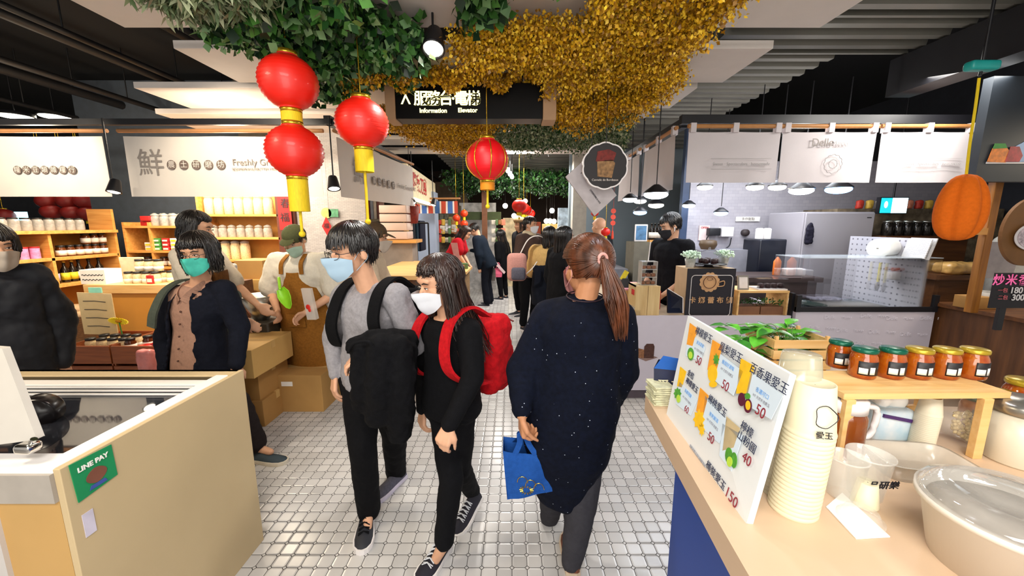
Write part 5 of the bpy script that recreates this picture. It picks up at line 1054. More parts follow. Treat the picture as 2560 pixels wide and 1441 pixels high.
# goods -----------------------------------------------------------------
def proto(name, cat, prof, m, lid=None, lidp=None, label_m=None, lab=None, seg=14):
    t = thing(name, 'x', cat); b = MB(); b.lathe(prof, seg=seg); b.build('body', m, t)
    if lid: b = MB(); b.lathe(lidp, seg=seg); b.build('lid', lid, t)
    if label_m: r, za_, zb_ = lab; b = MB(); b.lathe([(r, za_), (r+.0008, za_), (r+.0008, zb_), (r, zb_)], seg=seg, cap=False); b.build('paper_label', label_m, t)
    return t
def pk(name, cat, dims, m, m2=None):
    t = thing(name, 'x', cat); b = MB(); b.rbox((0, 0, dims[2]/2), dims, .006); b.build('packet_body', m, t)
    if m2: b = MB(); b.b2((-dims[0]*.36, -dims[1]/2-.002, dims[2]*.2), (dims[0]*.36, -dims[1]/2, dims[2]*.62)); b.build('printed_label', m2, t)
    return t
def place(pr, spots, label, group, jit=.0, rz=0):
    """spots: list of (x,y,z); the first moves the prototype itself"""
    for i, s_ in enumerate(spots):
        lb = label[i] if isinstance(label, list) else label
        if not pr.get('used'):
            pr['used'] = 1; pr.matrix_basis = Matrix.Translation(Vector(s_)) @ Matrix.Rotation(rz, 4, 'Z'); pr['label'] = lb; pr['group'] = group
        else: dup(pr, s_, rz+random.uniform(-jit, jit), lb, group)
def done(*prs):
    for p in prs:
        if 'used' in p: del p['used']
JAR = [(.038, 0), (.042, .006), (.042, .085), (.034, .1), (.034, .106)]; LIDJ = [(.001, .106), (.037, .104), (.037, .124), (.001, .125)]
M_amber = mat('amber_jar', '#5a2c10', .1, var=.4); M_creamj = mat('cream_grain', '#e4cda0', .5, var=.25, scale=80); M_clearj = mat('clear_jar', '#c9c6c0', .08, var=.3, scale=20, alpha=.55); M_darkb = mat('dark_bottle', '#1a120c', .12, var=.3)
LW = mat('label_white', '#e6e0d6', .6, var=.1); LY = mat('label_yellow', '#d8c62a', .6, var=.2, scale=40); LGr = mat('label_green', '#3f8a3a', .6, var=.2); LRd = mat('label_red', '#c02020', .6, var=.2); LPk = mat('label_pink', '#e08ab8', .6, var=.3, scale=30); LLil = mat('label_lilac', '#b8aed0', .6, var=.1); M_wl = mat('lid_white', '#e8e4e0', .5); M_gl = mat('lid_gold', '#c8a23a', .35, metal=.6); M_bl = mat('lid_black', '#1a1a1c', .4)
jd = proto('storage_jar', 'jar', [(.05, 0), (.056, .01), (.056, .17), (.046, .2), (.046, .205)], M_creamj, M_glass if 0 else M_clearj, [(.001, .205), (.05, .205), (.05, .225), (.02, .24), (.001, .24)])
place(jd, [(xc-.02+i*.125, Yk+.1, zz(536)) for i in range(7)], 'tall storage jar of pale grain on the top shelf behind the shopkeeper', 'grain jars on the top shelf'); 
jc = proto('glass_jar', 'jar', [(.045, 0), (.05, .008), (.05, .10), (.04, .12), (.04, .125)], M_clearj, M_clearj, [(.001, .125), (.044, .125), (.044, .14), (.012, .16), (.001, .16)])
place(jc, [(xc+.0+i*.115, Yk+.1, zz(594)) for i in range(7)], 'small clear glass jar on the middle shelf behind the shopkeeper', 'clear jars on the middle shelf')
place(jc, [(xa+.35+(i % 4)*.12, Yk+.08+(i//4)*.1, zz(565)) for i in range(7)], 'clear glass jar on the shelf top behind the cream-shirted woman', 'clear jars on top of the packet shelf')
rb = pk('bowl_stack', 'bowls', (.12, .1, .06), LRd); place(rb, [(xa+.24, Yk+.1, zz(565)), (xa+.28, Yk+.06, zz(565)+.062)], ['red packet lying on the left shelf top beside the clear jars', 'red packet stacked highest beside the clear jars'], 'red packets on the shelf top')
gp = pk('tea_packet', 'packet', (.085, .05, .05), LGr, LW); place(gp, [(xa+.36, Yk+.06, zz(627)+.052*i) for i in range(3)], ['lowest green packet in the pile of three on the oak shelf', 'middle green packet in the pile of three on the oak shelf', 'top green packet in the pile of three on the oak shelf'], 'green packets')
rp_ = pk('tea_packet', 'packet', (.085, .05, .05), LRd, LW); place(rp_, [(xa+.47, Yk+.06, zz(627)+.052*i) for i in range(3)], ['lowest red packet in the pile of three beside the green ones', 'middle red packet in the pile of three beside the green ones', 'top red packet in the pile of three beside the green ones'], 'red packets')
wp_ = pk('tea_packet', 'packet', (.09, .05, .05), LW, LY); place(wp_, [(xa+.25, Yk+.06, zz(627)+.052*i) for i in range(2)]+[(xa+.58, Yk+.06, zz(627)+.052*i) for i in range(3)], 'pale packet stacked on the oak shelf beside the red and green ones', 'pale packets')
# side-shelf goods; front faces +X
js = proto('condiment_jar', 'jar', JAR, M_amber, M_wl, LIDJ, LW, (.0425, .015, .07)); jk = proto('condiment_jar', 'jar', JAR, M_amber, M_bl, LIDJ, LW, (.0425, .015, .07)); jp = proto('condiment_tin', 'tin', [(.04, 0), (.04, .11)], LPk, LRd, [(.001, .11), (.041, .11), (.041, .125), (.001, .125)]); jg = proto('condiment_jar', 'jar', JAR, M_amber, M_gl, LIDJ, LGr, (.0425, .015, .07))
sx = XL-.08
place(js, [(sx, 3.42+i*.085, zb2) for i in range(3)]+[(sx, 3.42, zb2+.127)], 'white-lidded jar near the end of the side shelf', 'white-lidded jars on the side shelf')
place(jg, [(sx, 3.68, zb2), (sx, 3.68, zb2+.127), (sx-.0, 3.60, zb2+.127)], 'green-labelled jar on the middle side shelf', 'green-labelled jars on the side shelf')
rp2 = pk('red_tin', 'tin', (.07, .07, .09), LRd, LW); place(rp2, [(sx, 3.77, zb2), (sx, 3.86, zb2), (sx, 3.77, zb2+.092)], 'red tin on the middle side shelf', 'red tins on the side shelf', rz=PI/2)
place(jp, [(sx, 3.96, zb2), (sx, 4.06, zb2)], ['pink tin, nearer one on the middle side shelf', 'pink tin, farther one beside the shelf divider'], 'pink tins')
place(jk, [(sx, 4.3+i*.09, zb2) for i in range(6)]+[(sx, 4.57+i*.09, zb2+.127) for i in range(3)], 'black-lidded jar past the side shelf divider', 'dark jars past the divider')
BOT = [(.034, 0), (.036, .006), (.036, .14), (.015, .18), (.013, .22), (.014, .225)]
bt_ = proto('sauce_bottle', 'bottle', BOT, M_darkb, M_bl, [(.001, .225), (.016, .222), (.016, .245), (.001, .246)], LW, (.0365, .03, .11)); bl_ = proto('sauce_bottle', 'bottle', BOT, M_darkb, M_gl, [(.001, .225), (.016, .222), (.016, .245), (.001, .246)], LY, (.0365, .03, .11)); b3 = proto('sauce_bottle', 'bottle', BOT, M_darkb, M_wl, [(.001, .225), (.016, .222), (.016, .245), (.001, .246)], LLil, (.0365, .03, .11))
jy = proto('condiment_jar', 'jar', JAR, M_darkb, M_gl, LIDJ, LY, (.0425, .012, .06)); jw = proto('condiment_jar', 'jar', [(.045, 0), (.045, .14), (.035, .16)], M_wl, M_wl, [(.001, .16), (.037, .16), (.037, .18), (.001, .18)])
place(jy, [(sx, 3.72+i*.09, zc2) for i in range(3)]+[(sx-.09, 3.72+i*.09, zc2) for i in range(2)], 'jar with yellow label and gold lid on the lowest side shelf', 'yellow-labelled jars'); place(jw, [(sx, 4.0, zc2)], 'white plastic jar between yellow-labelled jars and sauce bottles', 'side shelf goods')
place(bt_, [(sx, 4.1, zc2), (sx, 4.45, zc2), (sx, 4.56, zc2), (sx, 4.67, zc2)], 'dark sauce bottle with white label on the lowest side shelf', 'dark sauce bottles'); place(b3, [(sx, 4.2, zc2)], 'dark sauce bottle with a lilac label', 'dark sauce bottles'); place(bl_, [(sx, 4.3, zc2), (sx, 4.38, zc2)], 'dark sauce bottle with yellow label on the lowest side shelf', 'dark sauce bottles')
tj = proto('preserve_jar', 'jar', [(.04, 0), (.045, .008), (.045, .1), (.035, .12)], M_clearj, M_bl, [(.001, .12), (.037, .12), (.037, .135), (.001, .136)]); place(tj, [(sx-.02, 3.75+i*.1, za) for i in range(9)], 'dim clear jar along the top board of the side shelf', 'jars on the top side board')
place(jw, [(sx, 3.42+i*.1, zc2) for i in range(3)], 'white plastic jar on the lowest side shelf', 'white jars on the lowest side shelf'); place(jk, [(xa+.07+i*.1, Yk+.1, zz(668)) for i in range(5)], 'dark jar on the low board of the packet shelf', 'dark jars low on the packet shelf')
place(jd, [(xc-.0+i*.125, Yk+.1, zz(650)) for i in range(4)], 'tall storage jar on the low board behind the shopkeeper', 'grain jars on the low board')
# red lanterns hanging behind the banner, dim shop behind
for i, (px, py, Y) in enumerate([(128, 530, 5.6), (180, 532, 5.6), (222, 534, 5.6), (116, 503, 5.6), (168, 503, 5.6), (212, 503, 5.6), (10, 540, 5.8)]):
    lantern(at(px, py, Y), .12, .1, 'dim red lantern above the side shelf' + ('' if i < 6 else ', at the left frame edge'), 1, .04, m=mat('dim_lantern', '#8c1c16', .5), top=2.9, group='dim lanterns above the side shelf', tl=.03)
t = thing('screen', 'small glowing blue-white screen in the dark shop at far left', 'screen', at(40, 548, 5.9)); a = at(28, 552, 5.9); c = at(62, 530, 5.9); b = MB(); b.b2((a.x, 5.9, a.z), (c.x, 5.93, c.z)); b.build('display', mat('screen_glow', '#9fe8ff', .4, var=.3, scale=30, emis=3), t, world=True); b = MB(); b.b2((a.x+.05, 5.9, 0), (c.x-.05, 5.95, a.z)); b.build('stand', M_black, t, world=True)
# corner wall behind the shelves
b = MB(); b.b2((-5.62, 5.25, 0), (-3.55, 5.32, 3.4)); S(b, 'wall_partition', mat('slate_wall', '#3b434d', .8)); b = MB(); b.b2((-3.55, 5.25, 0), (-2.2, 5.32, 3.4)); S(b, 'wall_partition', mat('slate_wall2', '#59544c', .8))
b = MB(); b.b2((-2.95, 4.9, 0), (-2.72, 5.24, 3.4)); S(b, 'wall_post', mat('red_brown_post', '#5a2a1c', .6))
t = thing('red_couplet', 'narrow red paper couplet with dark brush marks beside the jar shelf', 'poster', at(713, 560, 4.86)); a = at(700, 575, 4.86); c = at(724, 492, 4.86); b = MB(); b.b2((a.x, 4.86, a.z), (c.x, 4.865, c.z)); b.build('paper', mat('couplet_red', '#a81418', .6), t, world=True); txt('春', .12, at(712, 510, 4.855), XA, ZA, M_ink, t); txt('福', .12, at(712, 545, 4.855), XA, ZA, M_ink, t)
b = MB(); b.b2((-2.72, 4.95, 0), (-1.85, 5.05, 3.3)); S(b, 'wall_brick', brick_mat('white_brick', '#b9b6b6', '#a9a6a8', '#8d8a8c', 9, .5, .16, msz=.012))
a = at(817, 566, 4.9); t = thing('fortune_diamond', 'small red diamond paper hung on the brick wall', 'decoration', a); b = MB(); b.prism([(-.06, 0), (0, -.12), (.06, 0), (0, .12)], a, XA, ZA, .004); b.build('paper', mat('couplet_red', '#a81418', .6), t, world=True); txt('福', .07, a-YA*.006, XA, ZA, M_ink, t)
a = at(822, 533, 4.93); t = thing('round_tag', 'round yellow-green tag and small green card hung at the brick wall', 'tag', a); b = MB(); b.prism([(.065*math.cos(q*PI/12), .065*math.sin(q*PI/12)) for q in range(24)], a-XA*.03, XA, ZA, .006); b.build('disc', mat('lime_paper', '#c6cc6a', .6, var=.3, scale=30), t, world=True); b = MB(); b.prism([(0, -.05), (.12, -.05), (.12, .05), (0, .05)], a, XA, ZA, .006); b.build('card', mat('teal_green_card', '#4f8f6c', .6, var=.3, scale=30), t, world=True); b = MB(); b.tube([a+ZA*.06, (a.x, a.y, 2.45)], .002, 4); b.build('string', M_grey, t, world=True)
# front low counter with goods (left centre)
Yc = 3.95; a = at(213, 720, Yc); c = at(445, 720, Yc); zt_ = at(300, 712, Yc).z
t = thing('shop_counter', 'oak counter with a bright orange-brown front in the left shop', 'counter', ((a.x+c.x)/2, Yc, 0)); b = MB(); b.b2((a.x, Yc-.02, zt_-.09), (c.x, Yc+.5, zt_)); b.build('counter_top', M_pine, t, world=True, bev=.004); b = MB(); b.b2((a.x+.12, Yc+.03, 0), (c.x-.02, Yc+.48, zt_-.09)); b.build('cabinet', mat('orange_oak', '#c98a34', .5, var=.06, scale=3), t, world=True)
def onc(px): return at(px, 712, Yc+.12).x
t = thing('striped_carton', 'white carton with rows of black wavy print on the oak counter', 'box', (onc(258), Yc+.12, zt_)); b = MB(); b.b2((-.13, -.09, 0), (.13, .09, .15)); b.build('carton', M_paper, t)
for k in range(2):
    b = MB(); b.tube([(-.11+.22*i/30, -.0915, .045+.05*k+.006*math.sin(i*1.3)) for i in range(31)], .004, 4); b.build('wavy_print', M_ink, t)
t = thing('menu_stand', 'cream folded price card standing behind the striped carton', 'sign', (onc(300), Yc+.3, zt_)); b = MB(); b.box((0, 0, .13), (.26, .02, .26), Matrix.Rotation(.1, 3, 'X')); b.build('card', mat('cream_card', '#dcc8a8', .6, var=.1, scale=20), t)
je = proto('condiment_jar', 'jar', JAR, M_creamj, M_bl, LIDJ, LW, (.0425, .01, .05)); place(je, [(onc(330)+i*.095, Yc+.1, zt_) for i in range(4)]+[(onc(345)+i*.1, Yc+.2, zt_) for i in range(4)]+[(onc(350)+i*.1, Yc+.15, zt_+.127) for i in range(3)], 'small cream-filled jar on the oak counter', 'cream jars on the oak counter')
place(rp2, [(onc(392), Yc+.08, zt_)], 'red tin at the right end of the oak counter', 'red tins on the oak counter')
# easel price board and sunflower
c = at(246, 785, 3.55); t = thing('price_board', 'cream handwritten price board on a black clip stand above the crates', 'sign', (c.x, 3.6, .5)); X = Vector((1, .25, -.10)).normalized(); Yv = ZA
b = MB(); b.prism([(-.13, -.20), (.13, -.20), (.13, .20), (-.13, .20)], c, X, Yv, .008); b.build('board', mat('kraft_board', '#cbb386', .7, var=.08), t, world=True)
for k in range(4): b = MB(); b.tube([c+X*(-.09)+ZA*(.12-.08*k)-YA*.012, c+X*.0+ZA*(.125-.08*k)-YA*.012, c+X*(.08)+ZA*(.118-.08*k)-YA*.012], .003, 4); b.build('handwriting', M_ink, t, world=True)
b = MB(); b.b2((c.x-.04, 3.60, .46), (c.x-.02, 3.62, c.z-.1)); b.build('clip_stand', M_black, t, world=True); b = MB(); b.box((c.x-.0, 3.56, c.z+.225), (.12, .01, .05)); b.build('green_tab', mat('mint_card', '#8fd8c0', .6), t, world=True)
c = at(297, 803, 3.5); t = thing('sunflower', 'bright yellow artificial sunflower standing among the jars', 'flower', (c.x, 3.5, .5)); b = MB()
for k in range(22):
    a = 2*PI*k/22; d = Vector((math.cos(a), -.25*math.sin(a)-.1, .45*math.sin(a))); b.loft([[c+d*.02, c+d*.06+Vector((-math.sin(a), 0, math.cos(a)))*.012, c+d*.095, c+d*.06-Vector((-math.sin(a), 0, math.cos(a)))*.012], [c+d*.02+YA*.003, c+d*.06+Vector((-math.sin(a), 0, math.cos(a)))*.012+YA*.003, c+d*.095+YA*.003, c+d*.06-Vector((-math.sin(a), 0, math.cos(a)))*.012+YA*.003]], smooth=False)
b.build('petals', mat('sun_yellow', '#ffe21c', .5, var=.05), t, world=True); b = MB(); b.ell(c, (.03, .02, .015)); b.build('flower_centre', mat('sun_centre', '#c88a10', .7), t, world=True); b = MB(); b.tube([c, (c.x+.02, 3.5, .44)], .005, 6); b.build('stem', LGr, t, world=True)
# slatted crates of the front display
M_crate = wood('red_brown_crate', '#9a5228', '#773c1c', (1, 12, 12))
def crate(label, px0, px1, Y, z, dep, n=3, h=None, m=None):
    x0, x1 = at(px0, 870, Y).x, at(px1, 870, Y).x; t = thing('wooden_crate', label, 'crate', ((x0+x1)/2, Y+dep/2, 0)); H2 = z
    for k in range(n):
        zz_ = H2-.005-(k+1)*(H2/n)+.012
        for y in (Y, Y+dep-.012): b = MB(); b.b2((x0, y, zz_), (x1, y+.012, zz_+H2/n-.022)); b.build('slat', m or M_crate, t, world=True, bev=.002)
    for x in (x0, x1-.012): b = MB(); b.b2((x, Y+.012, .01), (x+.012, Y+dep-.012, H2-.01)); b.build('end_panel', m or M_crate, t, world=True)
    b = MB(); b.b2((x0+.012, Y+.012, H2-.12), (x1-.012, Y+dep-.012, H2-.10)); b.build('false_bottom', m or M_crate, t, world=True); return x0, x1
Yq = 3.25; zq = at(250, 862, Yq).z; X0, X1 = crate('red-brown slatted crate at left, holding small jars', 163, 272, Yq, zq, .5); X2_, X3_ = crate('red-brown slatted crate at right, holding red packets', 276, 400, Yq, zq, .5)
place(je, [(X0+.10+i*.1, Yq+.12+(j*.12), zq-.10) for j in range(2) for i in range(4)], 'small jar with black lid in the left red-brown crate', 'jars in the left crate', .3)
place(jk, [(X2_+.06, Yq+.12, zq-.10), (X2_+.15, Yq+.2, zq-.10)], 'round dark jar in the right red-brown crate', 'dark jars in the right crate')
def pouch(label, c, d, m, rz=0, group=None, tilt=0, cat='packet', name='snack_packet', disp=.02):
    t = thing(name, label, cat, c, rz, group); b = MB(); b.rbox((0, 0, d[2]/2), d, min(d)*.4, Matrix.Rotation(tilt, 3, 'X')); b.build('wrapper', m, t, mods=organic(.010 if max(d) < .4 else .016, 1, disp, .05)); return t
M_redfoil = mat('red_foil', '#c8241c', .25, var=.3, coat=.5); M_pinkbag = mat('pink_film', '#c87a78', .3, var=.2)
for i, (dx, dy, dz, rz) in enumerate([(.24, .1, .0, .3), (.36, .12, .02, -.2), (.46, .2, .0, .5), (.30, .26, .03, .1), (.2, .3, .0, -.4)]): pouch('red foil packet heaped in the right red-brown crate', (X2_+dx, Yq+dy, zq-.09+dz), (.17, .12, .06), M_redfoil, rz, 'red packets in the right crate')
pouch('pink translucent plastic bag hanging at the right end of the crates', (X3_-.06, Yq-.07, zq-.30), (.14, .09, .28), M_pinkbag, name='plastic_bag', cat='bag')
# wicker basket with paper-wrapped loaves (left, behind the puffer jacket)
c = at(185, 800, 3.85); t = thing('wicker_basket', 'brown wicker basket heaped with paper bags left of the price board', 'basket', (c.x, 3.9, 0)); b = MB(); zb_ = at(185, 790, 3.85).z
rings = [[(c.x+(.24+.03*k)*math.cos(a)*1.1, 3.95+(.16+.02*k)*math.sin(a), z) for a in [2*PI*i/40 for i in range(40)]] for k, z in ((0, zb_-.28), (.6, zb_-.14), (1, zb_))]; b.loft(rings, cap=False); b.loft([[(p[0], p[1], p[2]) for p in rings[0]], [(c.x, 3.95, zb_-.279)]*40], cap=False); 
b.build('basket_body', brick_mat('wicker', '#8a5c2c', '#6d431c', '#3a2210', 30, .5, .22, msz=.03), t, world=True)
b = MB(); b.b2((c.x-.28, 3.8, 0), (c.x+.28, 4.1, zb_-.28)); b.build('pedestal', M_dkwood, t, world=True)
for i, (dx, dz, rz) in enumerate([(-.1, 0, .2), (.1, .01, -.3), (0, .06, .1), (-.06, .12, .5)]): pouch(['paper-wrapped loaf at the left of the wicker basket', 'paper-wrapped loaf at the right of the wicker basket', 'paper-wrapped loaf in the middle of the wicker basket', 'topmost paper-wrapped loaf in the wicker basket'][i], (c.x+dx, 3.93, zb_-.10+dz), (.26, .16, .08), mat('kraft_paper', '#d9b58c', .7, var=.2, scale=12), rz, 'paper-wrapped loaves')
# hat-like spot lamps clipped between banners
t = spot_fixture(at(285, 478, 3.35), 'white clip spot lamp between the two left canvas banners', 0, (0, -.3, -1), 2.46); t = spot_fixture(at(835, 470, 3.3), 'dark spot lamp with a warm glow beside the side banner', 0, (.2, -.3, -1), 2.46)
# ================================================================= stall along the aisle (left), with helper
t = thing('stall_counter', 'wooden packing counter of the corner stall along the aisle', 'counter', (-1.6, 4.0, 0)); b = MB(); b.b2((-1.95, 3.15, .0), (-1.28, 3.8, .78)) if 0 else None; b = MB(); zq2 = at(1000, 690, 3.6).z
b.b2((-1.44, 3.6, zq2-.04), (-.90, 5.1, zq2)); b.build('counter_top', M_pine, t, world=True); b = MB(); b.b2((-1.40, 3.64, .12), (-.95, 5.05, zq2-.04)); b.build('cabinet', M_dkwood, t, world=True); b = MB(); b.b2((-1.38, 3.66, 0), (-.98, 5.0, .12)); b.build('plinth', M_black, t, world=True)
for i in range(3):
    x0 = -.88; y = 3.35+i*.5; t = thing('low_basket', ['near', 'middle', 'far'][i]+' yellow-lined wooden basket along the foot of the stall counter', 'basket', (x0+.12, y+.22, 0)); b = MB(); b.b2((x0, y, .0), (x0+.24, y+.44, .02)); b.b2((x0, y, .02), (x0+.015, y+.44, .3)); b.b2((x0+.225, y, .02), (x0+.24, y+.44, .24)); b.b2((x0+.015, y, .02), (x0+.225, y+.015, .26)); b.b2((x0+.015, y+.425, .02), (x0+.225, y+.44, .26)); b.build('basket_body', mat('yellow_wicker', '#d8982c', .7, var=.3, scale=40), t, world=True)
# shelf column with plastic drawers & books behind the helper
Yd = 5.0; a = at(950, 580, Yd); c = at(1015, 508, Yd); t = thing('drawer_tower', 'translucent white plastic drawer tower on a wooden shelf behind the helper', 'drawers', (a.x, Yd, 0)); n = 4
for k in range(n): b = MB(); z0 = at(980, 600, Yd).z; z1 = at(980, 512, Yd).z; hh = (z1-z0)/n; b.rbox(((a.x+c.x)/2, Yd+.15, z0+hh*(k+.5)), (c.x-a.x, .3, hh-.012), .01); b.build('drawer', mat('milky_plastic', '#e8cfc2', .35, var=.06, scale=3), t, world=True)
b = MB(); b.b2((a.x-.06, Yd-.05, z0-.04), (c.x+.12, Yd+.3, z0)); b.build('shelf_board', M_oak, t, world=True); b = MB(); b.b2((a.x, Yd+.02, 0), (c.x+.05, Yd+.3, z0-.04)); b.build('cabinet', mat('grey_cab', '#8a8078', .6), t, world=True)
spine = [mat('spine_%d' % i, c_, .6) for i, c_ in enumerate(['#c9c0b0', '#6a3a34', '#b9b2a4', '#4a2a2a', '#9a9488', '#7a2a2c', '#8c94a0'])]
zs = at(900, 548, 5.3).z; b = MB(); b.b2((at(848, 548, 5.2).x, 5.2, zs-.03), (at(955, 548, 5.2).x, 5.5, zs)); t = T(b.build('book_shelf', mat('olive_shelf', '#77705c', .6)), 'high olive shelf holding tall folders behind the young man', 'shelf')
for i, px in enumerate([866, 874, 882, 890, 898, 925, 933, 941, 949]): 
    x = at(px, 540, 5.3).x; h_ = [.26, .27, .25, .27, .26, .24, .26, .25, .24][i]; b = MB(); b.b2((x-.018, 5.26, zs), (x+.018, 5.46, zs+h_)); T(b.build('folder', spine[i % 7]), 'tall folder standing on the high olive shelf', 'folder', 'folders on the high shelf')
pouch('crimson pouch lying on the high olive shelf beside the folders', (at(911, 546, 5.25).x, 5.3, zs), (.15, .09, .10), mat('crimson', '#c01840', .5), name='pouch', cat='bag')

# hanging clothes and red basket
xs0 = at(1018, 570, 5.6).x
for i, (c_, lb) in enumerate([('#c9a94a', 'mustard'), ('#3d4038', 'dark olive'), ('#2a2d33', 'charcoal'), ('#1f3340', 'dark teal'), ('#161a2a', 'navy')]):
    p = at(1022+i*8, 585, 5.6+.1*i); t = thing('hanging_garment', lb+' garment on the clothes rail past the drawers', 'garment', (p.x, p.y, p.z-.3), 0, 'garments on the rail'); b = MB(); b.rbox(p-ZA*(.03), (.05, .36, .46), .02); b.build('cloth', fabric('garment_%d' % i, c_), t, world=True)
p = at(1040, 556, 5.8); b = MB(); b.tube([(p.x-.12, 5.8, at(1040, 558, 5.8).z), (p.x+.18, 5.8, at(1040, 558, 5.8).z)], .012, 8); b.tube([(p.x+.18, 5.8, 0), (p.x+.18, 5.8, at(1040, 558, 5.8).z)], .012, 8); T(b.build('clothes_rail', M_black), 'black clothes rail carrying dark garments', 'rail')
p = at(1027, 535, 5.3); t = thing('hanging_basket', 'red-brown woven basket hanging beside the side banner', 'basket', p-ZA*.1); b = MB(); b.lathe([(.07, -.13), (.09, -.12), (.12, .1), (.115, .1), (.085, -.1), (.06, -.12)], p, 20); b.build('basket_body', mat('basket_red', '#8c2f22', .7, var=.25, scale=40), t, world=True); b = MB(); b.tube([p+Vector((-.1, 0, .1)), p+ZA*.24, p+Vector((.1, 0, .1))], .006, 5); b.tube([p+ZA*.24, (p.x, p.y, 2.6)], .003, 4); b.build('cord', M_black, t, world=True)
t = spot_fixture(at(1032, 508, 5.6), 'black and white track spotlight in front of the striped awning', 0, (.5, -.3, -1), 2.6); t = spot_fixture(at(1083, 512, 6.4), 'small black spotlight right of the larger one, before the striped awning', 0, (-.2, -.3, -1), 2.6)
# striped red-white-blue awning
Ya = 7.2; a = at(1030, 534, Ya); c = at(1144, 503, Ya); m_aw = bpy.data.materials.new('awning_stripes'); m_aw.use_nodes = True; N = m_aw.node_tree.nodes; L = m_aw.node_tree.links; tc = N.new('ShaderNodeTexCoord'); sp = N.new('ShaderNodeSeparateXYZ'); L.new(tc.outputs['Object'], sp.inputs[0]); mm = N.new('ShaderNodeMath'); mm.operation = 'MULTIPLY'; mm.inputs[1].default_value = 4.2; L.new(sp.outputs[0], mm.inputs[0]); fr_ = N.new('ShaderNodeMath'); fr_.operation = 'FRACT'; L.new(mm.outputs[0], fr_.inputs[0]); rp = N.new('ShaderNodeValToRGB'); rp.color_ramp.interpolation = 'CONSTANT'; L.new(fr_.outputs[0], rp.inputs[0])
el = rp.color_ramp.elements; el[0].color = hx('#3a5f9c'); el[1].position = .38; el[1].color = hx('#ded6cc')
for ps, cc_ in ((.5, '#b8442e'), (.86, '#ded6cc')): e = el.new(ps); e.color = hx(cc_)
L.new(rp.outputs[0], N['Principled BSDF'].inputs['Base Color']); N['Principled BSDF'].inputs['Roughness'].default_value = .8
t = cloth_panel('striped_awning', 'red, white and blue striped awning over the far left stall', (a.x, Ya, c.z), XA, c.x-a.x, c.z-a.z, cat='awning', waves=.02, m=m_aw, rod=.05)
b = MB(); b.b2((at(1044, 600, 7.4).x, 7.4, 0), (at(1088, 600, 7.4).x, 7.8, 2.2)); S(b, 'wall_pillar', mat('blue_grey_pillar', '#9aa6ba', .7, var=.1, scale=2))
p = at(1076, 597, 7.35); txt('段', .08, p-YA*.0, XA, ZA, M_ink, None) if 0 else None
# far left stall with goods, brown patterned front
Yf = 7.0; x0, x1 = at(1068, 640, 6.4).x, -.74; t = thing('far_stall', 'far stall table covered with small goods beside the bending man', 'stall', ((x0+x1)/2, 7.2, 0)); b = MB(); b.b2((x0, 6.0, .0), (x1, 6.66, .82)); b.build('cabinet', mat('patterned_front', '#8a6a44', .8, var=.5, scale=30), t, world=True); b = MB(); b.b2((x0-.02, 5.98, .82), (x1+.03, 6.68, .86)); b.build('table_top', M_pine, t, world=True)
g_ = random.Random(5); gm = [mat('good_%d' % i, c_, .6) for i, c_ in enumerate(['#c43a2a', '#d8b048', '#e4d8c4', '#5a7a4a', '#a06a3a', '#e08a6a'])]
for i in range(26):
    x = g_.uniform(x0+.05, x1-.05); y = 6.05+.023*i; s_ = g_.uniform(.04, .07); b = MB(); b.rbox((x, y, .86+s_*.75), (s_*2, .055, s_*1.5), .01); T(b.build('small_packet', gm[i % 6]), 'small coloured packet on the far stall table', 'packet', 'packets on the far stall table')
p = at(1145, 590, 6.6); b = MB(); b.prism([(-.03, -.22), (.05, -.24), (-.02, .2), (-.12, .2)], at(1147, 640, 5.95), XA, ZA, .01); T(b.build('pink_board', mat('pink_board', '#cf8a80', .6)), 'tilted pink sign board leaning on the far stall', 'sign')
Yg = 8.6; b = MB(); b.b2((at(1085, 560, Yg).x, Yg, .0), (at(1150, 560, Yg).x, Yg+.3, 2.0)); T(b.build('goods_rack', mat('rack_back', '#4f4434', .8, var=.6, scale=14)), 'dim rack at the back of the far left stall', 'rack')
for i, px in enumerate([1092, 1104, 1116]): p = at(px, 545, 8.5); pouch('olive-grey bag hanging in a row above the far rack', p-ZA*.06, (.1, .06, .14), mat('olive_bag', '#575848', .7), name='hanging_bag', cat='bag', group='olive bags in a row')
for i, (px, py, c_) in enumerate([(1095, 575, '#b03a24'), (1106, 578, '#d8d0c0'), (1120, 573, '#e6e6ea'), (1135, 575, '#c9c0b4'), (1098, 600, '#a03020'), (1128, 556, '#8a7a4a')]): p = at(px, py, 8.45); pouch('hanging packet on the far left rack', p-ZA*.06, (.12, .05, .18), mat('hp_%d' % i, c_, .6, var=.3), name='hanging_packet', group='mixed packets on the far rack')
b = MB(); z1 = at(1200, 530, 9.0).z; b.b2((at(1140, 540, 9).x, 9.0, at(1200, 550, 9).z), (at(1252, 540, 9).x, 9.2, z1)); T(b.build('green_fascia', mat('olive_green_fascia', '#4c5a34', .7)), 'olive green fascia board above the bright far stall', 'fascia')
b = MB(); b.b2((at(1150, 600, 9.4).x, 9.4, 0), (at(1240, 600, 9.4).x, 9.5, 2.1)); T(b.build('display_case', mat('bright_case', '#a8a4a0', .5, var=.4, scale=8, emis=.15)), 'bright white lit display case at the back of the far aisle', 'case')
b = MB(); b.b2((at(1205, 540, 8.9).x, 8.85, 0), (at(1218, 540, 8.9).x, 9.0, 2.6)); S(b, 'wall_column_far', mat('copper_column', '#8c5c40', .4, metal=.3))
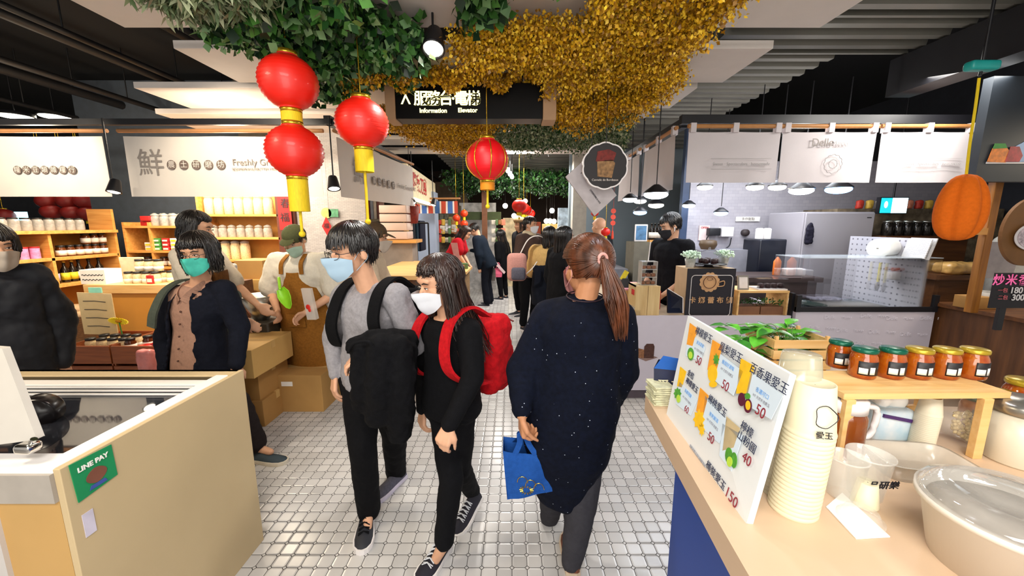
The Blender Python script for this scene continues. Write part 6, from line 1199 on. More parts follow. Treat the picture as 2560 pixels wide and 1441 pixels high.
# ================================================================= right: cafe counter, display case, kitchen
M_lil = mat('lilac_white_panel', '#c9c2cd', .5, var=.02); Yf0 = 3.34
xl = at(1545, 790, Yf0).x; xr = at(1978, 790, Yf0).x; ztc = at(1700, 790, Yf0).z
t = thing('cafe_counter', 'long pale lilac-white cafe counter facing the aisle', 'counter', ((xl+xr)/2, Yf0+.3, 0))
b = MB(); b.b2((xl, Yf0, .09), (xr, Yf0+.02, ztc)); b.b2((xl, Yf0+.02, .09), (xl+.02, 5.2, ztc-.03)); b.build('front_panel', M_lil, t, world=True)
b = MB(); b.b2((xl+.02, Yf0+.02, ztc-.04), (xr, Yf0+.46, ztc-.005)); b.b2((xl+.02, Yf0+.46, ztc-.04), (xl+.6, 5.2, ztc-.005)); b.build('worktop', mat('worktop_pale', '#cbb79c', .5, var=.05), t, world=True)
b = MB(); b.b2((xl+.03, Yf0+.03, 0), (xr, Yf0+.05, .09)); b.b2((xl+.03, Yf0+.05, 0), (xl+.05, 5.1, .09)); b.build('kick_board', mat('kick_mauve', '#5a5058', .6), t, world=True)
# printed cake picture on the counter front
c = at(1610, 880, Yf0-.002); b = MB(); b.prism([(-.08, -.045), (.02, -.09), (.13, -.055), (.03, -.02)], c, XA, ZA, -.001) ; b.build('printed_board', mat('print_board', '#8a7068', .6), t, world=True)
b = MB(); b.prism([(.0, -.06), (.09, -.06), (.092, .05), (.08, .075), (.02, .075), (.0, .05)], c-YA*.002, XA, ZA, -.001); b.build('printed_cake', mat('print_cake', '#4a2a20', .6, var=.3, scale=50), t, world=True)
b = MB(); b.prism([(-.075, -.05), (0, -.06), (.0, .02), (-.06, .035)], c-YA*.002, XA, ZA, -.001); b.build('printed_slice', mat('print_slice', '#8a5c3c', .6, var=.4, scale=60), t, world=True)
def seton(px, py, Y=None, z=None):  # point on the worktop
    return onz(px, py, ztc-.005) if z is None else onz(px, py, z)
# cafe sign box with coffee cup
Yc2 = Yf0+.04; a = at(1712, 783, Yc2); c = at(1841, 672, Yc2); w_ = c.x-a.x; h_ = c.z-ztc
t = thing('cafe_sign_box', 'wooden box with black front, coffee cup emblem and cafe name', 'sign', ((a.x+c.x)/2, Yc2+.12, ztc-.005))
b = MB(); b.b2((a.x-.0, Yc2+.012, ztc-.005), (c.x, Yc2+.26, c.z)); b.build('wooden_box', mat('pale_ply', '#cdae88', .6, var=.06), t, world=True, bev=.003)
b = MB(); b.b2((a.x, Yc2, ztc-.004), (c.x, Yc2+.012, c.z)); b.build('black_face', mat('chalk_black', '#1a1720', .5), t, world=True)
cc = at(1777, 740, Yc2-.002); hw, hh = w_*.43, h_*.44; P = []
for q, (sx, sz) in enumerate(((1, 1), (-1, 1), (-1, -1), (1, -1))):
    for i in range(5): an = PI/2*q+PI/8*i; P.append(cc+Vector((sx*(hw-.03)+.03*math.cos(an), 0, sz*(hh-.03)+.03*math.sin(an))))
P.append(P[0]); b = MB(); b.tube(P, .003, 4, cap=False); b.build('white_outline', M_white, t, world=True)
M_cork = mat('cork_tan', '#c89a6c', .6); ce = at(1774, 706, Yc2-.002); b = MB(); b.prism(scal(.085, 12, 96, .12), ce, XA, ZA, -.002); b.build('scalloped_disc', M_cork, t, world=True)
b = MB(); b.tube([ce+Vector((.055*math.cos(q), -.004, .055*math.sin(q))) for q in [2*PI*i/30 for i in range(31)]], .003, 4, cap=False); b.tube([ce+Vector((.025*math.cos(q), -.004, .012*math.sin(q)+.03)) for q in [2*PI*i/20 for i in range(21)]], .002, 4, cap=False); b.build('cup_line', mat('brown_line', '#5a3424', .6), t, world=True)
b = MB(); b.tube(catmull([ce+Vector((.08, -.004, .0)), ce+Vector((.125, -.004, .01)), ce+Vector((.125, -.004, -.03)), ce+Vector((.07, -.004, -.04))]), .005, 5); b.build('cup_handle', M_cork, t, world=True)
for i, ch in enumerate('卡娜蕾布朗'): txt(ch, .062, at(1731+23*i, 752, Yc2-.003), XA, ZA, M_cork, t, bold=.001)
# glass cake dome and two white-flower pots on top of the box
zb = c.z; cx_ = (a.x+c.x)/2+.03; t = thing('cake_dome', 'clear glass cake dome on a black stand on top of the cafe sign box', 'cake dome', (cx_, Yc2+.13, zb)); b = MB(); b.lathe([(.001, 0), (.05, 0), (.03, .02), (.15, .03), (.15, .036), (.001, .036)], seg=28); b.build('cake_stand', M_black, t); b = MB(); b.lathe([(.13, .037), (.13, .08), (.10, .13), (.05, .155), (.001, .16)], seg=28, cap=False); b.ell((0, 0, .17), .012); b.build('glass_cover', M_glass, t)
cake = proto('cake', 'cake', [(.001, 0), (.026, 0), (.024, .04), (.001, .045)], mat('dark_cake', '#33181a', .5, var=.3))
place(cake, [(cx_+.06*math.cos(k), Yc2+.13+.06*math.sin(k), zb+.036) for k in (0, 1.26, 2.5, 3.8, 5)], 'small dark fluted cake under the glass dome', 'cakes under the glass dome')
M_wf = mat('pale_green_buds', '#cfe6cf', .6, var=.2, scale=30)
def bud_pot(loc, label, s=1.0, m=M_wf, pot=M_clearj):
    t = thing('flower_pot', label, 'plant', loc); b = MB(); b.lathe([(.035*s, 0), (.05*s, .08*s), (.047*s, .08*s), (.03*s, .005)], seg=20); b.build('pot', pot, t); b = MB(); g_ = random.Random(3)
    for i in range(150): th = g_.uniform(0, 2*PI); r_ = g_.uniform(0, .085)*s; z = .12*s-(r_**2)*3/s+g_.uniform(-.01, .03)*s; b.ell((r_*math.cos(th), r_*math.sin(th), z), .0095*s, seg=6, rg=4)
    for i in range(10): th = 2*PI*i/10; b.tube([(0, 0, .02), (.05*s*math.cos(th), .05*s*math.sin(th), .11*s)], .002, 4)
    b.build('blooms', m, t); return t
bud_pot((a.x+.06, Yc2+.10, zb), 'glass pot of tiny pale blooms left of the glass cake dome'); bud_pot((c.x-.0, Yc2+.22, zb), 'glass pot of tiny pale blooms right of the glass cake dome')
# wooden crate box with red label, acrylic tower, tilted mirror-black board
M_crl = wood('light_crate', '#d9bd88', '#c2a06a', (10, 1, 1)); Yw = Yf0+.03; a2 = at(1587, 782, Yw); c2 = at(1652, 716, Yw)
t = thing('wooden_crate', 'upright pale wooden crate with a small red label on the cafe counter', 'crate', ((a2.x+c2.x)/2, Yw+.12, ztc-.005)); 
for i, (q0, q1) in enumerate(((0, .49), (.51, 1))): b = MB(); b.b2((a2.x+(c2.x-a2.x)*q0, Yw, ztc-.004), (a2.x+(c2.x-a2.x)*q1, Yw+.012, c2.z)); b.build('front_plank', M_crl, t, world=True, bev=.001)
for x in (a2.x, c2.x-.012): b = MB(); b.b2((x, Yw+.012, ztc-.004), (x+.012, Yw+.22, c2.z)); b.build('side_plank', M_crl, t, world=True)
b = MB(); b.b2((a2.x, Yw+.012, c2.z-.012), (c2.x, Yw+.22, c2.z)); b.build('top_plank', M_crl, t, world=True)
b = MB(); b.b2((a2.x-.002, Yw+.04, c2.z-.09), (a2.x, Yw+.12, c2.z-.04)); b.build('red_label', LRd, t, world=True)
xm = (a2.x+c2.x)/2+.02; t = thing('acrylic_tower', 'three-tier clear acrylic sweet case on top of the pale crate', 'display', (xm, Yw+.1, c2.z))
for k in range(3): b = MB(); b.b2((-.07, -.05, .07*k), (.07, .05, .07*k+.005)); b.b2((-.07, -.05, .07*k+.005), (-.066, .05, .07*k+.07)); b.b2((.066, -.05, .07*k+.005), (.07, .05, .07*k+.07)); b.build('tier', mat('acrylic', '#dcd8d4', .1, alpha=.5), t)
b = MB(); b.b2((-.07, -.05, .21), (.07, .05, .215)); b.build('tier', mat('acrylic', '#dcd8d4', .1, alpha=.5), t)
sw = pk('sweet', 'sweet', (.035, .04, .03), mat('brown_sweet', '#7a5038', .5, var=.4)); place(sw, [(xm-.045+.045*i, Yw+.09, c2.z+.006+.07*k) for k in range(3) for i in range(3)], 'small brown sweet in the clear acrylic case', 'sweets in the acrylic case')
t = thing('pen_stick', 'thin white stick standing on the acrylic case', 'stick', (xm, Yw+.1, c2.z+.215)); b = MB(); b.tube([(0, 0, 0), (.01, 0, .17)], .005, 8); b.build('stick', M_white, t)
q = [at(1669, 783, Yf0+.02), at(1707, 783, Yf0+.02), at(1707, 745, Yf0+.02), at(1669, 722, Yf0+.12)]
t = thing('black_board', 'dark glossy board with a pale rim leaning beside the cafe sign box', 'board', q[0]); b = MB(); n_ = Vector((0, .02, 0)); b.loft([q, [p+n_ for p in q]], smooth=False); b.build('board_face', mat('navy_gloss', '#1b2030', .15, var=.1), t, world=True); b = MB(); b.tube([q[3]-YA*.003, q[2]-YA*.003, q[1]-YA*.003], .004, 5); b.build('rim', M_white, t, world=True)
# goods further along the counter's aisle side
t = thing('pink_display_stand', 'low stand under a pink cloth on the cafe counter beside the aisle', 'stand', (xl+.3, 3.9, ztc)); b = MB(); b.b2((xl+.08, 3.75, ztc-.005), (xl+.42, 4.2, ztc+.16)); b.build('stand_body', M_pine, t, world=True); b = MB(); b.b2((xl+.07, 3.74, ztc+.16), (xl+.43, 4.21, ztc+.175)); b.build('pink_cloth', mat('pink_paper', '#e29aa4', .6), t, world=True)
t = thing('ticket_holder', 'black wedge with a pale card on the pink-covered stand', 'holder', (xl+.2, 3.85, ztc+.175)); b = MB(); b.loft([[(-.06, -.04, 0), (.06, -.04, 0), (.06, .04, 0), (-.06, .04, 0)], [(-.03, -.01, .09), (.03, -.01, .09), (.03, .01, .09), (-.03, .01, .09)]], smooth=False); b.build('wedge', M_black, t); b = MB(); b.box((-.01, .0, .12), (.05, .004, .1), Matrix.Rotation(.5, 3, 'Y')); b.build('card', LY, t)
for i, (dx, h__, m_, lb) in enumerate([(.36, .24, M_clearj, 'tall clear acrylic sign holder'), (.42, .18, LRd, 'red and white leaflet holder')]): b = MB(); b.b2((xl+dx, 3.62, ztc-.005), (xl+dx+.06, 3.64, ztc-.005+h__)); T(b.build('leaflet_holder', m_), lb+' on the cafe counter near the pink-covered stand', 'holder')
for i, (px, py, Yy) in enumerate([(1556, 742, 3.62), (1572, 752, 3.55), (1560, 765, 3.48)]): p = onz(px, py, ztc); pouch(['orange', 'brown', 'golden'][i]+' biscuit in a clear film bag on the cafe counter', (max(p.x, xl+.08), Yy, ztc-.004), (.10, .07, .05), mat('biscuit_%d' % i, ['#c87a30', '#8a5a34', '#d89a44'][i], .25, var=.4, scale=30), .3*i, name='biscuit_bag')
t = thing('carton_tray', 'small cardboard tray with a clear lid at the aisle corner of the cafe counter', 'box', (xl+.14, 3.42, ztc-.004)); b = MB(); b.b2((-.07, -.05, 0), (.07, .05, .05)); b.build('tray', M_card, t); b = MB(); b.b2((-.065, -.045, .051), (.065, .045, .075)); b.build('lid', M_clearj, t)
# right part: small shelf with herb boxes and pastry case
a3 = at(1842, 784, Yf0+.03); c3 = at(1975, 728, Yf0+.03); t = thing('pine_riser', 'small open pine shelf right of the cafe sign box', 'shelf', ((a3.x+c3.x)/2, Yf0+.15, ztc-.005))
b = MB(); b.b2((a3.x, Yf0+.03, c3.z-.018), (c3.x, Yf0+.33, c3.z)); b.build('shelf_board', M_pine, t, world=True)
for x in (a3.x, c3.x-.015): b = MB(); b.b2((x, Yf0+.035, ztc-.005), (x+.015, Yf0+.32, c3.z-.018)); b.build('upright', M_pine, t, world=True)
for i in range(2):
    x0 = a3.x+.02+(c3.x-a3.x-.03)*i/2; x1 = x0+(c3.x-a3.x-.05)/2; t = thing('herb_box', ['left', 'right'][i]+' brown box of small green leaves under the pine shelf', 'plant', ((x0+x1)/2, Yf0+.1, ztc-.005)); b = MB(); b.b2((-(x1-x0)/2, -.04, 0), ((x1-x0)/2, .10, .075)); b.build('planter', mat('planter_brown', '#7a5238', .6), t)
    b = MB(); g_ = random.Random(i)
    for k in range(90): p = Vector((g_.uniform(-(x1-x0)/2, (x1-x0)/2)*.95, g_.uniform(-.03, .08), .075+g_.uniform(0, .05))); d = Vector((g_.uniform(-1, 1), g_.uniform(-1, .3), g_.uniform(.1, 1))).normalized(); s_ = d.cross(ZA).normalized(); b.add([p, p+d*.015+s_*.009, p+d*.03, p+d*.015-s_*.009], [(0, 1, 2, 3)])
    b.build('leaves', [G1[0], G1[1]][i], t)
t = thing('photo_frame', 'small silver-framed card standing on the pine shelf', 'frame', (a3.x+.07, Yf0+.1, c3.z)); b = MB(); b.box((0, 0, .065), (.10, .008, .13), Matrix.Rotation(-.2, 3, 'X')); b.build('frame', M_steel, t); b = MB(); b.box((0, -.006, .065), (.075, .004, .10), Matrix.Rotation(-.2, 3, 'X')); b.build('card', mat('pale_card', '#d8d0cc', .6), t)
t = thing('pastry_case', 'low clear acrylic pastry case on the pine shelf', 'case', (c3.x-.13, Yf0+.15, c3.z)); b = MB(); b.b2((-.13, -.09, 0), (.13, .09, .012)); b.build('base', M_white, t)
b = MB()
for lo, hi in (((-.13, -.09, .012), (-.127, .09, .10)), ((.127, -.09, .012), (.13, .09, .10)), ((-.127, -.09, .012), (.127, -.087, .10)), ((-.13, -.09, .10), (.13, .09, .103))): b.b2(lo, hi)
b.build('acrylic_cover', M_glass, t); place(cake, [(c3.x-.2+.06*i, Yf0+.13, c3.z+.012) for i in range(4)], 'small dark fluted cake in the low pastry case', 'cakes in the pastry case')
# black post, display refrigerator stand "Delle"
b = MB(); b.b2((xr+.005, Yf0+.02, 0), (xr+.035, Yf0+.06, at(1985, 735, Yf0).z)); T(b.build('black_post', M_black), 'slim black post between cafe counter and display case', 'post')
x0, x1 = at(1988, 800, Yf0-.02).x, at(2334, 800, Yf0-.02).x; zp = at(2100, 779, Yf0).z; zg = at(2100, 646, Yf0).z; Yd0 = Yf0-.02
t = thing('display_case', 'glass-topped display case with a pale lilac front printed with repeated shop name', 'display case', ((x0+x1)/2, Yd0+.3, 0))
b = MB(); b.b2((x0, Yd0, .05), (x1, Yd0+.02, zp)); b.b2((x0, Yd0+.02, .05), (x0+.02, Yd0+.7, zp)); b.b2((x1-.02, Yd0+.02, .05), (x1, Yd0+.7, zp)); b.build('front_panel', M_lil, t, world=True)
b = MB(); b.b2((x0-.01, Yd0-.006, zp), (x1+.01, Yd0+.012, zp+.045)); b.build('black_sill', M_black, t, world=True); b = MB(); b.b2((x0+.02, Yd0+.02, zp-.05), (x1-.02, Yd0+.70, zp-.02)); b.build('inner_deck', mat('slate_deck', '#36484c', .25, var=.25, scale=5), t, world=True)
b = MB(); b.b2((x0+.01, Yd0, zp+.045), (x1-.01, Yd0+.004, zg)); b.build('front_glass', M_glass, t, world=True); b = MB(); b.b2((x0+.01, Yd0, zg), (x1-.01, Yd0+.36, zg+.005)); b.build('top_glass', mat('glass_edge', '#dce6ee', .06, alpha=.45), t, world=True)
b = MB(); b.b2((x0+.01, Yd0+.004, zp+.045), (x0+.014, Yd0+.36, zg)); b.build('side_glass', M_glass, t, world=True)
for x in (x0, x1-.02):
    b = MB(); b.b2((x-.01, Yd0-.01, zp), (x+.03, Yd0+.02, zp+.15)); b.build('slotted_bracket', M_black, t, world=True)
g_ = random.Random(2)
for (px, py) in [(2060, 793), (2150, 790), (2215, 796), (2020, 820), (2090, 826), (2170, 830), (2250, 836), (2300, 796), (2135, 858), (2195, 868)]:
    txt('Delle', .05, at(px, py, Yd0-.002), XA, ZA, mat('ghost_ink', '#dcd6e0', .5), t, align='LEFT'); txt('Maxxy', .034, at(px+44, py+1, Yd0-.002), XA, ZA, mat('ghost_ink', '#dcd6e0', .5), t, align='LEFT')
# trays and boards inside
t = thing('white_board', 'white cutting board lying in the display case', 'board', (x0+.25, Yd0+.5, zp-.02)); b = MB(); b.box((0, 0, .02), (.28, .12, .03), Matrix.Rotation(.2, 3, 'Z')); b.build('board', M_white, t)
t = thing('metal_tray', 'flat brushed tray lying in the display case at right', 'tray', (x0+.75, Yd0+.35, zp-.02)); b = MB(); b.rbox((0, 0, .012), (.55, .22, .022), .008); b.build('tray', M_steel, t)
t = thing('dark_dish', 'dark oval dish in the display case at left', 'dish', (x0+.38, Yd0+.3, zp-.02)); b = MB(); b.lathe([(.001, 0), (.06, 0), (.11, .03), (.105, .032), (.05, .01), (.001, .01)], seg=24); b.build('dish', mat('green_black', '#1e2a24', .3), t)
t = thing('cloth', 'crumpled grey cloth lying at the back of the display case', 'cloth', (x0+.72, Yd0+.6, zp-.02)); b = MB(); b.rbox((0, 0, .02), (.3, .12, .035), .015); b.build('cloth', fabric('grey_rag', '#7a7680'), t, mods=lambda o: organic(.01, 2, .03, .04)(o))
# perforated white partition with paper roll and towel
xp0, xp1 = at(2180, 700, 4.05).x, at(2335, 700, 4.05).x; Yp = 4.05
mp_ = bpy.data.materials.new('perforated_panel'); mp_.use_nodes = True; N = mp_.node_tree.nodes; L = mp_.node_tree.links; tc = N.new('ShaderNodeTexCoord'); vo = N.new('ShaderNodeTexVoronoi'); vo.inputs['Scale'].default_value = 18; vo.inputs['Randomness'].default_value = .0; mg = N.new('ShaderNodeMapping'); mg.inputs['Scale'].default_value = (0, 1, 1); mg.inputs['Location'].default_value = (0, 0, 0); L.new(tc.outputs['Object'], mg.inputs[0]); L.new(mg.outputs[0], vo.inputs[0]); rp = N.new('ShaderNodeValToRGB'); rp.color_ramp.elements[0].position = .14; rp.color_ramp.elements[1].position = .18; rp.color_ramp.elements[0].color = hx('#6f6c74'); rp.color_ramp.elements[1].color = hx('#b9b7be'); L.new(vo.outputs['Distance'], rp.inputs[0]); L.new(rp.outputs[0], N['Principled BSDF'].inputs['Base Color'])
xq = at(2323, 600, Yf0+.05).x; ztp = at(2330, 597, Yf0+.1).z
t = thing('perforated_panel', 'white perforated side panel rising beside the display case', 'panel', (xq, 3.8, 0)); b = MB(); b.b2((xq-.012, Yd0+.05, zp-.02), (xq+.012, Yd0+.85, ztp)); b.build('panel', mp_, t, world=True); b = MB(); b.b2((xq-.012, Yd0+.05, .05), (xq+.012, Yd0+.85, zp-.02)); b.build('lower_panel', M_lil, t, world=True)
c = at(2212, 620, 3.64); t = thing('paper_roll', 'large white kitchen paper roll mounted on the perforated panel', 'paper roll', c); Rm = Matrix.Rotation(PI/2, 3, 'Y') @ Matrix.Rotation(0, 3, 'Z'); b = MB(); b.lathe([(.024, -.15), (.085, -.15), (.087, -.14), (.087, .14), (.085, .15), (.024, .15)], c, 32, M=Matrix.Rotation(.5, 3, 'Z') @ Matrix.Rotation(PI/2, 3, 'Y')); b.build('roll', M_paper, t, world=True)
b = MB(); d_ = Matrix.Rotation(.5, 3, 'Z') @ XA; b.tube([c-d_*.17, c+d_*.19, c+d_*.19+YA*.12], .006, 6); b.build('holder_rod', M_steel, t, world=True)
p = at(2300, 622, 3.40); t = thing('towel', 'pale checked towel hanging over the top of the perforated panel', 'towel', p-ZA*.09); b = MB(); b.box(p, (.008, .22, .19), Matrix.Rotation(.25, 3, 'Y')); b.box(p+XA*-.03, (.008, .2, .17), Matrix.Rotation(.25, 3, 'Y')); b.build('cloth', brick_mat('check_towel', '#b9b6b4', '#a9a8ac', '#d0cecc', 30, axes='YZ'), t, world=True)
p = at(2238, 690, 3.60); t = thing('utensil_cup', 'white holder with an orange-red handled tool on the perforated panel', 'holder', p-ZA*.05); b = MB(); b.rbox(p+ZA*.0, (.13, .06, .07), .01); b.build('cup', M_white, t, world=True); b = MB(); b.caps(p+Vector((-.03, 0, .06)), p+Vector((.05, 0, .07)), .018, .01); b.build('tool_handle', mat('orange_red_plastic', '#c2502c', .5), t, world=True)
p = at(2197, 690, 3.74); t = thing('ladle', 'hanging steel ladle with a yellow handle beside the utensil holder', 'ladle', p-ZA*.1); b = MB(); b.tube([p+ZA*.13, p-ZA*.06], .012, 8); b.build('handle', LY, t, world=True); b = MB(); b.ell(p-ZA*.10, (.025, .01, .05)); b.build('bowl', M_steel, t, world=True)
# big pale fridge and back wall of the kitchen
Yr0 = 4.45; a4 = at(1985, 740, Yr0); c4 = at(2188, 530, Yr0); t = thing('refrigerator', 'tall pale grey steel refrigerator at the back of the kitchen', 'refrigerator', ((a4.x+c4.x)/2, Yr0+.3, 0)); b = MB(); b.b2((a4.x, Yr0, 0), (c4.x, Yr0+.6, c4.z)); b.build('cabinet', mat('fridge_grey', '#aaa6ac', .35, metal=.2, var=.03, scale=2), t, world=True, bev=.01); b = MB(); b.b2((a4.x+.01, Yr0-.02, .1), (c4.x-.01, Yr0-.001, c4.z-.01)); b.build('door', mat('fridge_door', '#b0acb2', .35, metal=.2, var=.03, scale=2), t, world=True, bev=.01)
b = MB(); b.b2((c4.x-.10, Yr0-.022, c4.z-.07), (c4.x-.05, Yr0-.02, c4.z-.06)); b.build('badge', M_black, t, world=True)
p = at(2024, 585, Yr0-.05); t = thing('oven_glove', 'dark cloth hanging on the refrigerator door', 'cloth', p-ZA*.12); b = MB(); b.rbox(p-ZA*.02, (.09, .03, .2), .02); b.ell(p+ZA*.09, (.03, .02, .04)); b.build('cloth', fabric('dark_lilac_cloth', '#24222e'), t, world=True, mods=lambda o: organic(.01, 2, .03, .04)(o))
Ybk = 5.3; b = MB(); b.b2((at(1700, 600, Ybk).x, Ybk, 0), (5.95, Ybk+.08, 2.42)); S(b, 'wall_kitchen', brick_mat('grey_tile', '#aeaab0', '#a4a0a8', '#918e98', 6, .5, .25, msz=.006))
b = MB(); b.b2((at(1420, 600, 6.9).x, 6.9, 0), (at(1760, 600, 6.9).x, 6.98, 3.2)); S(b, 'wall_cafe_back', mat('blue_grey_wall', '#7f8c94', .8, var=.06, scale=2))
b = MB(); b.b2((at(1700, 600, Ybk).x-.02, Ybk-.03, 0), (at(1700, 600, Ybk).x+.07, Ybk+.05, 3.0)); S(b, 'wall_column_navy', mat('navy_column', '#2c3c58', .5))
b = MB(); b.b2((at(1430, 600, 6.5).x, 6.5, 0), (at(1464, 600, 6.5).x, 6.7, 2.9)); S(b, 'wall_column_cream', mat('cream_column', '#a39c90', .6))
# cabinets behind the cafe man
a5 = at(1585, 625, 5.6); t = thing('back_cabinet', 'grey-brown cabinet behind the cafe worker carrying a small screen', 'cabinet', (a5.x+.3, 5.8, 0)); b = MB(); b.b2((a5.x, 5.6, 0), (at(1700, 625, 5.6).x, 6.0, at(1600, 606, 5.6).z)); b.build('cabinet_body', mat('grey_brown_cab', '#6a6456', .6, var=.1), t, world=True)
zc5 = at(1600, 606, 5.6).z; p = at(1604, 585, 5.65); t = thing('tablet', 'white-framed tablet screen standing on the back cabinet', 'screen', (p.x, 5.68, zc5)); b = MB(); b.rbox((0, 0, .13), (.19, .02, .25), .01); b.build('frame', M_white, t); b = MB(); b.b2((-.075, -.013, .03), (.075, -.0105, .235)); b.build('display', mat('tablet_glow', '#3c5c7a', .3, var=.4, scale=14, emis=.8), t)
t = thing('wooden_tray', 'small wooden tray with bottles beside the tablet', 'tray', (p.x+.22, 5.7, zc5)); b = MB(); b.b2((-.1, -.06, 0), (.1, .06, .03)); b.build('tray', M_oak, t); b = MB()
place(bt_, [(p.x+.16+.05*i, 5.7, zc5+.03) for i in range(3)], 'small dark bottle in the wooden tray beside the tablet', 'bottles beside the tablet')
# wall devices on the kitchen wall
p = at(1815, 580, Ybk-.06); t = thing('wall_device', 'white and black electrical device with a looped cable on the kitchen wall', 'device', p); b = MB(); b.rbox(p, (.16, .1, .13), .01); b.build('box_body', M_white, t, world=True); b = MB(); b.rbox(p-XA*.17, (.15, .1, .1), .01); b.build('black_unit', M_black, t, world=True); b = MB(); b.tube(catmull([p-XA*.2, p+Vector((-.25, 0, -.12)), p+Vector((-.1, -.0, -.24)), p+Vector((.05, 0, -.2)), p+Vector((.08, 0, -.08))]), .008, 6); b.build('cable', M_black, t, world=True)
p = at(1863, 582, Ybk-.03); b = MB(); b.lathe([(0, -.03), (.045, -.03), (.045, .03), (0, .03)], p, 20, M=Matrix.Rotation(PI/2, 3, 'X')); T(b.build('wall_clock', mat('dim_brown', '#3a3030', .6)), 'small dark round object on the kitchen wall', 'clock')
p = at(1870, 548, Ybk-.02); t = thing('wall_notice', 'pale strip notice on the kitchen wall', 'notice', p); b = MB(); b.b2((p.x-.16, Ybk-.02, p.z-.03), (p.x+.16, Ybk-.005, p.z+.03)); b.build('card', M_paper, t, world=True); txt('手作甜點', .045, p-YA*.006, XA, ZA, M_grey, t)
p = at(1768, 583, 5.2); t = thing('wall_notice', 'white and pink leaflet fixed above the brown jar', 'notice', p); b = MB(); b.b2((p.x-.07, Ybk-.02, p.z-.1), (p.x+.07, Ybk-.005, p.z+.1)); b.build('card', mat('pinkish_leaflet', '#e0c8c4', .6, var=.1, scale=14), t, world=True); txt('OPEN', .04, p+Vector((0, .075, .07)), XA, ZA, mat('red_paint', '#b01018'), t)
p = at(1770, 612, 5.0); t = thing('brown_crock', 'brown earthen crock standing on the kitchen side shelf', 'jar', p); b = MB(); b.lathe([(.08, -.06), (.11, 0), (.10, .05), (.07, .06)], p, 20); b.build('crock', mat('earthen', '#5a4630', .5), t, world=True); b = MB(); b.b2((p.x-.15, 4.9, 0), (p.x+.6, 5.28, p.z-.06)); T(b.build('kitchen_cabinet', mat('kitchen_cab', '#8d8c94', .5)), 'pale grey low cabinet along the kitchen wall', 'cabinet')
# black appliances middle
p = at(1945, 620, 4.7); t = thing('coffee_machine', 'black coffee machine left of the refrigerator', 'machine', (p.x, 4.8, 0)); b = MB(); b.rbox((p.x-.03, 4.85, at(1945, 650, 4.7).z), (.42, .35, .50), .02); b.build('machine_body', mat('navy_black', '#141824', .3), t, world=True); b = MB(); b.b2((p.x-.45, 4.68, at(1945, 688, 4.7).z-.02), (p.x+.3, 5.1, at(1945, 688, 4.7).z)); b.build('shelf', M_black, t, world=True); b = MB(); b.b2((p.x-.40, 4.72, 0), (p.x+.25, 5.05, at(1945, 688, 4.7).z-.02)); b.build('base_cabinet', M_dkwood, t, world=True)
zz4 = at(1900, 598, 4.7).z; tt = proto('white_canister', 'canister', [(.045, 0), (.045, .12), (.03, .13)], M_white); place(tt, [(at(1897, 600, 4.8).x, 4.8, zz4), (at(1916, 600, 4.8).x, 4.8, zz4)], ['left white canister standing on the black coffee machine', 'right white canister standing on the black coffee machine'], 'canisters on the machine')
ob = proto('squeeze_bottle', 'bottle', [(.035, 0), (.038, .01), (.038, .15), (.02, .18), (.008, .2)], mat('orange_sauce', '#e0721c', .3)); ob['label'] = 'orange squeeze bottle behind the display case'; ob['used'] = 1; pz = onz(1940, 684, .93); q4 = at(1940, 688, 4.2); ob.matrix_basis = Matrix.Translation((q4.x, 4.2, q4.z))
b = MB(); b.b2((q4.x-.5, 3.98, q4.z-.05), (q4.x+.35, 4.5, q4.z)); b.b2((q4.x-.48, 4.0, 0), (q4.x+.3, 4.45, q4.z-.05)); T(b.build('prep_table', mat('prep_dark', '#3a2c2a', .5)), 'dark preparation table behind the pine shelf', 'table')
b = MB(); b.rbox((q4.x+.15, 4.15, q4.z+.04), (.2, .1, .08), .01); T(b.build('white_dish', M_white), 'small white container beside the orange bottle', 'container')
b = MB(); b.lathe([(0, 0), (.2, 0), (.2, .02), (0, .02)], (q4.x+.22, 4.2, q4.z+.001), 28) if 0 else None
# pendants over the cafe
lmp = [(1640, 486, 3.55, 1), (1600, 531, 4.6, 2), (1762, 468, 4.3, 0), (1802, 533, 4.7, 2), (1887, 468, 3.9, 0), (1943, 468, 3.9, 0), (2003, 476, 3.8, 1), (2096, 473, 3.7, 2), (1640, 513, 5.5, 0), (1575, 499, 4.4, 1), (1600, 503, 4.9, 0), (1722, 514, 5.1, 1)]
wh = ['large bright pendant at the inner corner of the shop curtains', 'blue-tinted pendant left of the cafe worker', 'white pendant below the left shop curtain', 'blue-tinted pendant right of the cafe worker', 'white pendant below the gap of left and middle curtain, left one', 'white pendant below the gap of left and middle curtain, right one', 'round white pendant below the middle curtain', 'bright bluish pendant below the right end of the middle curtain', 'small white pendant above the cafe worker', 'white lamp at the lower edge of the side curtain, nearer one', 'white lamp behind the side curtain, farther one', 'small pale lamp above the cafe worker towards the navy column']
for (px, py, Y, cc_), lb in zip(lmp, wh):
    p = at(px, py, Y); t = thing('pendant_lamp', lb, 'lamp', p); s_ = 1.15 if px in (1640, 2096, 2003) else .85
    b = MB(); b.lathe([(.02, .075*s_), (.03, .07*s_), (.094*s_, .02), (.097*s_, .01), (.09*s_, .01), (.02, .06*s_)], seg=24); b.build('lamp_shade', M_black, t); b = MB(); b.ell((0, 0, -.004), (.09*s_, .09*s_, .034*s_)); b.build('bulb', [M_bulb, M_bulbc, M_bulbb][cc_], t); b = MB(); b.tube([(0, 0, .08), (0, 0, 2.9-p.z)], .005, 6); b.build('stem', M_black, t)
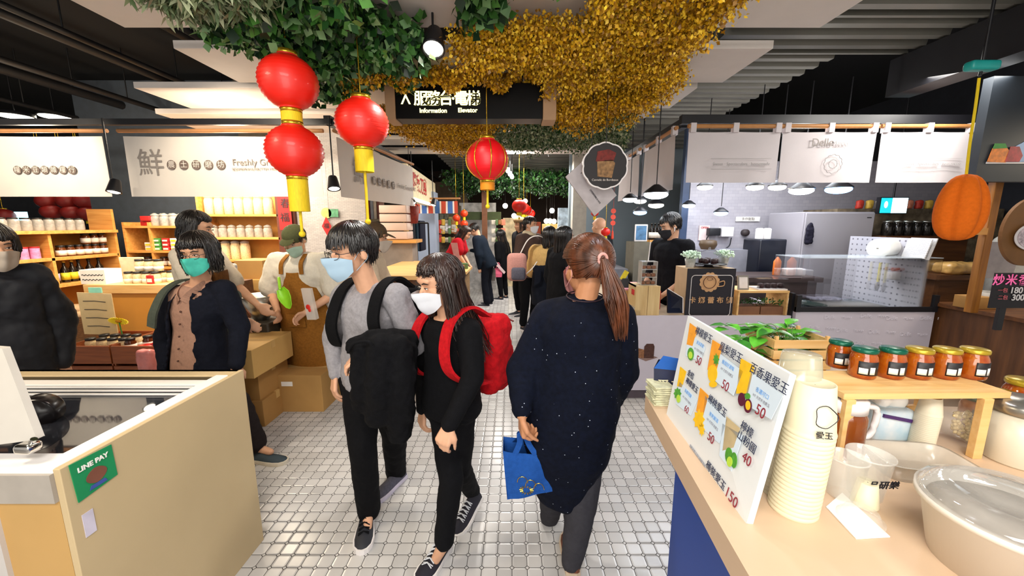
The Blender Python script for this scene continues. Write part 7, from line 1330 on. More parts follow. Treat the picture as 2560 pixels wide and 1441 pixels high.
# teal lightbox at right back, jars row, far clutter
Yt = 4.6; a = at(2196, 535, Yt); c = at(2273, 493, Yt); t = thing('teal_lightbox', 'glowing teal and white lightbox sign at the right of the kitchen', 'sign', ((a.x+c.x)/2, Yt, a.z)); b = MB(); b.b2((a.x, Yt, a.z), (c.x, Yt+.05, c.z)); b.build('box', M_black, t, world=True); b = MB(); xm = a.x+(c.x-a.x)*.42; b.b2((a.x+.01, Yt-.004, a.z+.01), (xm, Yt-.001, c.z-.01)); b.build('teal_face', mat('teal_glow', '#1aa0a8', .5, var=.05, emis=1.6), t, world=True); b = MB(); b.b2((xm, Yt-.004, a.z+.01), (c.x-.01, Yt-.001, c.z-.01)); b.build('white_face', mat('white_glow', '#d8f4ff', .5, var=.03, emis=3), t, world=True)
b = MB(); b.prism([(.022*math.cos(q*PI/10), .04*math.sin(q*PI/10)) for q in range(20)], ((a.x+xm)/2, Yt-.005, (a.z+c.z)/2+.01), XA, ZA, -.001); b.build('drop_emblem', mat('pale_glow', '#c8fff4', .5, emis=1.5), t, world=True); b = MB(); b.tube([((a.x+c.x)/2, Yt+.02, c.z), ((a.x+c.x)/2, Yt+.02, 3.5)], .01, 6); b.build('hanger', M_black, t, world=True)
zj = at(2270, 590, 4.4).z; b = MB(); b.b2((at(2205, 590, 4.4).x, 4.35, zj-.03), (at(2360, 590, 4.4).x+.3, 4.6, zj)); b.b2((at(2205, 590, 4.4).x+.02, 4.4, 0), (at(2360, 590, 4.4).x+.28, 4.55, zj-.03)); T(b.build('jar_shelf', M_dkwood), 'dark shelf carrying a row of black-filled jars behind the perforated panel', 'shelf')
bj = proto('tea_jar', 'jar', [(.05, 0), (.055, .01), (.055, .13), (.045, .15)], mat('black_tea', '#1c1814', .15, var=.5, scale=30), M_steel, [(.001, .15), (.048, .15), (.048, .165), (.001, .17)]); place(bj, [(at(2222+24*i, 590, 4.42).x, 4.45, zj) for i in range(7)], 'black-filled glass jar in the row behind the perforated panel', 'tea jars in a row')
# deeper right side: second shop with shelves of small things
b = MB(); b.b2((3.9, 4.7, 0), (5.9, 5.25, 1.78)); T(b.build('goods_cabinet', mat('right_goods', '#6a5c48', .8, var=.6, scale=12)), 'dim cabinet with mixed goods at the back right', 'cabinet')
for i in range(12): p = at(2125+24*i if i < 8 else 2330+20*(i-8), 520 if i < 8 else 560, 4.98); pouch('small dim packet among the goods at the back right', (min(p.x, 5.8), 4.85, 1.78), (.08, .06, .11), gm[i % 6], name='small_packet', group='dim packets at the back right') if p.x > 3.9 else None
# ================================================================= dark wooden stall at the right edge
M_stall = wood('stall_plank', '#6a4220', '#4a2b12', (12, 12, 1), 2.2, .5); zs_ = at(2337, 770, 3.34).z
t = thing('wooden_stall', 'dark brown plank stall counter at the right edge', 'stall', (4.3, 2.9, 0)); b = MB(); b.b2((3.78, 2.35, 0), (3.81, 3.36, zs_+.02)); b.build('side_planks', M_stall, t, world=True); b = MB(); b.b2((3.81, 2.32, 0), (5.4, 2.35, zs_+.02)); b.build('front_planks', M_stall, t, world=True); b = MB(); b.b2((3.74, 2.30, zs_+.02), (5.4, 3.36, zs_+.05)); b.build('counter_top', M_dkwood, t, world=True)
pa = at(2490, 480, 2.92); xpo = pa.x+.02; t = thing('wooden_post', 'yellow-lit square wooden post of the right stall', 'post', (xpo, 2.95, zs_+.05)); b = MB(); b.b2((xpo-.03, 2.92, zs_+.05), (xpo+.03, 2.97, 2.12)); b.build('post', wood('post_wood', '#a0661c', '#7d4b12', (10, 10, 1)), t, world=True, bev=.004)
b = MB(); b.b2((xpo-.06, 2.88, 1.92), (5.6, 3.0, 2.06)); T(b.build('stall_beam', M_dkwood), 'dark brown beam on top of the right stall posts', 'beam'); b = MB()
b = MB(); b.b2((xpo-.2, 2.9, 1.52), (xpo-.045, 2.96, 1.57)); T(b.build('cross_bar', M_oak), 'short yellow cross bar on the right stall post', 'bar')
# menu lightbox with red and orange fruit picture (top right)
Ym = 2.75; a = at(2440, 432, Ym); t = thing('menu_lightbox', 'dark overhead menu board with a pepper picture at the right edge', 'sign', (a.x+.7, Ym, a.z)); b = MB(); b.b2((a.x, Ym, a.z-.06), (a.x+1.6, Ym+.06, a.z+.62)); b.build('board', mat('slate_board', '#20272f', .5, var=.3, scale=2), t, world=True); b = MB(); pz = at(2466, 405, Ym-.003); b.prism([(0, 0), (1.2, 0), (1.2, .28), (.3, .17)], pz, XA, ZA, -.002); b.build('pale_wedge', mat('pale_blue_print', '#8ea6c4', .6, emis=.15), t, world=True)
b = MB(); b.prism([(0, 0), (.13, -.005), (.15, .06), (.11, .1), (.02, .09)], pz-YA*.004, XA, ZA, -.002); b.build('orange_print', mat('orange_print', '#d87a20', .5, var=.3, scale=40), t, world=True); b = MB(); b.prism([(.12, 0), (.22, .0), (.235, .04), (.2, .1), (.14, .1)], pz-YA*.005, XA, ZA, -.002); b.build('red_print', mat('red_print2', '#a02028', .5, var=.3, scale=40), t, world=True); b = MB(); b.prism([(.02, .085), (.12, .09), (.1, .12), (.03, .12)], pz-YA*.005, XA, ZA, -.002); b.build('green_print', LGr, t, world=True); b = MB(); b.b2((pz.x, Ym-.004, pz.z-.012), (pz.x+1.2, Ym-.001, pz.z-.002)); b.build('white_rule', M_white, t, world=True)
# orange plush ornament
c = at(2400, 520, 2.3); t = thing('orange_ornament', 'large orange ribbed pumpkin-shaped hanging ornament with a yellow ribbon', 'ornament', c)
b = MB(); rings = []
for j in range(15):
    th = PI*(.03+.94*j/14); zz_ = -.19*math.cos(th); rr = .114*math.sin(th)**.75*(1.0+.10*math.cos(th)); rings.append([c+Vector((rr*(1-.16*abs(math.cos(2.5*q+.4))**6)*math.cos(q), rr*(1-.16*abs(math.cos(2.5*q+.4))**6)*math.sin(q), zz_)) for q in [2*PI*i/60 for i in range(60)]])
b.loft(rings); b.build('orange_body', fabric('orange_felt', '#e8701c', .06), t, world=True)
b = MB(); pA = at(2416, 440, 2.3); pB = at(2448, 195, 2.3); b.ribbon(catmull([pA-ZA*.02, pA.lerp(pB, .35)-XA*.004, pA.lerp(pB, .7), pB]), .016, .003, XA); b.build('ribbon', M_yel, t, world=True)
p = at(2455, 165, 2.3); t = thing('teal_clip', 'teal plastic clip lamp bracket at the top right beam', 'clip', p); b = MB(); b.rbox(p, (.16, .06, .05), .015); b.build('clip', mat('teal_plastic', '#1c9a94', .4), t, world=True); b = MB(); b.tube([p-ZA*.03, pB+ZA*.01], .008, 6); b.tube([p+ZA*.02, (p.x, p.y, 3.56)], .008, 6); b.build('hook', M_black, t, world=True)
# round food sign, hand-written price board, basket of mushrooms on the stall
c = at(2580, 580, 2.5); t = thing('round_food_sign', 'round brown sign with a bowl of rice picture cut by the right edge', 'sign', c); b = MB(); b.prism([(.19*math.cos(q*PI/24), .22*math.sin(q*PI/24)) for q in range(48)], c, XA, ZA, -.02); b.build('disc', mat('brown_disc', '#7a5228', .6, var=.1), t, world=True); b = MB(); b.prism([(.13*math.cos(q*PI/20), .09*math.sin(q*PI/20)-.03) for q in range(40)], c-YA*.021, XA, ZA, -.004); b.build('bowl_rim', M_white, t, world=True); b = MB(); b.prism([(.115*math.cos(q*PI/20), .078*math.sin(q*PI/20)-.03) for q in range(40)], c-YA*.026, XA, ZA, -.003); b.build('rice_print', mat('rice_print', '#b8aab0', .6, var=.6, scale=50), t, world=True); txt('米', .06, c+Vector((-.05, -.03, .11)), XA, ZA, M_white, t); b = MB(); b.tube([c+ZA*.2, (c.x, c.y, 2.6)], .004, 5); b.build('cord', M_black, t, world=True)
c = at(2524, 722, 2.42); t = thing('price_board', 'black board with pink handwritten characters and white prices', 'sign', (c.x, 2.42, zs_+.05)); b = MB(); b.b2((c.x-.105, 2.42, zs_+.20), (c.x+.2, 2.43, c.z+.10)); b.build('board', mat('board_black', '#141016', .5), t, world=True); b = MB(); b.b2((c.x-.02, 2.43, zs_+.05), (c.x+.02, 2.45, zs_+.3)); b.build('stand', M_black, t, world=True)
M_pk = mat('pink_chalk', '#ff6aa8', .6, emis=.2)
for i, ch in enumerate('炒米香'): txt(ch, .075, at(2497+32*i, 702, 2.415), XA, ZA, M_pk, t, bold=.001)
txt('180', .055, at(2541, 727, 2.415), XA, ZA, M_white, t, bold=.001); txt('300', .055, at(2545, 745, 2.415), XA, ZA, M_white, t, bold=.001); txt('一包', .032, at(2507, 727, 2.415), XA, ZA, mat('salmon_chalk', '#e8707a', .6), t); txt('二包', .032, at(2507, 745, 2.415), XA, ZA, mat('salmon_chalk', '#e8707a', .6), t)
bx_, by_ = 4.0, 2.62; z0 = zs_+.05; t = thing('wicker_basket', 'shallow wicker basket at the right edge lined with clear film', 'basket', (bx_+.1, by_, z0)); b = MB(); rings = [[Vector((bx_+.1+kx*math.copysign(abs(math.cos(q))**.6, math.cos(q)), by_+ky*math.copysign(abs(math.sin(q))**.6, math.sin(q)), z)) for q in [2*PI*i/36 for i in range(36)]] for kx, ky, z in ((.2, .14, z0), (.3, .2, z0+.10), (.285, .19, z0+.10), (.19, .13, z0+.012))]; b.loft(rings); b.build('basket_body', MATS['wicker'], t, world=True)
t = thing('puffed_rice_heap', 'heap of golden-brown sweets in the shallow wicker basket', 'sweets', (bx_+.1, by_, z0+.05)); g_ = random.Random(9); b = MB()
for i in range(260): q = g_.uniform(0, 2*PI); r_ = math.sqrt(g_.random())*.22; b.ell((r_*math.cos(q), r_*math.sin(q)*.65, .03+.06*(1-r_/.22)+g_.uniform(-.01, .012)), (.018, .014, .01), Matrix.Rotation(g_.uniform(0, 3), 3, 'Z'), 6, 4)
b.build('sweets', mat('golden_brown', '#a87a3c', .4, var=.5, scale=30), t); t['kind'] = 'stuff'
q5 = at(2380, 668, 3.9); t = thing('plastic_bag', 'clear bag of orange food on the dark ledge behind the post', 'bag', (q5.x+.05, 3.9, q5.z-.07)); b = MB(); b.rbox((0, 0, .06), (.34, .2, .12), .04); b.build('bag_film', mat('orange_in_film', '#d8a860', .25, var=.3), t, mods=lambda o: organic(.014, 2, .03, .06)(o))
b = MB(); b.b2((q5.x-.25, 3.8, q5.z-.12), (5.6, 4.15, q5.z-.07)); b.b2((q5.x-.2, 3.85, 0), (5.5, 4.1, q5.z-.12)); T(b.build('back_ledge', M_dkwood), 'dark wooden ledge behind the right stall post', 'ledge')
b = MB(); p = at(2450, 640, 3.6); b.b2((p.x-.05, 3.58, q5.z-.07), (p.x+.33, 3.6, at(2450, 605, 3.6).z)); T(b.build('white_card_board', mat('dull_white', '#a8a0a0', .6)), 'dull white board behind the right stall post', 'board')
for i, (px, py) in enumerate([(2425, 760), (2470, 745)]): 
    p = at(px, py, 3.15); t = thing('container', ['small cardboard box on the right stall counter behind the post', 'round translucent tub on the right stall counter'][i], 'container', (p.x, 3.12, zs_+.05)); b = MB(); b.rbox((0, 0, .05), (.2, .14, .10), .004) if i == 0 else b.lathe([(.08, 0), (.1, .13), (.096, .13), (.078, .006)], seg=24); b.build('container_body', [M_card2, M_clearj][i], t)
# ================================================================= near right counter
zC = 1.05; e0 = onz(1873, 1441, zC); e1 = onz(1613, 988, zC); ed = (e1-e0); ed.z = 0; ed.normalize(); nr = Vector((ed.y, -ed.x, 0)); S0 = e0-ed*1.2; LC = 2.0+.0; far = (e1-S0).length
t = thing('drinks_counter', 'near drinks counter with tan top and blue front at lower right', 'counter', (e0.x+.6, .4, 0)); M_ct = mat('tan_worktop', '#cfb294', .4, var=.04, scale=3)
b = MB(); b.loft([[S0+Vector((0, 0, z)), S0+ed*far+Vector((0, 0, z)), S0+ed*far+nr*1.5+Vector((0, 0, z)), S0+nr*1.5+Vector((0, 0, z))] for z in (-.055, 0)], smooth=False); b.build('worktop', M_ct, t, world=True, bev=.003)
b = MB(); b.b2((.78, e1.y+.01, zC-.055), (1.42, 1.62, zC)); b.build('worktop_extension', M_ct, t, world=True); b = MB(); b.b2((.84, e1.y-.02, 0), (1.36, 1.56, zC-.056)); b.build('extension_cabinet', mat('blue_cab2', '#28489a', .5), t, world=True)
M_bl2 = mat('royal_blue_panel', '#28489a', .5, var=.04, scale=3); b = MB(); zo = Vector((0, 0, -zC)); P_ = [S0+nr*.09, S0+ed*(far-.06)+nr*.09, S0+ed*(far-.06)+nr*1.4, S0+nr*1.4]; b.loft([[p+Vector((0, 0, -1.0)) for p in P_], [p+Vector((0, 0, -.056)) for p in P_]], smooth=False); b.build('blue_cabinet', M_bl2, t, world=True, bev=.003)
b = MB(); g0 = e0+ed*.16+nr*.088; b.box(g0+Vector((0, 0, -.50)), (.004, .004, .88)); b.build('door_gap', M_black, t, world=True)
def onC(px, py, z=zC): return onz(px, py, z)
# menu board
BL = onC(1666, 1036); BR = onC(1866, 1311); TL = at(1720, 789, BL.y+.045); TR = at(1975, 936, BR.y+.035)
t = thing('menu_board', 'white drinks menu board with fruit pictures and prices leaning on the near counter', 'sign', (BL+BR)/2); nB = (BR-BL).cross(TL-BL).normalized()
if nB.x > 0: nB = -nB
XB = (BR-BL).normalized(); YB = ((TL-BL)-XB*(TL-BL).dot(XB)).normalized(); 
b = MB(); q = [BL, BR, TR, TL]; b.loft([q, [p-nB*.012 for p in q]], smooth=False); b.build('board', mat('board_white2', '#dfe2e2', .4, var=.02, scale=3), t, world=True, bev=.003)
def mbp(px, py):
    """pixel -> point on the board plane"""
    r = ray(px, py); o_ = Vector((0, 0, EYE)); k = (BL-o_).dot(nB)/r.dot(nB); return o_+r*k+nB*.0012
def poly(pts, m, name, off=.0): 
    P = [mbp(*p)+nB*off for p in pts]; b = MB(); b.loft([P, [p+nB*.0006 for p in P]], smooth=False); return b.build(name, m, t, world=True)
def cup(pts, m): poly(pts, m, 'printed_cup')
def blob(px, py, rx, ry, m, name='printed_fruit', n=16, off=.0012, jag=0): poly([(px+rx*math.cos(2*PI*i/n)*(1-jag*(i % 2)), py+ry*math.sin(2*PI*i/n)*(1-jag*(i % 2))) for i in range(n)], m, name, off)
cO = mat('print_orange', '#f0a030', .5, var=.08, scale=40); cY = mat('print_yellow', '#f2c020', .5, var=.08, scale=40); cB = mat('print_beige', '#c8b48a', .5, var=.1, scale=40); cG = mat('print_green', '#4f9a34', .5, var=.2, scale=80); cL = mat('print_lime', '#b8d848', .5, var=.1); cP = mat('print_purple', '#5a1a34', .5, var=.1); cBl = mat('print_haze', '#d3e2ee', .5, var=.03)
for hz in ([(1722, 826), (1764, 870), (1752, 905), (1715, 890)], [(1795, 880), (1860, 930), (1835, 990), (1785, 950)], [(1880, 930), (1960, 990), (1930, 1050), (1862, 1010)], [(1700, 955), (1745, 1000), (1728, 1040), (1690, 1010)], [(1765, 990), (1820, 1050), (1800, 1110), (1755, 1070)], [(1808, 1060), (1860, 1090), (1830, 1180), (1800, 1140)]): poly(hz, cBl, 'printed_haze', .0)
cup([(1726, 808), (1745, 822), (1733, 866), (1718, 862)], cO); blob(1729, 886, 8, 16, cG); blob(1729, 889, 5, 9, cL, off=.002)
cup([(1783, 850), (1807, 865), (1793, 930), (1770, 925)], cO); blob(1784, 935, 12, 22, cY); blob(1793, 900, 8, 16, cG, jag=.4); blob(1786, 962, 10, 8, cY, off=.002)
cup([(1854, 896), (1888, 916), (1872, 985), (1842, 985)], cY); blob(1857, 1000, 9, 17, cP); blob(1873, 1016, 10, 18, cP); blob(1874, 1015, 6, 12, cY, off=.002); blob(1872, 992, 7, 8, cG)
cup([(1702, 917), (1717, 930), (1706, 970), (1694, 966)], cY); blob(1696, 985, 10, 16, cG, jag=.3); blob(1699, 998, 5, 10, cL, off=.002)
cup([(1752, 970), (1773, 990), (1760, 1040), (1742, 1028)], cO); blob(1750, 1050, 15, 26, cY, jag=.3); blob(1757, 1075, 8, 18, cY, jag=.4)
cup([(1818, 1042), (1852, 1072), (1836, 1120), (1808, 1128)], cB); blob(1825, 1140, 9, 20, cG); blob(1838, 1152, 8, 20, cG); blob(1828, 1156, 7, 13, cL, off=.002)
def bt(s_, px, py, sz_, m): txt(s_, sz_*.88, mbp(px, py)+nB*.0008, XB, YB, m, t, .0003)
M_navi = mat('navy_ink', '#2a3450', .6); M_mar = mat('maroon_ink', '#8c2a38', .6); M_lb = mat('light_blue_ink', '#7aa8dc', .6); M_gi = mat('small_grey_ink', '#9a9ea8', .6)
for s_, px, py, sz_ in [('檸檬愛玉', 1760, 839, .027), ('鳳梨愛玉', 1827, 883, .028), ('百香果愛玉', 1921, 947, .027), ('金桔', 1728, 938, .022), ('檸檬愛玉', 1731, 965, .021), ('楊桃愛玉', 1794, 1016, .024), ('檸檬', 1869, 1076, .024), ('山粉圓', 1868, 1107, .024), ('桶裝愛玉', 1790, 1190, .024)]: bt(s_, px, py, sz_, M_navi)
for s_, px, py, sz_ in [('50', 1748, 903, .034), ('50', 1815, 966, .034), ('50', 1903, 1031, .034), ('60', 1718, 1025, .028), ('50', 1779, 1097, .032), ('40', 1869, 1150, .032), ('150', 1830, 1245, .034)]: bt(s_, px, py, sz_, M_mar)
for s_, px, py in [('清涼消暑', 1752, 862), ('酸甜好滋味', 1822, 915), ('香濃可口', 1908, 985), ('新鮮現做', 1722, 985), ('清爽解渴', 1786, 1045)]:
    bt(s_, px, py, .012, M_lb); bt('NT 天然手洗愛玉', px-3, py+17, .008, M_gi); 
bt('我們的愛玉每日新鮮現洗', 1745, 1140, .009, M_gi)
b = MB(); sup = (TL+TR)/2-nB*.012; b.tube([sup-YB*.06, (BL+BR)/2-nB*.16+Vector((0, 0, .006))], .005, 8); b.build('support_strut', M_white, t, world=True)
# tall stack of paper cups and a transparent stack behind it
def cupstack(label, base, r, n, pitch, hcup, m, m_name='paper_cup_stack', taper=.78, top_logo=0, lean=(0, 0), group=None):
    base = Vector(base); top = Vector((lean[0], lean[1], 0))
    for k in range(n):
        z = pitch*k; c = base+Vector((lean[0]*k, lean[1]*k, z)); t = thing('paper_cup', label if k < n-1 else 'topmost '+label, 'cup', c, 0, group)
        b = MB(); h = hcup if k == n-1 else hcup*.999; prof = [(r, 0), (r*1.03, .002), (r*1.03, .006), (r, .008), (r*.985, .012)]
        if k == n-1: prof += [(r*taper, h), (r*taper*.93, h), (r*taper*.92, h-.004), (.001, h-.005)]
        else: prof += [(r*.985-(r*(1-taper))*(pitch*2.2/hcup), pitch*2.2)]
        b.lathe(prof, seg=36, cap=False); b.build('cup_body', m, t)
        if top_logo and k == n-1:
            an = R(-100); X = Vector((-math.sin(an), math.cos(an), 0)); nn = Vector((math.cos(an), math.sin(an), 0)); p = c+nn*(r*.93+.0035)+ZA*h*.5; Yl = (ZA-nn*.14).normalized()
            b = MB(); b.tube([p+X*.017*math.cos(q)*(1+.2*math.cos(3*q))+Yl*.02*math.sin(q) for q in [2*PI*i/24 for i in range(25)]], .0009, 4, cap=False); b.build('ink_emblem', M_ink, t, world=True); txt('愛玉', .014, p-Yl*.034-nn*.001, X, Yl, M_ink, t)
        if k == 0 and False: pass
    return
M_cup = mat('cream_paper_cup', '#dcd2b2', .5, var=.02, scale=4)
cb = onC(2003, 1300); cupstack('cup in the tall stack of cream paper cups beside the menu board', cb+Vector((.005, .03, 0)), .0405, 20, .0086, .098, M_cup, top_logo=1, lean=(.0006, .0), group='tall stack of cream paper cups')
cb2 = onC(2300, 1120); cupstack('pale cup in the short stack near the tray', cb2+Vector((.0, .0, 0)), .0235, 20, .0046, .048, mat('pale_cup', '#d8d0b8', .5), lean=(.0003, 0), group='short stack of pale cups')
t = thing('clear_cup_sleeve', 'tall sleeve of clear plastic cups between menu board and paper cups', 'cups', onC(1960, 1230)); b = MB(); c = onC(1962, 1232)+Vector((.012, .02, 0)); prof = []
for k in range(24): prof += [(.043, .0095*k), (.0445, .0095*k+.002), (.0415, .0095*k+.007)]
prof += [(.032, .30), (.001, .30)]; b.lathe(prof, (0, 0, 0), 28, cap=False); b.build('cups_body', mat('milky_clear', '#c4c2aa', .15, alpha=.55), t)
# single clear cups and tasting cup on a paper
t = thing('napkin_sheet', 'white paper sheet lying on the near counter under the small cups', 'paper', onC(2140, 1290)); q = [onC(2065, 1270), onC(2105, 1235), onC(2225, 1345), onC(2140, 1350)]; b = MB(); b.loft([[p+ZA*.0005 for p in q], [p+ZA*.0025 for p in q]], smooth=False); b.build('sheet', M_paper, t, world=True)
def ccup(label, px, py, r, h, m, tp=.75, z=zC, logo=0):
    p = onC(px, py, z); t = thing('plastic_cup', label, 'cup', p); b = MB(); b.lathe([(.001, .002), (r*tp, .002), (r*.99, h), (r*1.04, h), (r*1.04, h+.003), (r*.97, h+.003), (r*tp-.001, .004)], seg=32, cap=False); b.build('cup_wall', m, t)
    if logo: txt('品研樂', .02, p+Vector((-.0, -r*.93, h*.52)), XA, (ZA-YA*.15).normalized(), M_ink, t)
    return p
M_clr = mat('clear_plastic', '#f2efe6', .06, var=.02, alpha=.28, coat=.3)
ccup('large clear empty plastic cup with dark print in the middle of the near counter', 2160, 1238, .038, .09, M_clr, logo=1); ccup('clear plastic cup overlapping the paper cup stack at its right', 2105, 1240, .034, .085, M_clr)
p = onC(2160, 1262); t = thing('tasting_cup', 'tiny white paper cup upside down in front of the clear cup', 'cup', p); b = MB(); b.lathe([(.021, 0), (.0225, .002), (.0225, .005), (.016, .05), (.015, .05), (.001, .049)], seg=24, cap=False); b.build('cup_body', M_cup, t)
p = onC(2150, 1302); t = thing('plastic_dome', 'clear domed plastic lid lying on the white sheet', 'lid', p+ZA*.003); b = MB(); b.lathe([(.036, 0), (.036, .004), (.03, .006), (.026, .018), (.001, .021)], seg=28, cap=False); b.build('lid', M_clr, t)
# big white tub with domed clear lid and flower emblem
c = onz(2535, 1285, 1.15); cx_, cy_ = c.x, c.y; t = thing('serving_tub', 'big round white tub with clear domed lid and printed flower emblem', 'tub', (cx_, cy_, zC)); KS = .84; LT = lambda P: [(a_*KS, z_*.9) for a_, z_ in P]; b = MB(); b.lathe(LT([(.001, 0), (.100, 0), (.122, .105), (.132, .108), (.132, .118), (.118, .118), (.1, .01), (.001, .01)]), seg=48); b.build('tub_body', mat('tub_white', '#dad2c6', .35, var=.02, scale=3), t)
b = MB(); b.lathe(LT([(.129, .1185), (.125, .128), (.09, .146), (.085, .141), (.06, .149), (.001, .151)]), seg=48, cap=False); b.build('domed_lid', mat('dome_clear', '#b9b4ac', .04, var=.2, scale=12, alpha=.5, coat=1), t)
b = MB(); b.lathe(LT([(.001, .09), (.112, .09), (.112, .1), (.001, .104)]), seg=32); b.build('contents', mat('brown_jelly', '#8c8074', .2, var=.4, scale=20), t)
an = R(-118); nn = Vector((math.cos(an), math.sin(an), 0)); X = Vector((-math.sin(an), math.cos(an), 0)); p = Vector((cx_, cy_, zC+.05))+nn*.097; Yl = (ZA+nn*.2).normalized(); b = MB()
for k in range(4): q0 = 2*PI*k/4+.4; b.tube([p+X*(.014*math.cos(q0)+.012*math.cos(q))+Yl*(.014*math.sin(q0)+.012*math.sin(q)) for q in [2*PI*i/18 for i in range(19)]], .0011, 4, cap=False)
b.build('flower_emblem', M_ink, t, world=True); txt('愛玉', .022, p+X*.042+nn*-.004, X, Yl, M_ink, t)
# wire stand / scissors handle left of the tub
t = thing('wire_stand', 'thin bent metal wire leg standing left of the white tub', 'wire', onC(2330, 1340)); b = MB(); b.tube([onC(2305, 1215)+ZA*.004, onC(2325, 1250)+ZA*.005, onC(2335, 1350)+ZA*.004], .0035, 6); b.tube([onC(2305, 1215)+ZA*.004, onC(2345, 1212)+ZA*.006], .0035, 6); b.build('wire', M_steel, t, world=True)
# clear rectangular tray, cut-out
p = onC(2285, 1180); t = thing('plastic_tray', 'clear rectangular plastic food tray on the near counter', 'tray', p); b = MB(); Rm = Matrix.Rotation(-.12, 3, 'Z'); rr = [(.075, .045, .0), (.088, .055, .04), (.094, .06, .041), (.084, .052, .040), (.072, .042, .004)]
b.loft([[Rm @ Vector((kx*math.copysign(abs(math.cos(q))**.4, math.cos(q)), ky*math.copysign(abs(math.sin(q))**.4, math.sin(q)), z)) for q in [2*PI*i/32 for i in range(32)]] for kx, ky, z in rr]); b.build('tray', mat('frosted_plastic', '#d8cfc0', .15, alpha=.5), t)
# second counter level behind + riser shelf with sauce jars
zR = 1.215; r0 = onC(2087, 940, zR); L0_ = onz(2133, 985, zR); L1_ = onz(2520, 982, zR)
dX = (L1_-L0_); dX.z = 0; wR = dX.length; dX.normalize(); dY = Vector((-dX.y, dX.x, 0)); dR = .14; O_ = L0_-dX*.02
t = thing('pine_riser_shelf', 'pale pine bench shelf on the near counter carrying five sauce jars', 'shelf', (O_+dX*wR/2)-ZA*(zR-zC)); b = MB(); b.loft([[O_+ZA*z, O_+dX*(wR+.03)+ZA*z, O_+dX*(wR+.03)+dY*dR+ZA*z, O_+dY*dR+ZA*z] for z in (-.014, 0)], smooth=False); b.build('shelf_board', M_pine, t, world=True, bev=.002)
for fx, fy in ((.04, .02), (.04, .95), (.93, .02), (.93, .95)): b = MB(); p = O_+dX*wR*fx+dY*dR*fy; b.b2((p.x-.011, p.y-.008, zC), (p.x+.011, p.y+.008, zR-.014)); b.build('leg', M_pine, t, world=True, bev=.001)
for zz_ in (.05, .10): b = MB(); b.loft([[O_+dX*.03+dY*(dR-.01)+ZA*(zz_-zR+zC+z), O_+dX*wR+dY*(dR-.01)+ZA*(zz_-zR+zC+z), O_+dX*wR+dY*dR+ZA*(zz_-zR+zC+z), O_+dX*.03+dY*dR+ZA*(zz_-zR+zC+z)] for z in (0, .018)], smooth=False); b.build('back_rail', M_pine, t, world=True)
M_sauce = mat('chilli_sauce', '#a85a10', .12, scale=60, coat=.6, col2='#8a300a'); M_lab = mat('dark_label', '#1d1a1c', .5); M_gr = mat('green_lid', '#0a5a44', .3, metal=.3); M_go = mat('gold_lid', '#b89c2c', .3, metal=.5)
jp_ = [(.001, .0), (.031, .0), (.0345, .006), (.0345, .058), (.032, .068), (.029, .074), (.029, .079)]
def sjar(label, p, lidm, rz=0, group=None, lab=True, s=1.0):
    t = thing('sauce_jar', label, 'jar', p, rz, group); b = MB(); b.lathe([(a_*s, c_*s) for a_, c_ in jp_], seg=32); b.build('jar_body', M_sauce, t); b = MB(); b.lathe([(a_*s, c_*s) for a_, c_ in [(.001, .0795), (.0315, .0795), (.0325, .082), (.0325, .089), (.03, .092), (.001, .0925)]], seg=32); b.build('lid', lidm, t)
    if lab:
        for nm, m_, a0, a1, z0, z1, rr_ in (('label', M_lab, -150, -60, .014, .056, .0352), ('white_panel', M_paper, -146, -112, .018, .036, .0356), ('barcode_panel', M_paper, -104, -82, .018, .04, .0356)):
            b = MB(); N_ = 10; A = [Vector((rr_*s*math.cos(R(a0+(a1-a0)*i/N_)), rr_*s*math.sin(R(a0+(a1-a0)*i/N_)), z)) for z in (z0*s, z1*s) for i in range(N_+1)]; b.add(A, [(i, i+1, i+N_+2, i+N_+1) for i in range(N_)], True); o = b.build(nm, m_, t)
            sd = o.modifiers.new('thick', 'SOLIDIFY'); sd.thickness = .0004; sd.offset = 1
    return t
jl = ['sauce jar with green lid, leftmost on the pine bench shelf', 'sauce jar with green lid, second from left on the pine bench shelf', 'sauce jar with gold lid in the middle of the pine bench shelf', 'sauce jar with gold lid, second from right on the pine bench shelf', 'sauce jar with gold lid, rightmost on the pine bench shelf']
for i, px in enumerate([2153, 2222, 2288, 2356, 2424]): p = onz(px, 941+i*.5, zR); sjar(jl[i], p, [M_gr, M_gr, M_go, M_go, M_go][i], .1*i, s=.83)
p = onz(2122, 928, zR); sjar('sauce jar with green lid half hidden behind the leftmost jar', p+dY*.035, M_gr, 0, s=.8)
for px, py, m_, lb in [(2430, 1060, M_gr, 'sauce jar with green lid under the pine bench shelf'), (2490, 1045, M_go, 'small sauce jar with yellow lid beneath the right end of the bench shelf')]:
    p = onC(px, py); sjar(lb, (p.x, p.y, zC), m_, 0, s=.9)
p = onC(2545, 1040); sjar('sauce jar with yellow lid beside the right end of the bench shelf', (p.x+.0, p.y, zC), M_go, s=1.2)
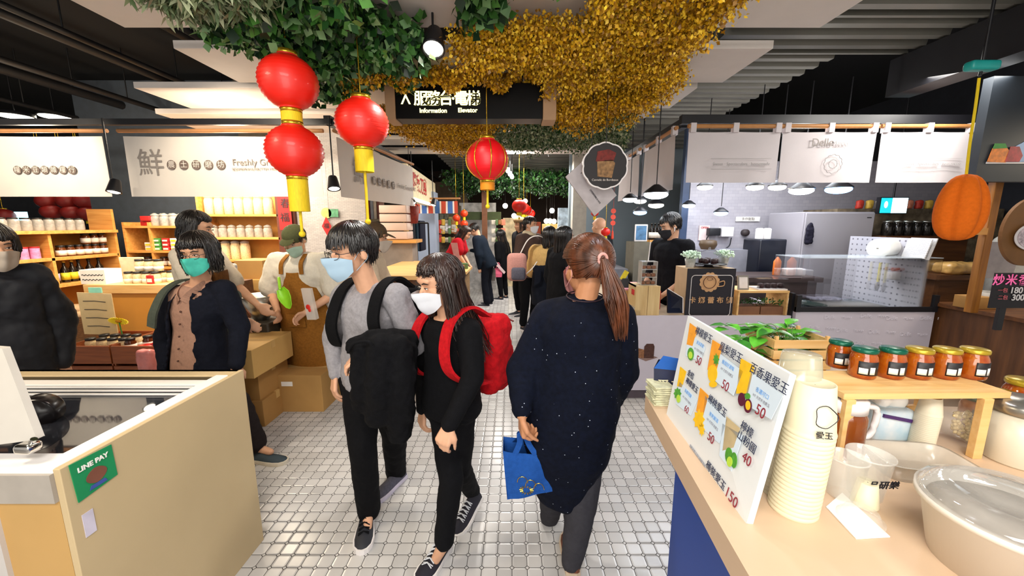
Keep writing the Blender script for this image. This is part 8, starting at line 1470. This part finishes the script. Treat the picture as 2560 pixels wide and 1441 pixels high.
# pine crate and leafy plant behind the menu board
pz_ = Vector((1.02, 1.30, zC)); pz_ = onC(2035, 905, 1.12); t = thing('wooden_crate', 'small pale slatted pine crate beneath the leafy plant', 'crate', (pz_.x-.02, pz_.y+.06, zC)); 
cx0, cx1, cy0, cy1 = pz_.x-.16, pz_.x+.045, pz_.y-.02, pz_.y+.14
for k in range(4):
    z0 = zC+.01+.038*k
    for y in (cy0, cy1): b = MB(); b.b2((cx0, y, z0), (cx1, y+.008, z0+.03)); b.build('slat', M_pine, t, world=True, bev=.001)
    for x in (cx0, cx1-.008): b = MB(); b.b2((x, cy0+.009, z0), (x+.008, cy1, z0+.03)); b.build('slat', M_pine, t, world=True, bev=.001)
for x in (cx0+.010, cx1-.018):
    for y in (cy0+.010, cy1-.010): b = MB(); b.b2((x, y, zC), (x+.01, y+.01, zC+.165)); b.build('corner_post', M_pine, t, world=True)
t = thing('potted_plant', 'bright green leafy plant spilling over the back of the menu board', 'plant', ((cx0+cx1)/2, (cy0+cy1)/2, zC+.001)); b = MB(); b.lathe([(.04, 0), (.055, .09), (.05, .09), (.038, .006)], seg=24); b.build('pot', M_white, t)
M_lf = [mat('leaf_bright', '#5fb834', .35, var=.25, scale=30, coat=.3), mat('leaf_mid', '#2f7f22', .35, var=.25, scale=30, coat=.3)]
g_ = random.Random(12); pc_ = Vector(((cx0+cx1)/2, (cy0+cy1)/2, zC+.12)); stems = []
for (px, py, dy) in [(1815, 815, 0), (1845, 850, -.02), (1875, 820, .03), (1900, 845, 0), (1905, 815, .05), (1935, 830, -.03), (1965, 815, .02), (1990, 825, .05), (1885, 880, -.02), (1930, 880, 0), (1965, 870, .03), (2000, 870, -.02), (2030, 880, 0), (2065, 885, .02), (1990, 900, -.03), (1960, 905, 0), (2000, 930, -.04), (1925, 905, .03), (1915, 860, .06), (1950, 850, .05), (2015, 850, .06), (1870, 850, .05), (1990, 850, 0), (2045, 905, .01)]:
    stems.append(at(px, py, pc_.y+dy))
def leaf(b, base, d, up, L_, W):
    s_ = d.cross(up).normalized(); up = s_.cross(d).normalized(); V = []; 
    for u, wv in ((0, 0), (.15, .55), (.4, 1), (.7, .75), (.9, .3), (1, 0)):
        c = base+d*L_*u-up*L_*.25*u*u; 
        for k in (-1, 0, 1): V.append(c+s_*k*W*wv*.5+up*abs(k)*W*.12*wv*(1 if 1 else 0))
    fs = [(3*i+j, 3*i+j+1, 3*i+j+4, 3*i+j+3) for i in range(5) for j in range(2)]; b.add(V, fs, True)
for gi in range(2):
    b = MB()
    for si, e in enumerate(stems):
        for k in range(4):
            if (si+k) % 2 != gi: continue
            an = g_.uniform(0, 2*PI); d = Vector((math.cos(an), math.sin(an)*.7-.3, g_.uniform(-.35, .3))).normalized(); leaf(b, e+Vector((g_.uniform(-.015, .015), g_.uniform(-.015, .015), g_.uniform(-.01, .01))), d, ZA, g_.uniform(.05, .078), g_.uniform(.042, .06))
    b.build('leaves', M_lf[gi], t, world=True)
b = MB()
for e in stems: b.tube(catmull([pc_-ZA*.05, pc_.lerp(e, .5)+ZA*.03, e], 5), .0016, 5)
b.build('stems', mat('stem_green', '#5a8a3a', .5), t, world=True)
# blue carton and striped napkins at the far end of the near counter
pB_ = onC(1680, 1010); t = thing('blue_gift_box', 'open dark and royal blue gift carton with white characters at the counter end', 'box', pB_); u0 = at(1632, 975, 1.22); 
q = [Vector((.455, 1.16, zC)), Vector((.56, 1.13, zC)), Vector((.60, 1.20, zC)), Vector((.50, 1.24, zC))]; b = MB(); b.loft([q, [p+Vector((-.006, 0, .10)) for p in q]], smooth=False, cap=False); b.loft([[p+ZA*.002 for p in q], [p+ZA*.004 for p in q]], smooth=False); b.build('carton', mat('navy_carton', '#141c3c', .4, var=.3, scale=12), t, world=True)
b = MB(); b.prism([(0, 0), (.11, 0), (.12, .05), (.01, .06)], q[1]+Vector((-.006, 0, .10)), (q[2]-q[1]).normalized(), (ZA+XA*.5).normalized(), .002); b.prism([(0, 0), (.11, 0), (.10, .04), (.02, .05)], q[0]+Vector((-.006, .0, .10)), (q[1]-q[0]).normalized(), (ZA-YA*.3).normalized(), .002); b.build('open_flap', mat('royal_flap', '#1a5cb4', .4), t, world=True)
txt('愛玉', .04, q[0].lerp(q[1], .45)+Vector((-.006, -.004, .045)), (q[1]-q[0]).normalized(), ZA, M_cup, t)
t = thing('napkin_stack', 'stack of striped paper napkins and food bags at the far counter end', 'napkins', onC(1625, 1000)); b = MB()
for k in range(10): b.box(onC(1632, 1003)+Vector((.02, -.0, .003+.006*k)), (.06, .075, .004), Matrix.Rotation(.12*math.sin(k*1.7), 3, 'Z'))
b.build('sheets', mat('striped_paper', '#c8c6a4', .6, var=.25, scale=60), t, world=True); t['kind'] = 'stuff'
# glass jug with amber drink, tissue pack, oval jar of nuts, canister
p = onC(2098, 1130); t = thing('glass_jug', 'glass jug with white lid and amber drink behind the paper cups', 'jug', p); b = MB(); b.lathe([(.001, 0), (.04, 0), (.043, .01), (.043, .10), (.036, .115)], seg=28); b.build('jug_body', mat('amber_drink', '#8a4210', .06, var=.1, alpha=.85, coat=.5), t); b = MB(); b.lathe([(.001, .115), (.041, .113), (.041, .14), (.034, .143), (.001, .144)], seg=28); b.build('lid', M_white, t); b = MB(); b.tube(catmull([(.04, 0, .12), (.075, 0, .11), (.07, 0, .05), (.043, 0, .03)]), .007, 8); b.build('handle', M_white, t)
p = onC(2215, 1100); t = thing('tissue_pack', 'light blue and white tissue packet under the pine bench shelf', 'tissues', (p.x, p.y+.02, zC)); b = MB(); b.rbox((0, 0, .045), (.10, .08, .088), .012); b.build('pack', mat('pale_blue_pack', '#a9cfe4', .35, var=.25, scale=20, col2='#e6ecf0'), t); b = MB(); b.box((0, -.038, .07), (.08, .012, .008), Matrix.Rotation(.2, 3, 'Y')); b.build('purple_band', mat('purple_band', '#4a2a6a', .5), t); b = MB(); b.rbox((.01, .0, .1), (.07, .04, .03), .008); b.build('tissue', M_paper, t, mods=lambda o: organic(.006, 1, .02, .03)(o))
p = onC(2408, 1108); c = p+Vector((.0, .02, .062)); t = thing('nut_jar', 'round clear jar of pale beans lying on its side under the bench shelf', 'jar', p); b = MB(); Rm = Matrix.Rotation(PI/2, 3, 'X') @ Matrix.Rotation(.2, 3, 'Y'); b.lathe([(.001, -.035), (.052, -.035), (.056, -.03), (.056, .03), (.052, .035), (.001, .035)], c, 32, M=Rm); b.build('jar_wall', mat('jar_clear2', '#e0d8cc', .05, alpha=.3, coat=.5), t, world=True)
t = thing('beans', 'pale beans filling the round clear jar', 'beans', c); b = MB()
for i in range(150):
    x = g_.uniform(-.048, .048); z = g_.uniform(-.048, .024); 
    if x*x+z*z > .048**2: continue
    b.ell((x, g_.uniform(-.03, -.02), z), (.006, .004, .0045), Matrix.Rotation(g_.uniform(0, 3), 3, 'Y'), 6, 4)
b.build('bean_heap', mat('pale_bean', '#e2cc94', .5, var=.15, scale=80), t); t['kind'] = 'stuff'
p = onC(2568, 1170); t = thing('canister', 'white metal canister with a clear lid at the right edge of the counter', 'canister', (p.x+.01, p.y+.03, zC)); b = MB(); b.lathe([(.001, 0), (.055, 0), (.058, .004), (.058, .12), (.001, .12)], seg=32); b.build('canister_body', mat('canister_cream', '#d6cdb8', .3, var=.03), t); b = MB(); b.lathe([(.056, .1205), (.061, .122), (.061, .14), (.05, .15), (.001, .152)], seg=32); b.build('lid', M_steel, t)
# ================================================================= far aisle end
b = MB(); b.b2((-6, 11.5, 0), (-1.3, 11.6, 2.8)); S(b, 'wall_far_left', mat('far_left_wall', '#5b4a3a', .8, var=.5, scale=3))
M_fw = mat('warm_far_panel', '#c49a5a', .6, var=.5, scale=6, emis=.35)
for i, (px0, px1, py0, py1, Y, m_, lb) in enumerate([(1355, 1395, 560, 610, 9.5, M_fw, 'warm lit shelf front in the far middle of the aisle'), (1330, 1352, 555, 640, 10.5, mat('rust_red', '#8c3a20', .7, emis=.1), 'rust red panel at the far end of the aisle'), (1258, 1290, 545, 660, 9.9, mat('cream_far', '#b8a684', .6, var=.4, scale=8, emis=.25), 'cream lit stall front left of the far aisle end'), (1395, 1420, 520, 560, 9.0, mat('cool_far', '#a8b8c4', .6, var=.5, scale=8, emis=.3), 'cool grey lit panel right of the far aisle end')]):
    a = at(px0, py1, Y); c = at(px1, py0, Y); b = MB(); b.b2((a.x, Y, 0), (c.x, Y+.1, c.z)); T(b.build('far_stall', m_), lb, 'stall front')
for i, (px, py) in enumerate([(1366, 553), (1375, 553), (1385, 554), (1263, 515), (1285, 540), (1296, 545), (1380, 527)]): p = at(px, py, 9.2); t = thing('lantern_lamp', 'tiny warm glowing lamp in the far aisle', 'lamp', p, 0, 'tiny lamps in the far aisle'); b = MB(); b.ell((0, 0, 0), .06, seg=10, rg=6); b.build('glow_ball', M_bulb, t); b = MB(); b.tube([(0, 0, .05), (0, 0, 2.9-p.z)], .004, 4); b.build('stem', M_black, t)
for k in range(36):
    q_ = at(1100+8*(k % 12)+ (70 if k % 12 > 7 else 0), [556, 578, 600][k//12], 8.4+.05*(k % 3)); 
    if 1150 < 1100+8*(k % 12)+(70 if k % 12 > 7 else 0) < 1180: continue
    b = MB(); b.rbox(q_, (.055+.02*(k % 3), .05, .10+.03*(k % 2)), .01); T(b.build('boxed_good', gm[k % 6]), 'small coloured box among the far stall goods', 'packet', 'far stall goods')
# stalls lining the right side of the aisle beyond the cafe
t = thing('side_counter', 'grey counter past the cafe beside the bald man', 'counter', (1.6, 6.2, 0)); b = MB(); b.b2((1.35, 5.6, 0), (1.7, 6.8, .95)); b.build('cabinet', mat('grey_counter', '#6a6a70', .6), t, world=True)
p = at(1487, 533, 5.6); lantern(p, .055, .045, 'tiny bright red lantern left of the bald man', 1, .05, top=2.6, tl=.05); lantern(at(1514, 580, 4.9), .06, .05, 'tiny bright red lantern right of the bald man behind the ponytail', 1, .04, top=2.4, tl=.03)
p = at(1533, 540, 5.0); t = thing('paper_ornament', 'string of orange-red paper discs with a tassel beside the side curtain', 'ornament', p); b = MB()
for k in range(3): b.prism([(.032*math.cos(q*PI/8), .032*math.sin(q*PI/8)) for q in range(16)], p+ZA*(.06-.075*k), XA, ZA, .006)
b.tube([p+ZA*.09, p-ZA*.26], .004, 5); b.tube([p+ZA*.09, (p.x, p.y, 2.45)], .002, 4); b.caps(p-ZA*.20, p-ZA*.28, .012, .018); b.build('paper_discs', mat('orange_red_paper', '#d8452a', .6), t, world=True)
for pr in list(bpy.data.objects):
    if 'used' in pr: del pr['used']
# a label of its own for every look-alike: by row, then by its place in the row
EN = ['', 'second', 'third', 'fourth', 'fifth', 'sixth', 'seventh', 'eighth', 'ninth', 'tenth', 'eleventh', 'twelfth', '13th', '14th', '15th', '16th', '17th', '18th', '19th', '20th', '21st', '22nd', '23rd', '24th', '25th', '26th']
same = {}
for o in COL.objects:
    if o.parent is None and o.get('label') and o.get('group'): same.setdefault((o['group'], o['label']), []).append(o)
for (g_, lb), L_ in same.items():
    if len(L_) < 2: continue
    pos = {o: o.matrix_basis.translation if o.type == 'EMPTY' else sum((Vector(c) for c in o.bound_box), Vector())/8 for o in L_}
    u = lambda o: pos[o].x/pos[o].y
    if max(map(u, L_))-min(map(u, L_)) < .012:
        L_.sort(key=lambda o: pos[o].z)
        for i, o in enumerate(L_): o['label'] = ('lowest' if i == 0 else EN[i]+' from the bottom')+', '+lb
        continue
    zs = sorted({round(pos[o].z/.05) for o in L_}); rows = []
    for z in zs:
        if rows and z-rows[-1][-1] <= 1: rows[-1].append(z)
        else: rows.append([z])
    if len(rows) > 3: rows = [zs]
    for ri, rw in enumerate(rows):
        Q = sorted([o for o in L_ if round(pos[o].z/.05) in rw], key=u); rn = '' if len(rows) == 1 else ('lower ', 'upper ')[ri] if len(rows) == 2 else ('bottom ', 'middle ', 'top ')[ri]
        for i, o in enumerate(Q):
            if len(Q) == 1: w_ = rn.strip() or 'single'
            else: w_ = ('leftmost' if i == 0 else 'rightmost' if i == len(Q)-1 else EN[i]+' from left')+(' in the '+rn+'row' if rn else '')
            o['label'] = w_+', '+lb
for o in COL.objects:
    if o.get('label') and len(o['label'].split()) > 16: print('LONG', o['label'])
